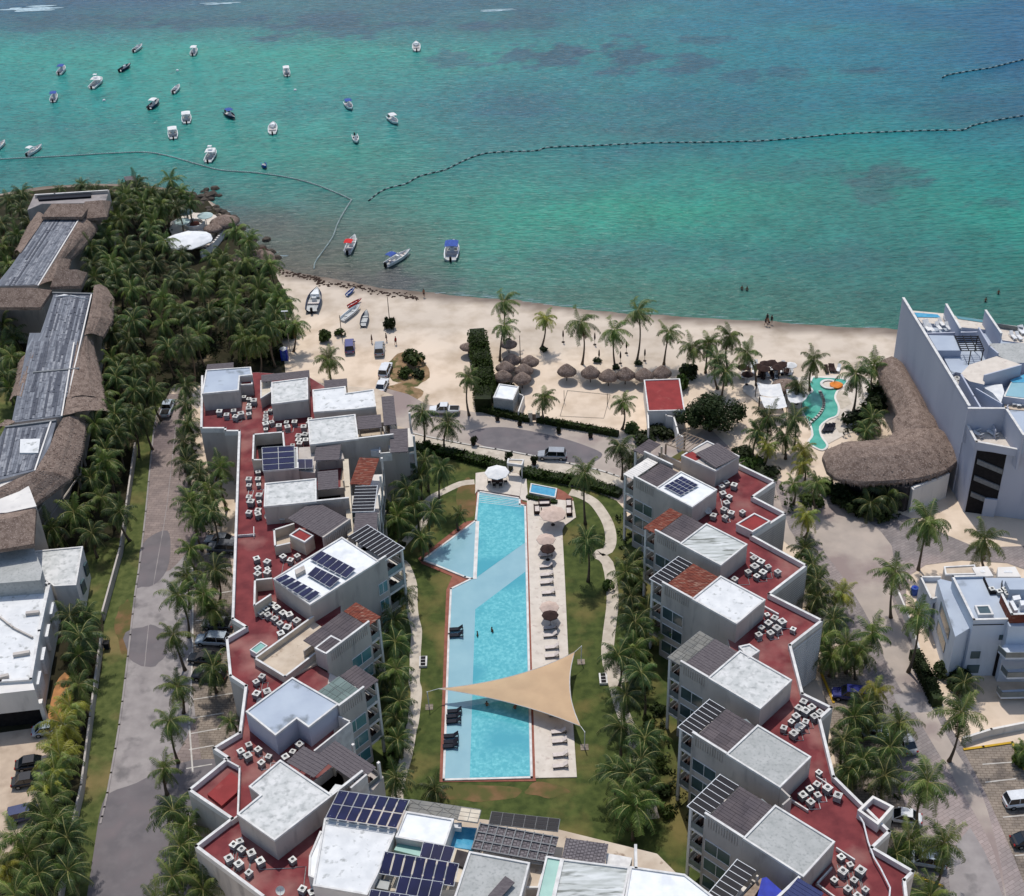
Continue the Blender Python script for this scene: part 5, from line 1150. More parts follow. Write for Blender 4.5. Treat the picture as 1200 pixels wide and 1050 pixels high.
def palm(u, v, base=None, h=None, kind='g', size=1., label='coconut palm', group=None, name='palm_tree'):
    if base:
        g = P(*base); 
        h = 8.
        for _ in range(12):
            q = Q(flat(g, h)); h += (q[1]-v)/6.5
        h = max(1.2, h); top = P(u, v, h)
    else:
        top = P(u, v, h); g = flat(top, 0)+Vector((rnd.uniform(-.6, .6), rnd.uniform(-.6, .6), 0)); g.z = 0
    ax = top-g; L_ = ax.length; e = Vector((0, 0, 1)).rotation_difference(ax.normalized()).to_matrix().to_4x4()
    root = thing(name, label, 'palm tree', g, group)
    t = rnd.choice(TR).copy(); C.objects.link(t); t.parent = root; t.matrix_local = e @ Matrix.Rotation(rnd.uniform(0, 6.28), 4, 'Z') @ Matrix.Diagonal((1, 1, L_/8., 1))
    c_ = rnd.choice(CRW[kind]).copy(); C.objects.link(c_); c_.parent = root
    rz = rnd.uniform(-.5, .5) if kind == 'w' else rnd.uniform(0, 6.28)
    s_ = size*rnd.uniform(.92, 1.08); c_.matrix_local = Matrix.Translation(ax) @ Matrix.Rotation(rnd.uniform(-.12, .12), 4, 'X') @ Matrix.Rotation(rz, 4, 'Z') @ Matrix.Diagonal((s_, s_, s_*rnd.uniform(.85, 1.05), 1))
    return root
# ================================================================== leafy plants
def leafcloud(mb, c, rx, ry, rz, n, ls=.22, mi=0, clumps=7, r=rnd):
    cl_ = []
    for k in range(clumps):
        a = r.uniform(0, 6.28); q = math.sqrt(r.random())*.72; cl_.append((Vector((c[0]+rx*q*math.cos(a), c[1]+ry*q*math.sin(a), c[2]+rz*r.uniform(.35, .95)*(1-q*.35))), r.uniform(.3, .5)))
    for i in range(n):
        cc, rr = cl_[i % clumps]; d = Vector((r.gauss(0, 1), r.gauss(0, 1), r.gauss(0, 1))).normalized()
        p = cc+Vector((d.x*rx, d.y*ry, d.z*rz*.8))*rr*r.uniform(.75, 1.08)
        if p.z < .02: p.z = r.uniform(.02, .2)
        nn_ = (d+Vector((r.gauss(0, .5), r.gauss(0, .5), .4+r.gauss(0, .4)))).normalized(); x = nn_.orthogonal().normalized(); y = nn_.cross(x); s_ = ls*r.uniform(.6, 1.3)
        a = r.uniform(0, 6.28); x, y = x*math.cos(a)+y*math.sin(a), y*math.cos(a)-x*math.sin(a)
        mb.add([p-x*s_, p-y*s_*.5, p+x*s_, p+y*s_*.5], [(0, 1, 2, 3)], mi)
def bushmesh(seed, m, n=420, ls=.2):
    mb = MB(); r = random.Random(seed); leafcloud(mb, (0, 0, 0), 1, 1, 1, n, ls, 0, 8, r); return mb
BUSH = {k: [bushmesh(200+i+j*7, None).build('foliage', m) for i in range(3)] for j, (k, m) in enumerate((('d', 'leaf_dark'), ('g', 'leaf'), ('b', 'leaf_bright')))}
STEM = MB().tube([(0, 0, -.05), (.02, 0, .5)], [.06, .03], 5).tube([(0, 0, .2), (.3, .2, .7)], [.03, .015], 4).tube([(0, 0, .25), (-.3, .1, .6)], [.03, .015], 4).build('stem', 'bark')
for o in sum(BUSH.values(), [])+[STEM]: C.objects.unlink(o)
def bush(u, v, r, h, kind='g', label='leafy green bush', group=None, name='bush', cat='bush', pot=False):
    g = P(u, v, 0); root = thing(name, label, cat, g, group)
    f_ = rnd.choice(BUSH[kind]).copy(); C.objects.link(f_); f_.parent = root; f_.scale = (r, r*rnd.uniform(.85, 1.15), h); f_.rotation_euler = (0, 0, rnd.uniform(0, 6.28))
    s_ = STEM.copy(); C.objects.link(s_); s_.parent = root; s_.scale = (r, r, h)
    if pot: f_.location.z = .6; s_.location.z = .5; MB().lathe([(.3, 0), (.42, .6), (.36, .6), (.33, .5)], 10, g).build('planter', 'planter', root, smooth=False)
    return root
def hedge(pts, w, h, m, label, nper=34, ls=.17):
    mb = MB(); core = MB()
    for p, q in zip(pts, pts[1:]):
        L_ = (q-p).length; n = int(L_*nper*(w+h)); e = (q-p).normalized(); nn_ = Vector((-e.y, e.x, 0))
        core.bar2(p, q, w*.8, 0, h*.9, 0)
        for i in range(n):
            t = rnd.random(); s_ = rnd.choice((-1, 1, 0, 0))
            if s_: off = nn_*s_*w/2*rnd.uniform(.85, 1.12); z = rnd.uniform(.1, h)
            else: off = nn_*rnd.uniform(-.5, .5)*w; z = h*rnd.uniform(.88, 1.12)+.12*noise.noise((p.lerp(q, t)+off)*1.2)
            c_ = p.lerp(q, t)+off+Vector((0, 0, z)); d = Vector((rnd.gauss(0, 1), rnd.gauss(0, 1), rnd.gauss(.6, 1))).normalized(); x = d.orthogonal().normalized()*ls*rnd.uniform(.6, 1.3); y = d.cross(x)*.6
            mb.add([c_-x, c_-y, c_+x, c_+y], [(0, 1, 2, 3)])
    t = thing('hedge', label, 'hedge', centroid(pts)); mb.build('foliage', m, t); core.build('branches', 'leaf_dark', t); return t
# ================================================================== roof machinery
def ac_proto(s, m):
    t = thing('air_conditioner', 'air conditioning condenser', 'air conditioner'); mb = MB()
    mb.box(-.42*s, -.42*s, .08, .42*s, .42*s, .82*s); 
    for x in (-.3, .3): mb.box(x*s-.05, -.4*s, 0, x*s+.05, .4*s, .08)
    for k in range(5): mb.box(-.43*s, -.4*s, .16+k*.13*s, .43*s, .4*s, .19+k*.13*s)
    mb.build('casing', m, t)
    MB().box(-.46*s, -.46*s, .82*s, .46*s, .46*s, .88*s).lathe([(.36*s, .88*s), (.36*s, .94*s), (.27*s, .94*s)], 14).build('lid', 'ac_top', t)
    MB().lathe([(.24*s, .945*s), (.1*s, .95*s)], 12, (0, 0, 0)).build('fan_grille', 'fan_dark', t)
    return t
AC = [ac_proto(.88, 'ac_side'), ac_proto(.98, 'ac_side'), ac_proto(.76, 'ac_side')]
def dish_proto():
    t = thing('satellite_dish', 'white satellite dish', 'satellite dish')
    MB().tube([(0, 0, 0), (0, 0, .7)], .04, 6).build('mast', 'grey_metal', t); mb = MB()
    vs = []
    for r_, z in ((.05, 0), (.28, .06), (.5, .2)): vs.append((r_, z))
    mb.lathe(vs, 14); mb.v = [tuple(Matrix.Rotation(R(50), 3, 'X') @ Vector(v)+Vector((0, 0, .8))) for v in mb.v]; mb.f.pop(); mb.m.pop(); mb.build('reflector', 'ac_top', t, smooth=True)
    MB().tube([(0, -.1, .7), (0, -.55, 1.05)], .02, 5).build('arm', 'grey_metal', t); return t
DISH = dish_proto()
# ================================================================== cars
def car_proto(kind, paint):
    t = thing('parked_car', 'car', 'car'); L_, W_ = (4.4, 1.75) if kind == 'car' else (4.7, 1.85) if kind == 'suv' else (5.2, 1.85)
    zb, zh, zt = (.28, .82, 1.42) if kind == 'car' else (.35, .98, 1.72) if kind == 'suv' else (.4, 1.0, 1.72)
    h = L_/2; mb = MB(); sx = [(-h, .55, .55), (-h+.12, .92, .72), (-h+.9, .95, .92), (-h+1.3, 1, 1), (0, 1, 1), (h-.9, 1, 1.0), (h-.2, .94, .97), (h, .8, .72)]; secs = []
    for x, wy, zz in sx:
        w_ = W_/2*wy; z1 = zb+(zh-zb)*zz
        secs.append([Vector(q) for q in ((x, -w_*.9, zb), (x, -w_, zb+.15), (x, -w_, z1-.12), (x, -w_*.88, z1), (x, w_*.88, z1), (x, w_, z1-.12), (x, w_, zb+.15), (x, w_*.9, zb))])
    mb.loft(secs); mb.build('body', 'paint_'+paint, t, smooth=False)
    if kind == 'pickup': g0, g1, r0, r1 = -h+1.25, .75, -h+1.95, .55
    elif kind == 'suv': g0, g1, r0, r1 = -h+1.15, h-.12, -h+1.85, h-.4
    else: g0, g1, r0, r1 = -h+1.15, h-.45, -h+1.95, h-1.15
    w0, w1 = W_/2*.9, W_/2*.74; mb = MB()
    lo = [Vector(q) for q in ((g0, -w0, zh-.02), (g1, -w0, zh-.02), (g1, w0, zh-.02), (g0, w0, zh-.02))]; hi = [Vector(q) for q in ((r0, -w1, zt-.05), (r1, -w1, zt-.05), (r1, w1, zt-.05), (r0, w1, zt-.05))]
    mb.add(lo+hi, [(0, 1, 5, 4), (1, 2, 6, 5), (2, 3, 7, 6), (3, 0, 4, 7)]); mb.build('windows', 'car_glass', t)
    mb = MB(); mb.box(r0-.03, -w1-.02, zt-.06, r1+.03, w1+.02, zt)
    for a, b_ in zip(lo, hi): mb.tube([a, b_], .045, 4)
    mx = (r0+r1)/2+.1
    for sg in (-1, 1): mb.tube([(mx, sg*w0, zh), (mx, sg*w1, zt-.04)], .045, 4)
    mb.build('roof', 'paint_'+paint, t)
    if kind == 'pickup':
        MB().box(.95, -.7, zh-.06, h-.12, .7, zh+.012).build('cargo_bed', 'black', t)
    for x in (-h+.82, h-.85):
        for sg in (-1, 1):
            wl = MB(); c_ = [Vector((x, sg*(W_/2-.2), .33)), Vector((x, sg*(W_/2+.01), .33))]; wl.tube(c_, .34, 14); o = wl.build('wheel', 'tyre', t); MB().tube([Vector((x, sg*(W_/2), .33)), Vector((x, sg*(W_/2+.025), .33))], .2, 10).build('rim', 'rim', o)
    for sg in (-1, 1):
        MB().box(-h-.01, sg*.62-.17, .55, -h+.1, sg*.62+.17, .68).build('headlight', 'lamp_white', t); MB().box(h-.1, sg*.64-.13, .6, h+.02, sg*.64+.13, .78).build('taillight', 'lamp_red', t)
        MB().box(g0+.45, sg*(W_/2-.02)-.08, zh, g0+.62, sg*(W_/2-.02)+.14*sg+.08, zh+.14).build('mirror', 'paint_'+paint, t)
    MB().box(-h+.2, -.26, zb-.04, -h+.3, .26, zb+.1).box(-h-.015, -.3, .36, -h+.04, .3, .5).build('bumper', 'black', t)
    return t
CARS = {}
def car(u, v, ang, kind, paint, label):
    "ang: heading of the car's nose in degrees, world"
    k = (kind, paint); p = P(u, v, 0)
    if k not in CARS: CARS[k] = car_proto(kind, paint); o = CARS[k]; o['label'] = label
    else: o = dup(CARS[k], (0, 0, 0), 0, label)
    o.location = (p.x, p.y, .085); o.rotation_euler = (0, 0, R(ang+180)); return o
# ================================================================== boats
def hullmesh(L_, W_, H_, m, deckm='boat_deck', flip=False):
    mb = MB(); secs = []; n = 9
    for i in range(n):
        u = i/(n-1); x = -L_/2+L_*u; w_ = W_/2*(min(1, .86+.5*u) if u < .45 else max(.03, 1-((u-.45)/.55)**2.2)); z1 = H_*(1+.35*u*u); zk = -.25*H_+(H_*.9*max(0, u-.72)/.28 if u > .72 else 0)
        secs.append([Vector(q) for q in ((x, 0, zk), (x, -w_*.75, zk+H_*.25), (x, -w_, z1), (x, -w_*.86, z1+.03), (x, -w_*.84, z1-.05 if u > .8 else H_*.3), (x, w_*.84, z1-.05 if u > .8 else H_*.3), (x, w_*.86, z1+.03), (x, w_, z1), (x, w_*.75, zk+H_*.25))])
    mb.loft(secs, 0)
    for i, f_ in enumerate(mb.f):
        if i < (n-1)*9 and i % 9 == 4: mb.m[i] = 1
    return mb
def boat_proto(kind):
    t = thing('motor_boat', 'boat', 'boat'); L_, W_ = dict(bimini=(7., 2.4), open=(6.5, 2.), cabin=(8.5, 2.9), tower=(9., 3.), panga=(7.5, 1.9), dinghy=(3.6, 1.5), wide=(8., 3.1)).get(kind[0], (7., 2.3)); c1, c2 = kind[1], kind[2]
    H_ = .75; hullmesh(L_, W_, H_, c1).build('hull', [c1, 'boat_deck'], t, smooth=False)
    if kind[0] != 'dinghy':
        mb = MB(); mb.box(-L_/2-.45, -.22, .1, -L_/2+.05, .22, 1.05).box(-L_/2-.35, -.08, -.5, -L_/2-.15, .08, .1); mb.build('outboard_motor', 'black', t)
        MB().box(-.5, -.42, .2, .25, .42, 1.15).box(.1, -.36, 1.15, .18, .36, 1.55).build('console', 'hull', t)
        for x in (-1.5,) if kind[0] != 'panga' else (-2, 1.2, 2.2): MB().box(x-.25, -W_*.38, .25, x+.25, W_*.38, .55).build('seat', 'boat_dark' if kind[0] == 'open' else 'cushion', t)
    else:
        for x in (-.8, .5): MB().box(x-.15, -.6, .25, x+.15, .6, .4).build('seat', 'boat_deck', t)
    if kind[0] in ('bimini', 'tower', 'panga', 'wide'):
        sx = L_*.16 if kind[0] != 'panga' else L_*.11; z = 2.3; cx = -.4 if kind[0] != 'panga' else -L_*.28; wy = W_*.4
        mb = MB()
        for a in (-1, 1):
            for b_ in (-1, 1): mb.tube([(cx+a*sx*.9, b_*wy, .7), (cx+a*sx, b_*wy*.95, z)], .035, 5)
        mb.build('canopy_frame', 'white_metal', t); mb = MB(); secs = []
        for i in range(5): x = cx-sx*1.15+sx*2.3*i/4; secs.append([Vector((x, wy*1.1*k, z+.12-.14*k*k-.05*abs(i-2))) for k in (-1, -.5, 0, .5, 1)])
        mb.loft(secs, 0, False, False); secs = [[p-Vector((0, 0, .05)) for p in s_] for s_ in secs]; mb.loft(secs, 0, False, False); mb.build('canopy', c2, t)
    if kind[0] in ('cabin', 'tower', 'wide'): MB().loft([[Vector(q) for q in ((.6, -W_*.34, .6), (.9, -W_*.3, 1.15), (.9, W_*.3, 1.15), (.6, W_*.34, .6))], [Vector(q) for q in ((L_*.36, -W_*.16, .8), (L_*.33, -W_*.12, 1.1), (L_*.33, W_*.12, 1.1), (L_*.36, W_*.16, .8))]]).build('cabin', 'hull', t)
    if kind[0] == 'tower':
        mb = MB()
        for b_ in (-1, 1): mb.tube([(-.6, b_*.9, .7), (-.5, b_*.5, 3.5)], .04, 5); mb.tube([(.5, b_*.9, .7), (-.1, b_*.5, 3.5)], .04, 5)
        mb.box(-.8, -.6, 3.45, .2, .6, 3.52); mb.build('tower', 'white_metal', t)
    return t
BO = {}
def boat(u, v, ang, kind, label, group=None, z=-.3, dupz=0, name=None):
    p = P(u, v, z); q_ = P(u+math.cos(R(ang)), v-math.sin(R(ang)), z); ang = math.degrees(math.atan2(q_.y-p.y, q_.x-p.x))
    if kind not in BO: BO[kind] = boat_proto(kind); o = BO[kind]; o['label'] = label
    else: o = dup(BO[kind], (0, 0, 0), 0, label)
    o.location = (p.x, p.y, z+.12+dupz); o.rotation_euler = (0, 0, R(ang))
    if group: o['group'] = group
    return o
# ================================================================== beach and pool furniture
def lounger_proto(fm, cm, nm='sun_lounger'):
    t = thing(nm, 'lounger', 'sun lounger'); mb = MB()
    mb.box(-1., -.32, .24, .95, -.26, .3).box(-1., .26, .24, .95, .32, .3)
    for x in (-.95, -.3, .4, .89): mb.box(x, -.26, .24, x+.06, .26, .3)
    mb.build('frame', fm, t)
    for x in (-.85, .8):
        for y in (-.3, .24): MB().box(x, y, 0, x+.07, y+.06, .24).build('leg', fm, t)
    MB().box(-.98, -.3, .3, .3, .3, .38).build('cushion', cm, t)
    m = MB().box(0, -.3, -.04, .75, .3, .04); m.v = [tuple(Matrix.Rotation(R(-38), 3, 'Y') @ Vector(v)+Vector((.3, 0, .35))) for v in m.v]; m.build('backrest', cm, t); return t
LG = {}
def lounger(u, v, ang, key, label, group, z=.17):
    p = P(u, v, z)
    if key not in LG: LG[key] = lounger_proto(*dict(brown=('lounger_brown', 'cushion'), dark=('lounger_dark', 'lounger_dark'), wood=('umbrella_brown', 'umbrella_brown'), white=('white_metal', 'cloth_white'))[key]); o = LG[key]
    else: o = dup(LG[key], (0, 0, 0))
    o.location = (p.x, p.y, z); o.rotation_euler = (0, 0, R(ang)); o['label'] = label; o['group'] = group; return o
def parasol(u, v, r, label, m, closed=False, z=.16, group=None, name='parasol'):
    g = P(u, v, z); t = thing(name, label, 'parasol', g, group); MB().tube([g, g+Vector((0, 0, 2.5))], .04, 6).build('pole', 'wood_grey', t); MB().lathe([(.3, 0), (.3, .08)], 10, g).build('base', 'planter', t)
    if closed: MB().lathe([(.1, 1.1), (.17, 1.5), (.12, 2.2), (.03, 2.6)], 8, g).build('canopy', m, t)
    else: mb = MB().lathe([(r, 2.05), (r*.98, 2.12), (.1, 2.62)], 8, g); mb.build('canopy', m, t)
    return t
def person(u, v, ang, label, skin='skin', top=None, bottom='swim_dark', z=0., pose='stand', sc=1., cut=None):
    g = P(u, v, z); ca, sa = math.cos(R(ang)), math.sin(R(ang))
    J = dict(stand=dict(hip=.92, f1=(.12, .13), f2=(-.1, -.13), h1=(.12, .3, .86), h2=(-.02, -.3, .84), lean=0.), walk=dict(hip=.9, f1=(.3, .1), f2=(-.28, -.1), h1=(-.2, .3, .95), h2=(.25, -.3, .98), lean=.05), bend=dict(hip=.85, f1=(.2, .2), f2=(-.15, -.2), h1=(.55, .2, .55), h2=(.55, -.2, .6), lean=.35))[pose]
    hz = J['hip']; ln = J['lean']; V_ = []; Rr = []; E_ = []
    def add(p, r, par): V_.append(p); Rr.append(r); 
    pts = [((0, 0, hz), (.15, .12)), ((ln*.4, 0, hz+.28), (.13, .1)), ((ln, 0, hz+.5), (.17, .11)), ((ln*1.15, 0, hz+.6), (.055, .055)), ((ln*1.3+.02, 0, hz+.7), (.095, .1)), ((ln*1.35, 0, hz+.82), (.07, .08)),
           ((.0, .1, hz-.06), (.1, .1)), ((J['f1'][0]*.5+.04, J['f1'][1], hz*.52), (.06, .06)), ((J['f1'][0], J['f1'][1], .08), (.04, .04)), ((J['f1'][0]+.15, J['f1'][1], .03), (.03, .03)),
           ((.0, -.1, hz-.06), (.1, .1)), ((J['f2'][0]*.5+.04, J['f2'][1], hz*.52), (.06, .06)), ((J['f2'][0], J['f2'][1], .08), (.04, .04)), ((J['f2'][0]+.15, J['f2'][1], .03), (.03, .03)),
           ((ln, .19, hz+.48), (.06, .06)), ((ln*.6+J['h1'][0]*.4, .27, hz+.22), (.042, .042)), (J['h1'], (.03, .03)), ((J['h1'][0]+.03, J['h1'][1], J['h1'][2]-.12), (.03, .02)),
           ((ln, -.19, hz+.48), (.06, .06)), ((ln*.6+J['h2'][0]*.4, -.27, hz+.22), (.042, .042)), (J['h2'], (.03, .03)), ((J['h2'][0]+.03, J['h2'][1], J['h2'][2]-.12), (.03, .02))]
    ed_ = [(0, 1), (1, 2), (2, 3), (3, 4), (4, 5), (0, 6), (6, 7), (7, 8), (8, 9), (0, 10), (10, 11), (11, 12), (12, 13), (2, 14), (14, 15), (15, 16), (16, 17), (2, 18), (18, 19), (19, 20), (20, 21)]
    me = bpy.data.meshes.new('person'); me.from_pydata([(ca*p[0]-sa*p[1], sa*p[0]+ca*p[1], p[2]) for p, _ in pts], ed_, [])
    o = bpy.data.objects.new('person', me); C.objects.link(o); sk = o.modifiers.new('skin', 'SKIN')
    for i, (_, r_) in enumerate(pts): me.skin_vertices[0].data[i].radius = r_
    me.skin_vertices[0].data[0].use_root = True
    sb = o.modifiers.new('sub', 'SUBSURF'); sb.levels = 1; sb.render_levels = 1
    me.materials.append(M[skin]); o.location = g; tag(o, label, 'person'); ORG[o.as_pointer()] = Vector((0, 0, 0))
    def loc(p): return (ca*p[0]-sa*p[1], sa*p[0]+ca*p[1], p[2])
    MB().lathe([(.19, hz-.2), (.17, hz-.02), (.16, hz+.06)], 10, loc((0, 0, 0))).build('swimwear', bottom, o)
    if top: MB().loft([[Vector(loc((ln*f_+x_*a_, y_*b_, hz+z_))) for a_, b_ in ((1, 0), (.7, .7), (0, 1), (-.7, .7), (-1, 0), (-.7, -.7), (0, -1), (.7, -.7))] for f_, z_, x_, y_ in ((0, .02, .15, .18), (.5, .28, .14, .17), (1, .5, .14, .23), (1, .57, .09, .12))]).build('shirt', top, o)
    h_ = loc((ln*1.33-.02, 0, hz+.8)); MB().lathe([(.1, -.05), (.105, .02), (.07, .08), (.01, .1)], 9, h_).build('hair', 'hair', o, smooth=True)
    o.scale = (sc,)*3; return o
# ================================================================== placing things
import re
def nth(i): return ['first','second','third','fourth','fifth','sixth','seventh','eighth','ninth','tenth','eleventh','twelfth','thirteenth','fourteenth','fifteenth','sixteenth','seventeenth','eighteenth','nineteenth','twentieth'][i] if i < 20 else '%dth' % (i+1)
# --- palms one can tell apart: u,v crown; bu,bv foot
def row(lst, label, group, kind='g', size=1.):
    for i, a in enumerate(lst):
        a = a.split(','); u, v = float(a[0]), float(a[1]); b_ = (float(a[2]), float(a[3])) if len(a) > 3 and a[2] != 'h' else None
        h = float(a[3]) if len(a) > 3 and a[2] == 'h' else 6.5; k = kind; sz = size
        for x in a[4:]:
            if x in CRW: k = x
            else: sz = float(x)
        palm(u, v, b_, h, k, sz, (label.replace('#', nth(i))), group)
row('591,354,590,405,w 591,382,586,423,w 639,373,634,409,y,.95 681,378,682,427,w,1.1 720,387,721,431,w,1.1 748,364,746,424,w,1.1 784,389,778,427,w,.9'.split(), 'windblown coconut palm on the open beach, # counting from the hedge end', 'beach palms')
row('638,466,639,497,g,.9 730,471,729,503,g,.85 549,442,550,487,g,.8'.split(), 'palm by the fenced volleyball sand, # of three counting from the shed', 'palms round the volleyball sand')
row('495,484,497,522,d,1.05 525,497,521,528,d,1.05 727,524,729,562,d,1.1 740,538,742,566,d,.9'.split(), 'dark palm on the plaza pavement edge, # from the left', 'palms on the plaza')
row('385,421,388,447,g 346,380,344,412,g,1.05 333,356,h,6 318,388,h,6 300,400,h,6.5 291,282,h,7 277,270,h,7 305,330,h,6 322,345,h,5 262,300,h,7'.split(), 'palm on the grove edge facing the sand, # in that line', 'grove-edge palms')
row('218,452,h,7,d 217,474,h,7,d 220,497,h,7,d 216,519,h,7,d 219,541,h,7,d 234,556,h,7,d 246,576,h,7 222,586,h,6.5 230,604,h,6.5 248,600,h,7,d'.split(), 'dark palm crowded at the seaward end of the street, # from the sea', 'palms at the sea end of the street')
row('258,548,266,598,g 223,643,230,668,g,.9 219,676,h,6 252,668,h,6.5,d 209,698,221,747,g 239,697,h,6 249,713,258,738,g 203,744,217,786,g 250,783,h,5,d,1.1 208,805,215,836,g,.9 199,845,209,894,g 192,901,196,932,g,.9 203,950,h,6,d,1.05 221,970,h,6 211,992,h,6.5 222,1013,h,6,d 202,1028,h,6.5 238,1042,h,6 270,845,h,3,d,.6 184,1060,h,6'.split(), 'palm beside the left street parking bays, # going away from the sea', 'palms along the parking bays')
row('139,432,h,7,d 158,433,h,7,d 158,457,h,7,d 139,479,h,7,d 153,494,h,7,d 168,487,h,7,d 136,509,h,7,d 124,540,h,7,g,1.15 106,560,h,6,d 119,583,h,6.5,g 87,600,h,6.5,g,1.1 140,600,h,6,d 108,625,h,5,d 60,620,h,5,d 180,458,h,6,d'.split(), 'tall palm between the thatched hotel and the boundary wall, # from the sea', 'palms beside the thatched hotel')
row('94,746,h,6,d,1.15 82,722,h,6,d,1.05 100,722,h,5,d 92,768,h,5,d 92,803,h,5.5,g 82,828,h,5,y 74,850,h,5.5,y,1.05 66,868,h,5,y 71,886,h,6,y,1.1 64,905,h,6,g 55,922,h,6,y 60,936,h,6,g,1.1 50,955,h,6,d 64,965,h,6.5,g,1.2 79,982,h,6.5,d,1.1 31,1002,h,6.5,g,1.15 21,984,h,6,g 7,1016,h,6,y 45,1025,h,6,d 80,1020,h,6,d 18,1050,h,6,g'.split(), 'palm inside the low boundary wall of the white house, # going away from the sea', 'palms of the white house garden')
row('10,235,h,7,d 24,245,h,7,d 25,226,h,7,d 2,262,h,7,d 20,276,h,7,d 35,262,h,6,d 4,290,h,5,g 10,310,h,5,g 3,380,h,6,d 16,395,h,6,d 2,405,h,6,g 14,418,h,6,g 5,440,h,6,d 12,455,h,5,d 95,216,h,5,d,.8 70,222,h,4,d,.6 -6,350,h,6,d'.split(), 'dark palm at the left edge around the thatched hotel, # from the sea', 'palms at the left edge')
# pool garden
row('477,573,478,617,d 517,549,516,598,d 497,540,h,6,d 492,556,h,5,d 460,592,h,4,d,.9 493,630,494,657,d 472,695,h,4,d 461,726,h,4,d 464,785,464,822,g,1.05 448,795,h,3,d,.8 464,842,h,3,d,.8 466,866,h,3,d,.8 464,912,h,5,d 509,925,509,940,d,.8 538,602,h,3,d,.5'.split(), 'dark palm on the west side of the pool garden, # from the plaza', 'palms on the west side of the pool garden', size=.95)
row('685,555,686,614,g 687,634,689,682,d 733,671,736,710,g 739,699,h,6,d 744,730,h,6,d,1.05 749,742,h,5,d 784,738,788,764,g,.85 759,716,h,5,d 751,788,755,843,d 734,814,h,6,d 756,866,h,6,d 751,891,h,6,d 739,908,h,6,d,1.05 756,927,h,5,d 744,944,742,984,g,1.2'.split(), 'palm on the east side of the pool garden, # from the plaza', 'palms on the east side of the pool garden')
row('463,752,h,5,d 455,690,h,4,g,.9 468,822,h,4,d,.85 484,592,h,6,d 506,600,h,6,d,.9 466,606,h,6,g 724,768,h,6,d 742,762,h,6,g 728,852,h,6,d 733,936,h,6,g 741,660,h,5,d 722,905,h,5,d'.split(), 'palm overhanging a garden path beside the blocks, #', 'palms overhanging the garden paths')
# club and east side
row('812,407,812,438,g 830,402,h,6,g 840,420,h,6,d 855,394,h,7,g,1.05 876,414,886,452,g,1.05 850,436,h,5,d 954,422,949,458,g,1. 1003,438,1000,482,d,1.1 1024,428,h,6,g 936,451,934,474,d,.8 900,491,h,6,d,1.1 931,491,h,6,d,1.05 888,506,h,5,d 900,523,h,4,y,.85 942,527,h,5,y,.9 941,545,h,4,y,.8 957,566,h,5,g,.9 930,567,h,4,g,.8 1022,490,h,3,d 1015,505,h,3,d,.8 920,512,h,4,d'.split(), 'palm of the beach club between the sand and the thatched restaurant, # from the sea', 'palms of the beach club')
row('945,604,943,630,y,.95 943,642,h,5,d 952,662,h,5,d 957,680,h,5,d 958,700,h,5,d 976,727,h,5.5,d 987,695,978,720,y 963,748,h,5,g 992,755,991,789,g 1022,742,h,5.5,g,1.1 1005,766,1003,796,g 974,768,h,4,g 1026,810,1022,837,y,.9 1001,840,h,5,d 1015,832,h,4,d 988,868,h,5,d 1012,890,h,5,d 996,900,h,4,d 1037,909,h,5,d 1043,876,h,5,d 1054,847,1050,882,g,1.1 1065,985,h,5.5,g,1. 1050,1000,h,5,d 1106,988,1095,1040,g 1090,1050,h,4,g'.split(), 'palm between the right block and the sandy street, # from the sea', 'palms beside the right block')
row('1088,612,1076,668,g,1.3 1154,633,1154,668,g,1.15 1049,671,1044,724,g,1.15 1076,720,1064,788,g,1.05 1126,836,1112,892,g,1.15 1087,917,1076,975,g,1.2 1040,580,h,3,d,1.1 1020,590,h,2.5,d 1130,800,h,2.5,d,.8 1200,878,h,3,g,.7'.split(), 'large palm along the sandy street on the right, # from the sea', 'large palms along the sandy street')
row('128,227,h,7,d 143,222,h,7,g 160,224,h,7,d 178,229,h,7,g 196,230,h,7,d 212,226,h,7,g 223,236,h,6,d 152,240,h,7,g 207,243,h,7,d 187,246,h,7,g 116,236,h,7,d 136,252,h,7,g 170,250,h,7,d'.split(), 'palm at the seaward tip of the grove near the pier, #', 'palms at the tip of the grove')
# --- dense grove
GRV = [P(u, v, 0) for u, v in ((124,262),(150,254),(212,252),(204,280),(184,312),(236,332),(290,340),(318,350),(335,375),(330,425),(300,438),(255,425),(236,452),(190,458),(160,490),(132,590),(118,560),(128,460),(108,400),(116,330),(100,280))]
def inpoly(p, poly):
    c_ = False; n = len(poly)
    for i in range(n):
        a, b_ = poly[i], poly[i-1]
        if (a.y > p.y) != (b_.y > p.y) and p.x < (b_.x-a.x)*(p.y-a.y)/(b_.y-a.y)+a.x: c_ = not c_
    return c_
xs = [p.x for p in GRV]; ys = [p.y for p in GRV]; got = []; r2 = random.Random(5)
for _ in range(6000):
    p = Vector((r2.uniform(min(xs), max(xs)), r2.uniform(min(ys), max(ys)), 0))
    if inpoly(p, GRV) and all((p-q).length > 4.5 for q in got): got.append(p)
    if len(got) > 135: break
for p in got:
    h = r2.uniform(6., 9.); u, v = Q((p.x, p.y, h))
    palm(u, v, None, h, r2.choice('ddddgg'), r2.uniform(.95, 1.15), 'dark coconut palm in the dense grove between the thatched hotel and the beach', 'palms of the dense grove')
for k in range(14):
    u, v = r2.choice(((300,380),(310,400),(290,415),(255,400),(230,380),(270,425),(318,415),(245,330),(225,330),(305,360),(330,395),(280,395),(265,365),(240,415)))[0:2]; bush(u+r2.uniform(-8, 8), v+r2.uniform(-6, 6), r2.uniform(1.8, 3), r2.uniform(1.6, 2.8), r2.choice('dgb'), 'low leafy bush under the palms at the back of the beach', 'bushes under the grove palms')
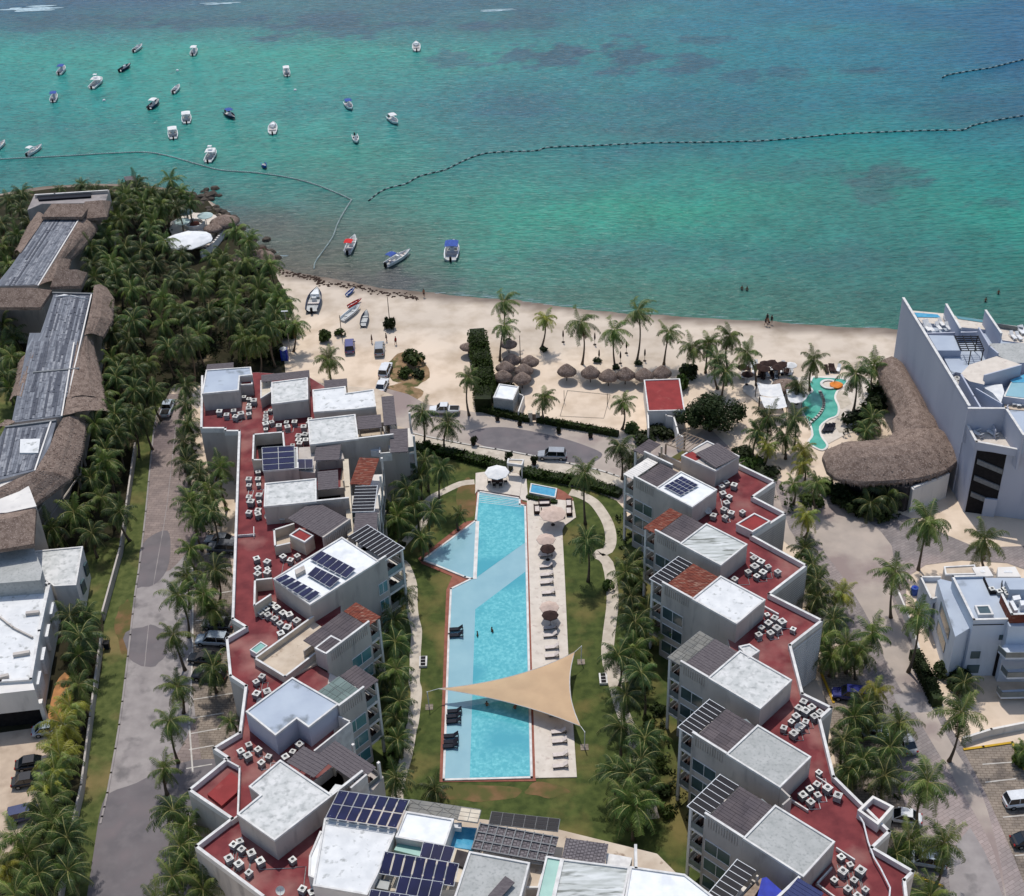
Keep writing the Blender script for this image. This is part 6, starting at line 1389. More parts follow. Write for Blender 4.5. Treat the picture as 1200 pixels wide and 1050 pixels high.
mb = MB(); r3 = random.Random(9)
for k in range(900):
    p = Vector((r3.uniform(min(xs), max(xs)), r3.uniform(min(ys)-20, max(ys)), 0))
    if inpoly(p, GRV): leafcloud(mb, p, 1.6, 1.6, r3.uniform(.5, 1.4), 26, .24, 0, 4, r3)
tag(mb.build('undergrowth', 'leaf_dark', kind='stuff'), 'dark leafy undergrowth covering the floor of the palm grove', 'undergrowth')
# --- big round tree and other shrubs
bt = thing('broadleaf_tree', 'large dark round-crowned tree beside the red-roofed beach house', 'tree', P(832, 505, 0))
mb = MB(); g = P(832, 505, 0)
for dx, dy, z, r_, n in ((0, 0, 1.8, 4.2, 3600), (-3.2, .5, 1.5, 2.8, 1700), (3.4, 1.2, 1.5, 2.9, 1700), (1, -1.6, 1.2, 2.9, 1700), (.5, 3, 2.2, 2.8, 1500)): leafcloud(mb, (g.x+dx, g.y+dy, z), r_, r_, r_*.95, n, .24, 0, 16)
mb.build('crown', 'leaf_dark', bt); mb = MB(); mb.tube([g, g+Vector((.1, 0, 2.6))], [.4, .28], 8)
for a in range(6): mb.tube([g+Vector((0, 0, 1.8)), g+Vector((math.cos(a)*1.6, math.sin(a)*1.6, 3.6)), g+Vector((math.cos(a)*2.8, math.sin(a)*2.8, 4.6))], [.2, .13, .05], 6)
mb.build('trunk', 'bark', bt)
for (u, v, r_, h, k, l) in ((768,508,2.6,1.8,'d','dark shrub filling the angle behind the beach house wall'),(752,516,2.2,1.5,'d','dark shrub beside the hedge end near the beach house'),(783,512,2,1.6,'d','dark shrub against the beach house yard wall'),(740,506,1.8,1.2,'g','green shrub at the near corner of the volleyball sand'),
    (806,440,2.2,2.6,'d','tall shrub at the seaward corner of the beach house'),(800,455,1.8,2.4,'g','green shrub beside the red roof of the beach house'),(883,548,2.2,1.6,'g','bright ground shrub behind the right block near the club'),(896,556,2.2,1.6,'d','dark ground shrub behind the top corner of the right block'),(870,536,1.8,1.6,'d','dark shrub at the roof corner of the right block'),
    (484,425,2.2,2.2,'g','green bush in the dry scrub beside the parked cars'),(475,440,1.5,1.6,'g','smaller green bush at the parked-car side of the scrub'),(492,441,1.5,1.3,'d','dark low bush at the near side of the scrub'),(381,399,1.8,1.8,'g','bushy plant with a red cover beside the violet van'),(456,386,1.2,2.6,'d','small round tree with a leafless pole beside the people on the sand'),
    (399,393,1.1,1.4,'g','small shrub at the foot of the pole behind the van'),(1005,598,2.6,2.6,'d','dark clump of plants under the near eave of the thatched restaurant'),(1028,603,2.6,2.4,'d','dark plants beside the restaurant entrance'),(985,585,2.4,2.2,'d','dark plants at the left end of the thatched restaurant'),(968,575,2.2,1.8,'g','green plants beyond the left end of the thatched roof'),
    (1006,498,2.8,2.4,'d','dark shrubbery inside the curve of the thatched roof'),(1026,480,2.6,2.6,'d','dark shrubbery against the upper arm of the thatched roof'),(1032,462,2.4,2.4,'g','green shrubbery near the seaward tip of the thatched roof'),(1120,800,2,1.8,'d','dark shrub at the street corner of the villa'),(1105,790,1.6,1.4,'d','shrub along the villa side wall'),
    (1194,890,1.6,1.4,'b','bright green bush behind the yellow kerb of the parking bays'),(950,590,2,1.4,'g','leafy patch beside the sandy street under the restaurant palms')):
    bush(u, v, r_, h, k, l)
for i, (u, v) in enumerate(((555,522),(502,527),(596,541),(626,545))): bush(u, v, .75, 1.3, 'dgdd'[i], 'potted shrub on the plaza kerb, %s from the left' % nth(i), 'potted shrubs on the plaza', 'potted_shrub', 'potted plant', True)
for i, (u, v) in enumerate(((583,493),(609,499),(655,508),(692,513))): bush(u, v, .4, .8, 'd', 'small dark pot plant in front of the clipped hedge, %s from the left' % nth(i), 'small pots in front of the hedge', 'potted_shrub', 'potted plant', True)
for i, (u, v) in enumerate(((636,411),(722,432),(748,427),(596,402),(700,424))): bush(u, v, .9, .8, 'd', 'low round planting at a beach palm foot, %s from the left' % nth(sorted([636,722,748,596,700]).index(u)), 'plantings at the beach palm feet')
for i, (u, v) in enumerate(((452,600),(458,604),(447,606),(462,610),(470,640),(455,712),(461,830),(468,850),(462,880),(455,900))): bush(u, v, .9, 1.1, 'dg'[i % 2], 'small garden shrub at the foot of the left block, %s from the plaza' % nth(i), 'shrubs at the foot of the left block')
for i, (u, v) in enumerate(((770,835),(760,850),(766,880),(772,900),(778,930),(780,955),(752,770),(748,690),(744,655),(712,690))): bush(u, v, 1.1, 1.3, 'dg'[i % 2], 'garden shrub at the foot of the right block, planting spot %s' % nth(i), 'shrubs at the foot of the right block')
hedge([P(u, v) for u, v in ((560,404),(562,420),(566,440),(569,462),(567,478))], 3.4, 3., 'leaf', 'tall broad hedge running down the sand to the white-roofed shed')
hedge([P(u, v) for u, v in ((562,481),(585,487),(600,490),(619,494))], 1., 1.1, 'leaf', 'clipped hedge along the plaza in front of the shed')
hedge([P(u, v) for u, v in ((632,495),(660,500),(690,505),(722,511))], 1., 1.1, 'leaf', 'clipped hedge along the plaza in front of the volleyball sand')
hedge([P(u, v) for u, v in ((480,527),(510,531),(540,537),(570,545),(594,551))], 1.9, 1.2, 'leaf', 'clipped hedge between the pavement and the pool garden, left of the kiosk')
hedge([P(u, v) for u, v in ((616,556),(640,561),(665,565),(690,570),(722,580))], 1.9, 1.1, 'leaf', 'clipped hedge between the pavement and the pool garden, right of the kiosk')
hedge([P(u, v) for u, v in ((619,584),(636,588),(651,590))], .7, .6, 'leaf_bright', 'bright planting strip beside the splash pool', 60, .12)
hedge([P(u, v) for u, v in ((1072,775),(1085,800),(1096,825))], 1.6, 1.8, 'leaf_dark', 'dark hedge strip between the villa wall and the street')
hedge([P(u, v) for u, v in ((570,450),(600,455),(608,462))], .7, .8, 'leaf', 'low hedge behind the white-roofed shed')
# --- air conditioners
CLU = [('z3','275,225 300,235 325,248 300,262 300,285 300,310 155,300 190,315 225,295 262,312 235,325','below the seaward corner penthouse of the left block'),
 ('z3','405,290 383,300 383,320 383,340 383,362 383,383 412,350 448,370 485,350 490,375 525,350 600,335 600,355 570,375','around the second penthouse of the left block'),
 ('z3','515,462 545,420 577,415 545,440 580,440 550,455','above the eight blue solar panels of the left block'),
 ('z3','300,632 345,630 300,660 345,595 348,655 300,718 350,712 350,740 310,745 345,785 300,795 345,805 465,825','along the walkway side of the middle penthouses, left block'),
 ('z8','325,135 375,150 330,180 375,178 330,208 375,200 450,125 485,140 517,120','above the solar-topped white penthouse of the left block'),
 ('z8','400,350 370,372 345,390 378,400 420,368 450,392 410,418 480,402 515,430 435,440 470,462 440,490','below the solar-topped white penthouse of the left block'),
 ('z8','350,690 322,715 325,775 375,765','below the beige terrace of the left block'),
 ('z2','435,195 390,232 430,260 487,222 545,260 505,295 640,265 680,232 720,195','above the stained L-shaped roof of the left block'),
 ('z2','385,735 350,755 395,780 450,805 325,835 380,865 500,850 435,910 680,838 735,1003 790,1020','near the lowest roof corner of the left block'),
 ('z5','652,258 688,272 630,275 635,310 665,325 652,355 640,385 675,402 728,396 590,415 645,420','beside the seaward penthouse of the right block'),
 ('z5','780,615 815,635 850,655 785,660 825,685 755,680 795,700 895,680 690,715','beside the streaked second penthouse of the right block'),
 ('z5','845,880 880,900 915,920 850,925 890,950 818,943 860,970 805,978 968,950','beside the white third penthouse of the right block'),
 ('z6','932,508 972,535 1012,557 908,538 942,556 985,580 895,578 872,602 942,604 918,630 835,635 883,665','beside the stained fourth penthouse of the right block'),
 ('z6','1008,852 998,912 962,935 1050,935 1002,965 928,968 1100,972 967,1000','beside the grey fifth penthouse of the right block'),
 ('z7','848,572 888,603 855,637 933,635 905,672 818,670 955,712 877,711 920,742','beside the nearest penthouse of the right block')]
first = [True]*3
for ci, (k, s, l) in enumerate(CLU):
    pts = sorted(GP(k, s, 10.45), key=lambda p: Q(p)[0])
    for i, p in enumerate(pts):
        j = rnd.choice((0, 0, 1, 2)); lab = 'condenser %s, %s from the left' % (l, nth(i)); rz = (0 if ci < 4 else R(45) if ci < 9 else R(40))+rnd.uniform(-.12, .12)
        if first[j]: o = AC[j]; first[j] = False; o.location = (p.x, p.y, 9.6); o.rotation_euler = (0, 0, rz); o['label'] = lab; o['group'] = 'rooftop condensers'
        else: dup(AC[j], (p.x, p.y, 9.6), rz+rnd.choice((0, 0, .3, -.25)), lab, 'rooftop condensers', rnd.uniform(.88, 1.1))
    mb = MB(); prev = None
    for i, p in enumerate(pts):
        q = flat(p, 9.66)+Vector((rnd.uniform(-.3, .3), -.55, 0))
        if prev is not None and (q-prev).length < 4.5: c_ = Vector((q.x, prev.y, 9.66)); mb.tube([prev, c_, q], .045, 4)
        prev = q
    mb.build('pipe_run', 'trim' if ci % 2 else 'ac_side', lb if ci < 9 else rb)
for i, (k, s, l) in enumerate((('z3','395,820','on the middle of the left block, left one of a pair'),('z3','435,812','on the middle of the left block, right one of a pair'),('z3','215,258','on the wall side of the seaward penthouse'),('z8','345,820','street side of the blue-grey L-shaped roof'),('z2','615,1020','at the bottom of the left block'),('z5','565,400','beside the seaward penthouse of the right block'),('z7','655,10','at the fifth penthouse of the right block'))):
    p = GP(k, s, 10.3)[0]
    if i == 0: o = DISH; o.location = (p.x, p.y, 9.6)
    else: o = dup(DISH, (p.x, p.y, 9.6), rnd.uniform(-.5, .5))
    o['label'] = 'white satellite dish '+l; o['group'] = 'satellite dishes'
# --- cars
car(647,537,173,'suv','silver','silver people carrier parked across the plaza beside the potted shrubs')
car(410,409,95,'suv','violet','violet van on the sand beside the bushy plants'); car(445,412,92,'suv','silver','silver off-road car on the sand, nearest the people')
car(452,437,80,'suv','white','white car on the sand, seaward of a pair at the scrub'); car(448,455,80,'car','white','white hatchback on the sand, nearer the apartment block of a pair')
car(521,484,176,'pickup','white','white pickup on the plaza under the dark palms'); car(197,482,88,'pickup','pale','white pickup parked in the grass verge at the sea end of the street')
car(258,636,172,'car','silver','silver car in the parking bays, seaward one under the palms'); car(262,646,172,'suv','grey','grey car behind the seaward parking bay palms')
car(256,735,172,'car','grey','dark grey car in the middle of the left parking bays'); car(250,754,172,'suv','pale','pale car in the left parking bays beside the black one'); car(240,775,172,'car','black','black car sticking out of the left parking bays')
car(246,795,172,'suv','black','black off-road vehicle under the dark palm, left parking bays')
car(59,858,10,'car','pale','pale car beside the orange path under the white house'); car(40,898,10,'car','black','black car under the yellowish palms, farther of two'); car(36,918,10,'car','black','black car under the yellowish palms, nearer of two'); car(33,958,15,'suv','navy','dark blue car beside the palms of the forecourt')
car(996,818,168,'suv','blue','deep blue car in the bays beside the zigzag roof'); car(1060,872,100,'car','silver','small grey car standing in the sandy street beside the palms'); car(1022,862,160,'car','pale','pale car half hidden under palms beside the sandy street')
car(1057,961,165,'car','white','white saloon beside the red corner of the right block'); car(1083,1012,165,'suv','pale','pale car under the palm at the bottom of the sandy street')
car(1198,942,5,'suv','white','white car in the right parking bays'); car(1206,988,5,'car','black','black car in the right parking bays')
# --- boats
BG = 'boats moored off the beach'
HB = ('open','hull','canvas_blue'); 
for u, v, a, k, l in ((162,58,35,('open','hull','x'),'open dark-decked motor boat, farthest of the left moorings'),(228,62,65,('bimini','hull','cloth_white'),'white boat with a white awning, right of the farthest moored boat'),(147,81,30,('open','navy_hull','x'),'low boat moored below the farthest one'),
 (73,84,50,('bimini','hull','canvas_blue'),'white boat with a small blue awning at its left, upper left mooring'),(114,99,42,('tower','hull','cloth_white'),'fishing boat with a raised tower among the left moorings'),(207,106,48,('open','hull','cloth'),'plain white open boat in the middle of the left moorings'),
 (64,116,70,('bimini','hull','canvas_blue'),'white boat with blue awning, lower of the two at far left'),(181,124,38,('bimini','navy_hull','cloth_white'),'dark-hulled boat with a flat white roof'),(270,137,-35,('bimini','navy_hull','canvas_blue'),'small dark boat with a blue awning pointing right'),
 (219,140,90,('wide','hull','cloth_white'),'stubby white boat seen end-on, upper of two'),(203,158,95,('wide','hull','boat_red_'),'stubby white boat seen end-on, lower of two'),(41,178,32,('panga','hull','cloth_white'),'long slim boat with a small white canopy near the left float line'),
 (248,184,60,('tower','hull','cloth_white'),'largest moored boat, blue-decked, touching the float line'),(336,86,100,('bimini','hull','cloth_white'),'white boat with white awning moored alone in the middle'),(320,152,85,('cabin','hull','x'),'white cabin boat moored above the float line'),
 (310,196,-60,('dinghy','boat_blue','x'),'tiny blue rowing boat at the float line'),(409,126,-55,('bimini','hull','canvas_blue'),'white boat with a blue awning, right of centre'),(461,143,-40,('bimini','hull','cloth_white'),'boat with a white awning, rightmost of the moorings'),
 (417,165,-75,('open','hull','x'),'small white open boat near the right float line'),(488,56,95,('cabin','hull','x'),'small boat moored alone far out near the dark reef'),(0,173,40,('panga','hull','cloth_white'),'boat cut off by the left picture edge')):
    boat(u, v, a, k if k[2] in M else (k[0], k[1], 'cloth_white'), l, BG).scale = (.8,)*3
boat(412,289,65,('panga','hull','boat_red'),'slim boat with a bright red awning just off the sand'); boat(467,305,30,('panga','hull','canvas_blue'),'long white boat with a small blue awning just off the sand'); boat(530,296,80,('wide','hull','canvas_blue'),'big blue-decked boat with twin motors just off the sand')
boat(369,355,75,('cabin','navy_hull','x'),'white and navy motor boat pulled up on the sand',None,0,.2)
boat(412,369,38,('dinghy','hull','x'),'long white upturned skiff on the sand','boats on the sand',0,.1).scale = (1.7, 1, .8); boat(428,376,75,('dinghy','navy_hull','x'),'dark skiff with white ends on the sand','boats on the sand',0,.1).scale = (1.45, 1, .8)
boat(416,357,28,('dinghy','boat_red','x'),'small red kayak on the sand','boats on the sand',0,.1).scale = (1, .5, .5); boat(411,344,40,('dinghy','boat_blue','x'),'small blue kayak on the sand','boats on the sand',0,.1).scale = (.85, .5, .5)
tag(BO[('dinghy','boat_blue','x')], None, None)
# --- float lines
def floats(pts, step, r, label, m0='float_dark', every=3, rr=.0):
    t = thing('float_line', label, 'float line', centroid(pts)); L_ = MB(); F_ = [MB(), MB()]
    sm = smoothline(pts, 6); L_.tube([flat(p, -.24) for p in sm], .06, 4); L_.build('rope', 'rope_float', t); d = 0; i = 0
    for a, b_ in zip(sm, sm[1:]):
        s_ = (b_-a).length
        while d < s_:
            p = a.lerp(b_, d/s_); e = (b_-a).normalized(); f_ = F_[i % 2]; f_.tube([flat(p-e*step*.34, -.18), flat(p+e*step*.34, -.18)], r, 6); d += step; i += 1
        d -= s_
    for f_, m in zip(F_, (m0, 'rope_float')): tag(f_.build('floats', m, t), kind='stuff')
PS = lambda s: [P(float(a.split(',')[0]), float(a.split(',')[1]), -.3) for a in s.split()]
floats(PS('-60,190 0,187 40,185 80,183 130,180 172,179 200,184 235,194 260,200 300,203 340,209 370,217 400,229 412,235'), .6, .16, 'pale boom of close-set floats curving past the moored boats to the beach, sea part', 'rope_float')
floats(PS('412,235 405,246 396,262 390,278 380,293 370,307 368,316'), .55, .15, 'pale boom of floats running from the bend down to the sand', 'rope_float')
floats(PS('433,235 443,227 455,221 475,216 492,207 520,200 533,194 550,186 570,180 600,178 628,177 645,173 700,171 760,168 830,167 900,165 980,158 1040,155 1100,153 1127,153 1142,147 1175,140 1200,136 1260,128'), 1.0, .17, 'long dark-and-white dashed float line crossing the sea to the right edge')
floats(PS('1105,91 1112,88 1140,83 1160,80 1180,75 1200,70 1230,62'), 1.0, .17, 'short dashed float line at the upper right edge')
for i, (u, v) in enumerate(((208,83),(346,106),(122,118))): 
    p = P(u, v, -.3); MB().lathe([(.1, -.3), (.45, 0), (.35, .3), (.05, .45)], 10, p).build('buoy', 'hull', smooth=True, label='small white mooring buoy, '+('between the left moored boats', 'below the lone middle boat', 'beside the tower boat')[i], category='buoy')
# --- palapas, loungers, parasols
for i, (u, v) in enumerate(((599.5,413),(620.5,415),(592,422),(613.5,425),(589,432.5),(611.5,435))): conical('palapa', 'grey thatched sunshade left of the volleyball sand, %s in the group of six' % nth(i), 'thatched sunshade', u, v+1, 1.75, 3.3, 1.8, 'thatch', 'thatched sunshades', jit=.05)
for i, (u, v) in enumerate(((664,425),(692,427),(713,431),(733,429),(755,430),(776,427))): conical('palapa', 'grey thatched sunshade in the row along the beach, %s from the left' % nth(i), 'thatched sunshade', u, v+1, 1.8, 3.5, 1.8, 'thatch', 'thatched sunshades', jit=.05)
t = conical('palapa', 'small brown thatched sunshade alone beyond the hedge on the sand', 'thatched sunshade', 548, 402, 1.5, 2.6, 1.8, 'thatch'); conical('palapa', 'small dark palapa between two beach palms', 'thatched sunshade', 596, 399, 1.6, 2.6, 1.8, 'thatch'); conical('palapa', 'brown thatched sunshade beside the white canopies of the club', 'thatched sunshade', 921, 446, 2.4, 3.3, 2.2, 'thatch')
for i, (u, v) in enumerate(((640,652),(640,665),(641,675),(641,684),(643,696),(645,737),(645,746),(647,760),(647,770),(652,838),(655,859),(656,870),(657,886),(657,899))): lounger(u, v, 4, 'brown' if i < 9 else 'white' if 0 else 'brown', 'sun lounger with pale cushion on the pool deck, %s from the plaza end' % nth(i), 'loungers on the pool deck')
for i, (u, v) in enumerate(((535,739),(535,746),(533,835),(532,841),(532,847),(529,864),(529,871),(528,876))): lounger(u, v, 2, 'dark', 'dark in-pool lounger on the shallow shelf, %s from the plaza end' % nth(i), 'dark loungers in the shallow water', .22)
parasol(640, 645, 1.45, 'cream parasol on the pool deck over the first loungers', 'umbrella_cream'); parasol(642, 656, 1.15, 'dark brown parasol on the pool deck beside the cream one', 'umbrella_brown'); parasol(645, 734, 1.2, 'dark brown parasol halfway along the pool deck', 'umbrella_brown'); parasol(644, 725, 1.4, 'cream parasol halfway along the pool deck', 'umbrella_cream')
parasol(648, 615, 2.1, 'large cream parasol over the dark sofas of the pool deck', 'umbrella_cream'); parasol(583, 566, 2.0, 'white octagonal parasol over the dining set at the head of the pool', 'cloth_white', z=.3)
def sofa(u, v, rz, label, w_=1.7, cu='cushion', z=.16):
    g = P(u, v, z); t = thing('sofa', label, 'sofa', g); Mz = Matrix.Translation(g) @ Matrix.Rotation(R(rz), 4, 'Z')
    MB().box(-w_/2, -.45, 0, w_/2, .45, .34, M=Mz).build('base', 'umbrella_brown', t); MB().box(-w_/2+.1, -.4, .35, w_/2-.1, .3, .48, M=Mz).build('cushion', cu, t); MB().box(-w_/2, .3, .34, w_/2, .45, .8, M=Mz).build('backrest', 'umbrella_brown', t)
    for sg in (-1, 1): MB().box(sg*w_/2-.08, -.45, .34, sg*w_/2+.08, .3, .62, M=Mz).build('armrest', 'umbrella_brown', t)
for a in ((638,591,0,'dark sofa with pale cushion on the pool deck, nearest the splash pool'),(629,599,90,'dark armchair side-on to the pool on the deck'),(641,600,180,'dark sofa facing the plaza on the pool deck'),(667,592,-90,'dark sofa beside the lawn under the planting'),(667,601,-90,'second dark sofa beside the lawn, nearer the steps'),(655,605,180,'dark sofa in the shade of the large cream parasol')): sofa(*a)
def dining(u, v, label):
    g = P(u, v, .3); t = thing('dining_table', label+' table under the white octagonal parasol', 'table', g, 'dining set at the pool head'); MB().box(g.x-.9, g.y-.5, .98, g.x+.9, g.y+.5, 1.04).build('tabletop', 'umbrella_brown', t)
    for a in (-.75, .75): MB().tube([(g.x+a, g.y, .3), (g.x+a, g.y, .98)], .05, 6).build('leg', 'umbrella_brown', t)
    for i, (dx, dy, rz) in enumerate(((-1.3, 0, 90), (1.3, 0, -90), (-.5, .9, 0), (.5, .9, 0), (-.5, -.9, 180), (.5, -.9, 180))):
        c_ = thing('dining_chair', 'dark chair of the dining set under the white octagonal parasol, '+('left end','right end','sea side, left','sea side, right','pool side, left','pool side, right')[i], 'chair', (g.x+dx, g.y+dy, .3), 'dining chairs at the pool head'); Mz = Matrix.Translation((g.x+dx, g.y+dy, .3)) @ Matrix.Rotation(R(rz), 4, 'Z')
        MB().box(-.25, -.25, .4, .25, .25, .48, M=Mz).build('seat', 'black', c_); MB().box(-.25, .2, .48, .25, .25, .95, M=Mz).build('backrest', 'black', c_)
        for x in (-.22, .18):
            for y in (-.22, .18): MB().box(x, y, 0, x+.04, y+.04, .4, M=Mz).build('leg', 'black', c_)
dining(583, 567, 'brown dining')
for i, (u, v, s_) in enumerate(((496,777,'beside the west garden path'),(707,797,'beside the east garden path'))):
    g = P(u, v, 0); t = thing('garden_sign', 'white frame with three dark panels lying '+s_, 'floor frame', g); q = [(-.9, -1.6), (.9, -1.6), (.9, 1.6), (-.9, 1.6)]
    MB().prism([g+Vector((x*.6, y*.6, 0)) for x, y in q], 0, .4).build('frame', 'trim', t)
    for k in (-.62, 0, .62): MB().prism([g+Vector((x*.35, y*.16+k, 0)) for x, y in q], .4, .43).build('panel', 'dark', t)
# club canopies and beach chairs
for i, (s, zt, l) in enumerate((('160,408 325,415 350,500 185,495', 3.0, 'farther white fabric canopy of the beach club'),('180,505 350,500 375,580 215,585', 3.0, 'nearer white fabric canopy of the beach club'))):
    q = GP('zc', s, zt); t = thing('fabric_canopy', l, 'canopy', centroid(q), 'white canopies of the club'); mb = MB(); n = 6; vs = [q[0].lerp(q[1], a/n).lerp(q[3].lerp(q[2], a/n), b_/n)+Vector((0, 0, -.35*math.sin(a/n*math.pi)*1+.05*math.sin(b_))) for b_ in range(n+1) for a in range(n+1)]
    mb.add(vs+[v-Vector((0, 0, .04)) for v in vs], [(b_*(n+1)+a, b_*(n+1)+a+1, (b_+1)*(n+1)+a+1, (b_+1)*(n+1)+a) for a in range(n) for b_ in range(n)]); mb.build('canvas', 'cloth_white', t)
    for p in q: MB().tube([flat(p, 0), p], .07, 6).build('post', 'bark', t)
q = smoothline(GP('zc', '365,420 430,425 500,470 520,500 480,545 400,550 375,500 365,430', 2.6), 2); t = thing('fabric_canopy', 'rounded white sail canopy beside the green pool', 'canopy', centroid(q), 'white canopies of the club'); MB().prism(q, 2.5, 2.6, bottom=True).build('canvas', 'cloth_white', t)
for p in q[::4]: MB().tube([flat(p, 0), flat(p, 2.5)], .06, 6).build('post', 'bark', t)
r4 = random.Random(3); kk = 0
for i, (x, y) in enumerate([(60+r4.uniform(0, 330), 310+r4.uniform(-20, 70)) for _ in range(22)]+[(680, 320), (700, 322), (735, 322), (650, 328), (380, 340), (400, 345)]):
    u, v = GR['zc'][0]+x/6, GR['zc'][1]+y/6; lounger(u, v, 80+r4.uniform(-15, 15), 'wood' if i % 3 else 'white', 'beach lounger of the club on the sand, %s from the left' % nth(i), 'club beach loungers', .08)
for i, (x, y) in enumerate(((110,330),(170,345),(215,325),(260,320),(300,350),(340,330),(395,335),(60,350),(90,400),(210,360))):
    u, v = GR['zc'][0]+x/6, GR['zc'][1]+y/6; parasol(u, v+4, 1.1, ('%s parasol of the club rows, %s along the beach' % ('white' if i in (0, 6) else 'dark', nth(i))), 'cloth_white' if i in (0, 6) else 'umbrella_brown', closed=False, z=.07, group='club parasols')
for i, (u, v) in enumerate(((702,418),(727,420),(755.5,417),(697,398),(660,395),(734,408))): parasol(u, v+6, .3, 'closed beach parasol on the sand beside the beach palms, number %s from the shed side' % nth(i), 'umbrella_brown', True, 0, 'closed beach parasols')
for i, (x, y) in enumerate(((640,745),(665,742),(690,740),(820,700),(840,715),(855,680),(870,690))):
    u, v = GR['zc'][0]+x/6, GR['zc'][1]+y/6; lounger(u, v, 60 if i < 3 else -35, 'white' if i > 2 else 'dark', 'lounger on the terrace of the green club pool, %s from the left' % nth(i), 'loungers round the green pool', .1)
g = GP('zc', '718,440', 0)[0]; mb = MB(); 
mb.lathe([(.2, .1), (1.1, .25), (1.1, .5), (.7, .6), (.1, .45)], 12, g, 0, .12); mb.build('inflatable_ring', 'orange_plastic', label='orange inflatable beside the round island of the green pool', category='inflatable')
# volleyball net and court
vb = thing('volleyball_court', 'roped sand volleyball court in front of the thatched sunshades', 'volleyball court', P(685, 475, 0)); q = GP('z7a', '660,630 860,650 830,760 625,750', .08)
MB().tube(q+[q[0]], .03, 4).build('boundary_rope', 'float_dark', vb)
for k in (0, 1): p = q[k].lerp(q[3-k] if k == 0 else q[2], .45); MB().tube([p, flat(p, 2.4)], .05, 6).build('post', 'bark', vb)
# beach pole, lamps, portable toilet
def pole(u, v, h, label, lamp=False):
    g = P(u, v, 0); t = thing('street_lamp' if lamp else 'pole', label, 'street lamp' if lamp else 'pole', g); MB().tube([g, flat(g, h)], [.09, .06], 6).build('shaft', 'plaster' if lamp else 'bark', t)
    if lamp: MB().box(g.x-.6, g.y-.12, h-.1, g.x+.6, g.y+.12, h+.05).build('lamp_head', 'white_metal', t)
pole(340, 412, 8.5, 'street lamp at the back of the beach beside the blue cabin', True); pole(401, 397, 5, 'thin leaning pole behind the violet van'); pole(457, 381, 6, 'thin bare pole rising from the small round tree'); pole(610, 427, 6, 'goal-like pole beside the sunshades')
g = P(334, 421, 0); t = thing('portable_toilet', 'blue portable toilet under the street lamp at the back of the beach', 'portable toilet', g); MB().box(g.x-.6, g.y-.6, 0, g.x+.6, g.y+.6, 2.2).build('cabin', 'blue_tarp', t); MB().lathe([(.85, 2.2), (.6, 2.4), (.1, 2.5)], 4, g).build('roof', 'cloth_white', t); MB().box(g.x-.35, g.y-.63, .1, g.x+.35, g.y-.6, 2.).build('door', 'canvas_blue', t)
g = P(322, 402, 0); t = thing('blue_tent', 'small blue tarpaulin shelter at the edge of the grove', 'shelter', g); MB().prism([g+Vector((x, y, 0)) for x, y in ((-1.2, -.8), (1.2, -1), (1.3, .8), (-1, 1))], 1.8, 1.95, bottom=True).build('cover', 'canvas_blue', t)
for x, y in ((-1, -.7), (1, -.8), (1.1, .7), (-.9, .8)): MB().tube([g+Vector((x, y, 0)), g+Vector((x, y, 1.8))], .05, 5).build('post', 'bark', t)
# roof-tarps beside the villa
for i, (u, v) in enumerate(((1071,696),(1079,697))): g = P(u, v, 0); t = thing('blue_tank', 'blue barrel in the villa yard, '+('left' if i == 0 else 'right')+' of two', 'barrel', g, 'blue barrels'); MB().lathe([(.5, 0), (.56, .4), (.56, .9), (.5, 1.2), (.1, 1.25)], 12, g).build('shell', 'canvas_blue', t); MB().lathe([(.2, 1.25), (.2, 1.33), (.02, 1.34)], 10, g).build('cap', 'blue_tarp', t)
# small litter of things on the street sides
g = P(126, 760, 0); t = thing('rubbish_bin', 'dark wheeled bin against the boundary wall of the white house', 'bin', g); MB().loft([[g+Vector((x*s_, y*s_, z)) for x, y in ((-.35, -.35), (.35, -.35), (.35, .35), (-.35, .35))] for s_, z in ((.85, .08), (1.1, 1.1))]).build('body', 'boat_dark', t); MB().box(g.x-.42, g.y-.42, 1.1, g.x+.42, g.y+.45, 1.2).build('lid', 'black', t)
# people
for a in ((436,402,200,'person in dark clothes standing on the sand beside the silver car','skin','swim_dark','swim_dark'),(453,400,20,'person in dark top standing next to the small round tree','skin','swim_dark'),(464,404,150,'person in red top among the group on the sand','skin','swim_red')): person(a[0], a[1], a[2], a[3], a[4], a[5], a[6] if len(a) > 6 else 'swim_dark')
for i, a in enumerate(((897,381,0,'walk'),(901,382,120,'bend'),(904,379,240,'stand'),(899,377,60,'stand'))): person(a[0], a[1], a[2], 'person in dark swimwear in the group at the waterline, '+('left one','crouching middle one','right one','farthest one')[i], 'skin', 'swim_dark' if i != 1 else None, pose=a[3])
for i, (u, v) in enumerate(((869,344),(875,345),(1169,349),(1154,358))): person(u, v, 80, 'swimmer standing waist-deep in the sea, '+('left of a pair','right of a pair','far right, alone','right, nearer the hotel')[i], z=-1.1)
for i, (u, v) in enumerate(((560,751),(577,746),(571,833),(604,836))): person(u, v, 40*i, 'swimmer in the pool, '+('beside the shallow shelf','middle of the water','left one in the sail shadow','right one in the sail shadow')[i], z=-.75)
for i, (u, v, h) in enumerate(((497,348,1.6),)): person(u, v, 100, 'person walking along the wet sand near the seaweed', 'skin', None, 'swim_dark', 0, 'walk')
for i in range(4):
    p = GP('z3', ('265,912','290,905','250,930','300,940')[i], 9.6)[0]
mb = MB(); MB().wallline(GP('z3', '240,912 330,905', 10.), .1, 9.62, 10.0).wallline(GP('z3', '325,870 325,915', 10.), .1, 9.62, 10.).build('pipe_run', 'trim', lb)
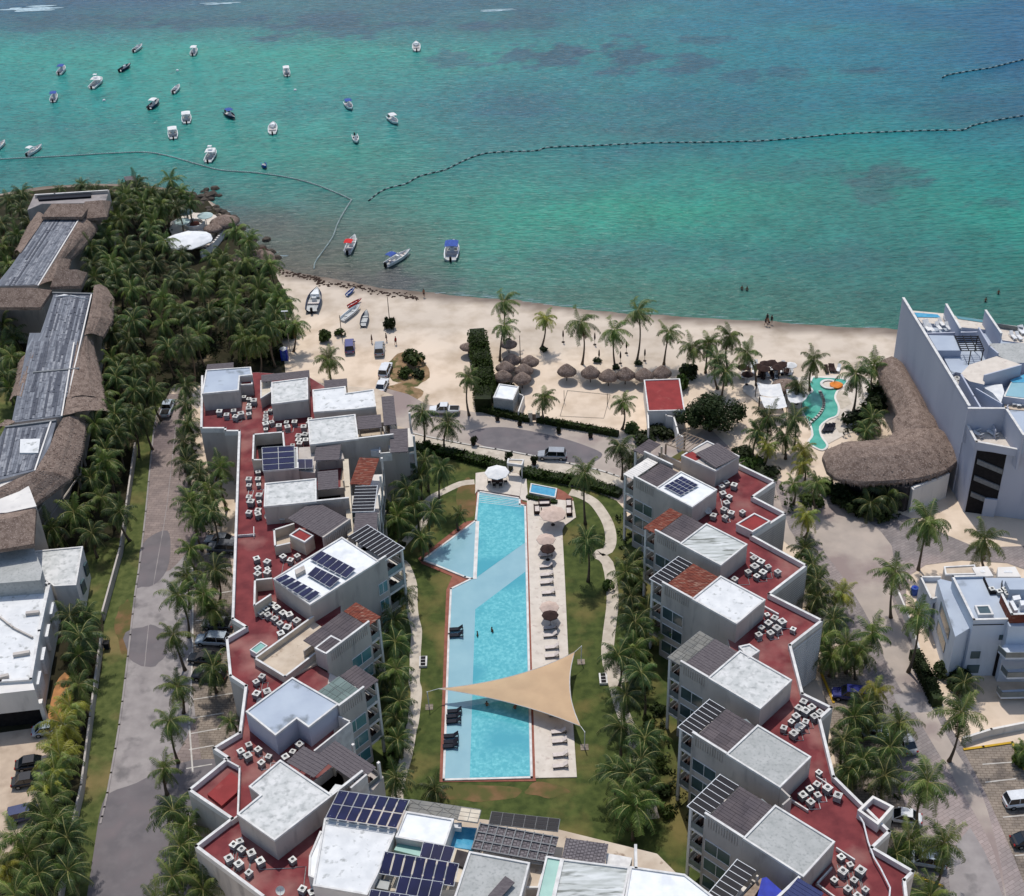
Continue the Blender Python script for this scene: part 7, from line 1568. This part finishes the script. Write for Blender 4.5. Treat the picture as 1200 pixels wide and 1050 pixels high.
# terrace furniture on the hotel roof
def rlg(k, s, z, rz, lab, key='white'):
    for i, (u, v) in enumerate(G(k, s)): lounger(u, v, rz, key, lab % nth(i), 'hotel roof loungers', z)
rlg('zh', '335,320 355,312 345,345 380,350 445,335 530,335 610,340 470,300 520,275 590,300', 13.25, 100, 'white lounger on the seaward roof terrace of the hotel, %s from the wall')
rlg('zh', '1170,370 1190,365 1100,415 1150,420', 12.9, 100, 'white lounger on the middle roof terrace of the hotel, %s in that group')
rlg('zh2', '610,190 630,215 650,250 650,170 740,215 760,245 840,200 860,225 880,260 900,295', 11.85, -60, 'white seat on the corner terrace of the hotel, %s from the wall')
rlg('zh', '1100,990 1140,1000 1180,990', 12.8, 90, 'white chair on the roof pool deck of the hotel, %s from the left')
for i, s in enumerate('610,770 625,800 640,830 660,860 690,880 700,920 720,960 740,1000'.split()):
    p = GP('zh', s, 13.4)[0]; dup(AC[1], (p.x, p.y, 12.6), .2, 'white condenser in the hotel roof trench, %s from the sea' % nth(i), 'hotel roof condensers')
for i, s in enumerate('600,225 650,240 690,225 705,255'.split()):
    p = GP('zv', s, 10.5)[0]; dup(AC[2], (p.x, p.y, 9.7), .2, 'small condenser on the villa roof, %s of four' % nth(i), 'villa roof condensers')
for q in list(BO.values())+list(CARS.values()): pass

# ground cover along the feet of the blocks
r5 = random.Random(21)
def cover(label, s, w, h, n, m, ls=.2):
    mb = MB(); pts = smoothline(F0(s), 4)
    for a, b_ in zip(pts, pts[1:]):
        L_ = (b_-a).length; e = (b_-a).normalized(); nn_ = Vector((-e.y, e.x, 0))
        for k in range(max(1, int(L_*w*n))):
            c_ = a.lerp(b_, r5.random())+nn_*r5.uniform(-.5, .5)*w*r5.uniform(.6, 1.1); leafcloud(mb, c_, r5.uniform(.5, 1.), r5.uniform(.5, 1.), h*r5.uniform(.4, 1.1), 26, ls, 0, 3, r5)
    tag(mb.build('ground_cover', m, kind='stuff'), label, 'planting')
cover('dense green planting along the foot of the left block', '452,600 462,640 470,690 462,730 462,780 455,830 462,870 458,905', 2.2, 1.1, .5, 'leaf_dark')
cover('dense green planting along the garden foot of the right block', '728,600 738,660 748,720 756,790 768,850 782,910 800,965', 3., 1.2, .5, 'leaf_dark')
cover('leafy planting under the palms between the right block and the sandy street', '936,640 958,690 975,740 985,775', 3.2, 1., .45, 'leaf')
cover('leafy planting under the palms of the near parking bays', '990,850 1010,880 1030,915 1050,950', 4., 1., .4, 'leaf')
cover('green planting at the street foot of the left block', '226,500 232,560 240,600 246,630', 2., 1., .5, 'leaf')
cover('green planting under the palms at the near end of the left street', '230,930 222,980 226,1030 240,1070', 2.6, 1., .5, 'leaf')
cover('green planting under the palms along the white house wall', '86,760 84,820 76,880 70,940 62,1000', 2.2, .9, .4, 'leaf')
cover('dark plants under the near eave of the thatched restaurant', '960,560 985,590 1015,604 1050,608', 2.6, 1.4, .5, 'leaf_dark')
cover('leafy garden planting behind the seaward end of the right block', '870,540 895,560 915,580 930,600', 3.4, 1.1, .45, 'leaf')
cover('dark shrubs inside the curve of the thatched roof', '1022,452 1018,475 1012,495 990,512', 3., 1.6, .5, 'leaf_dark')
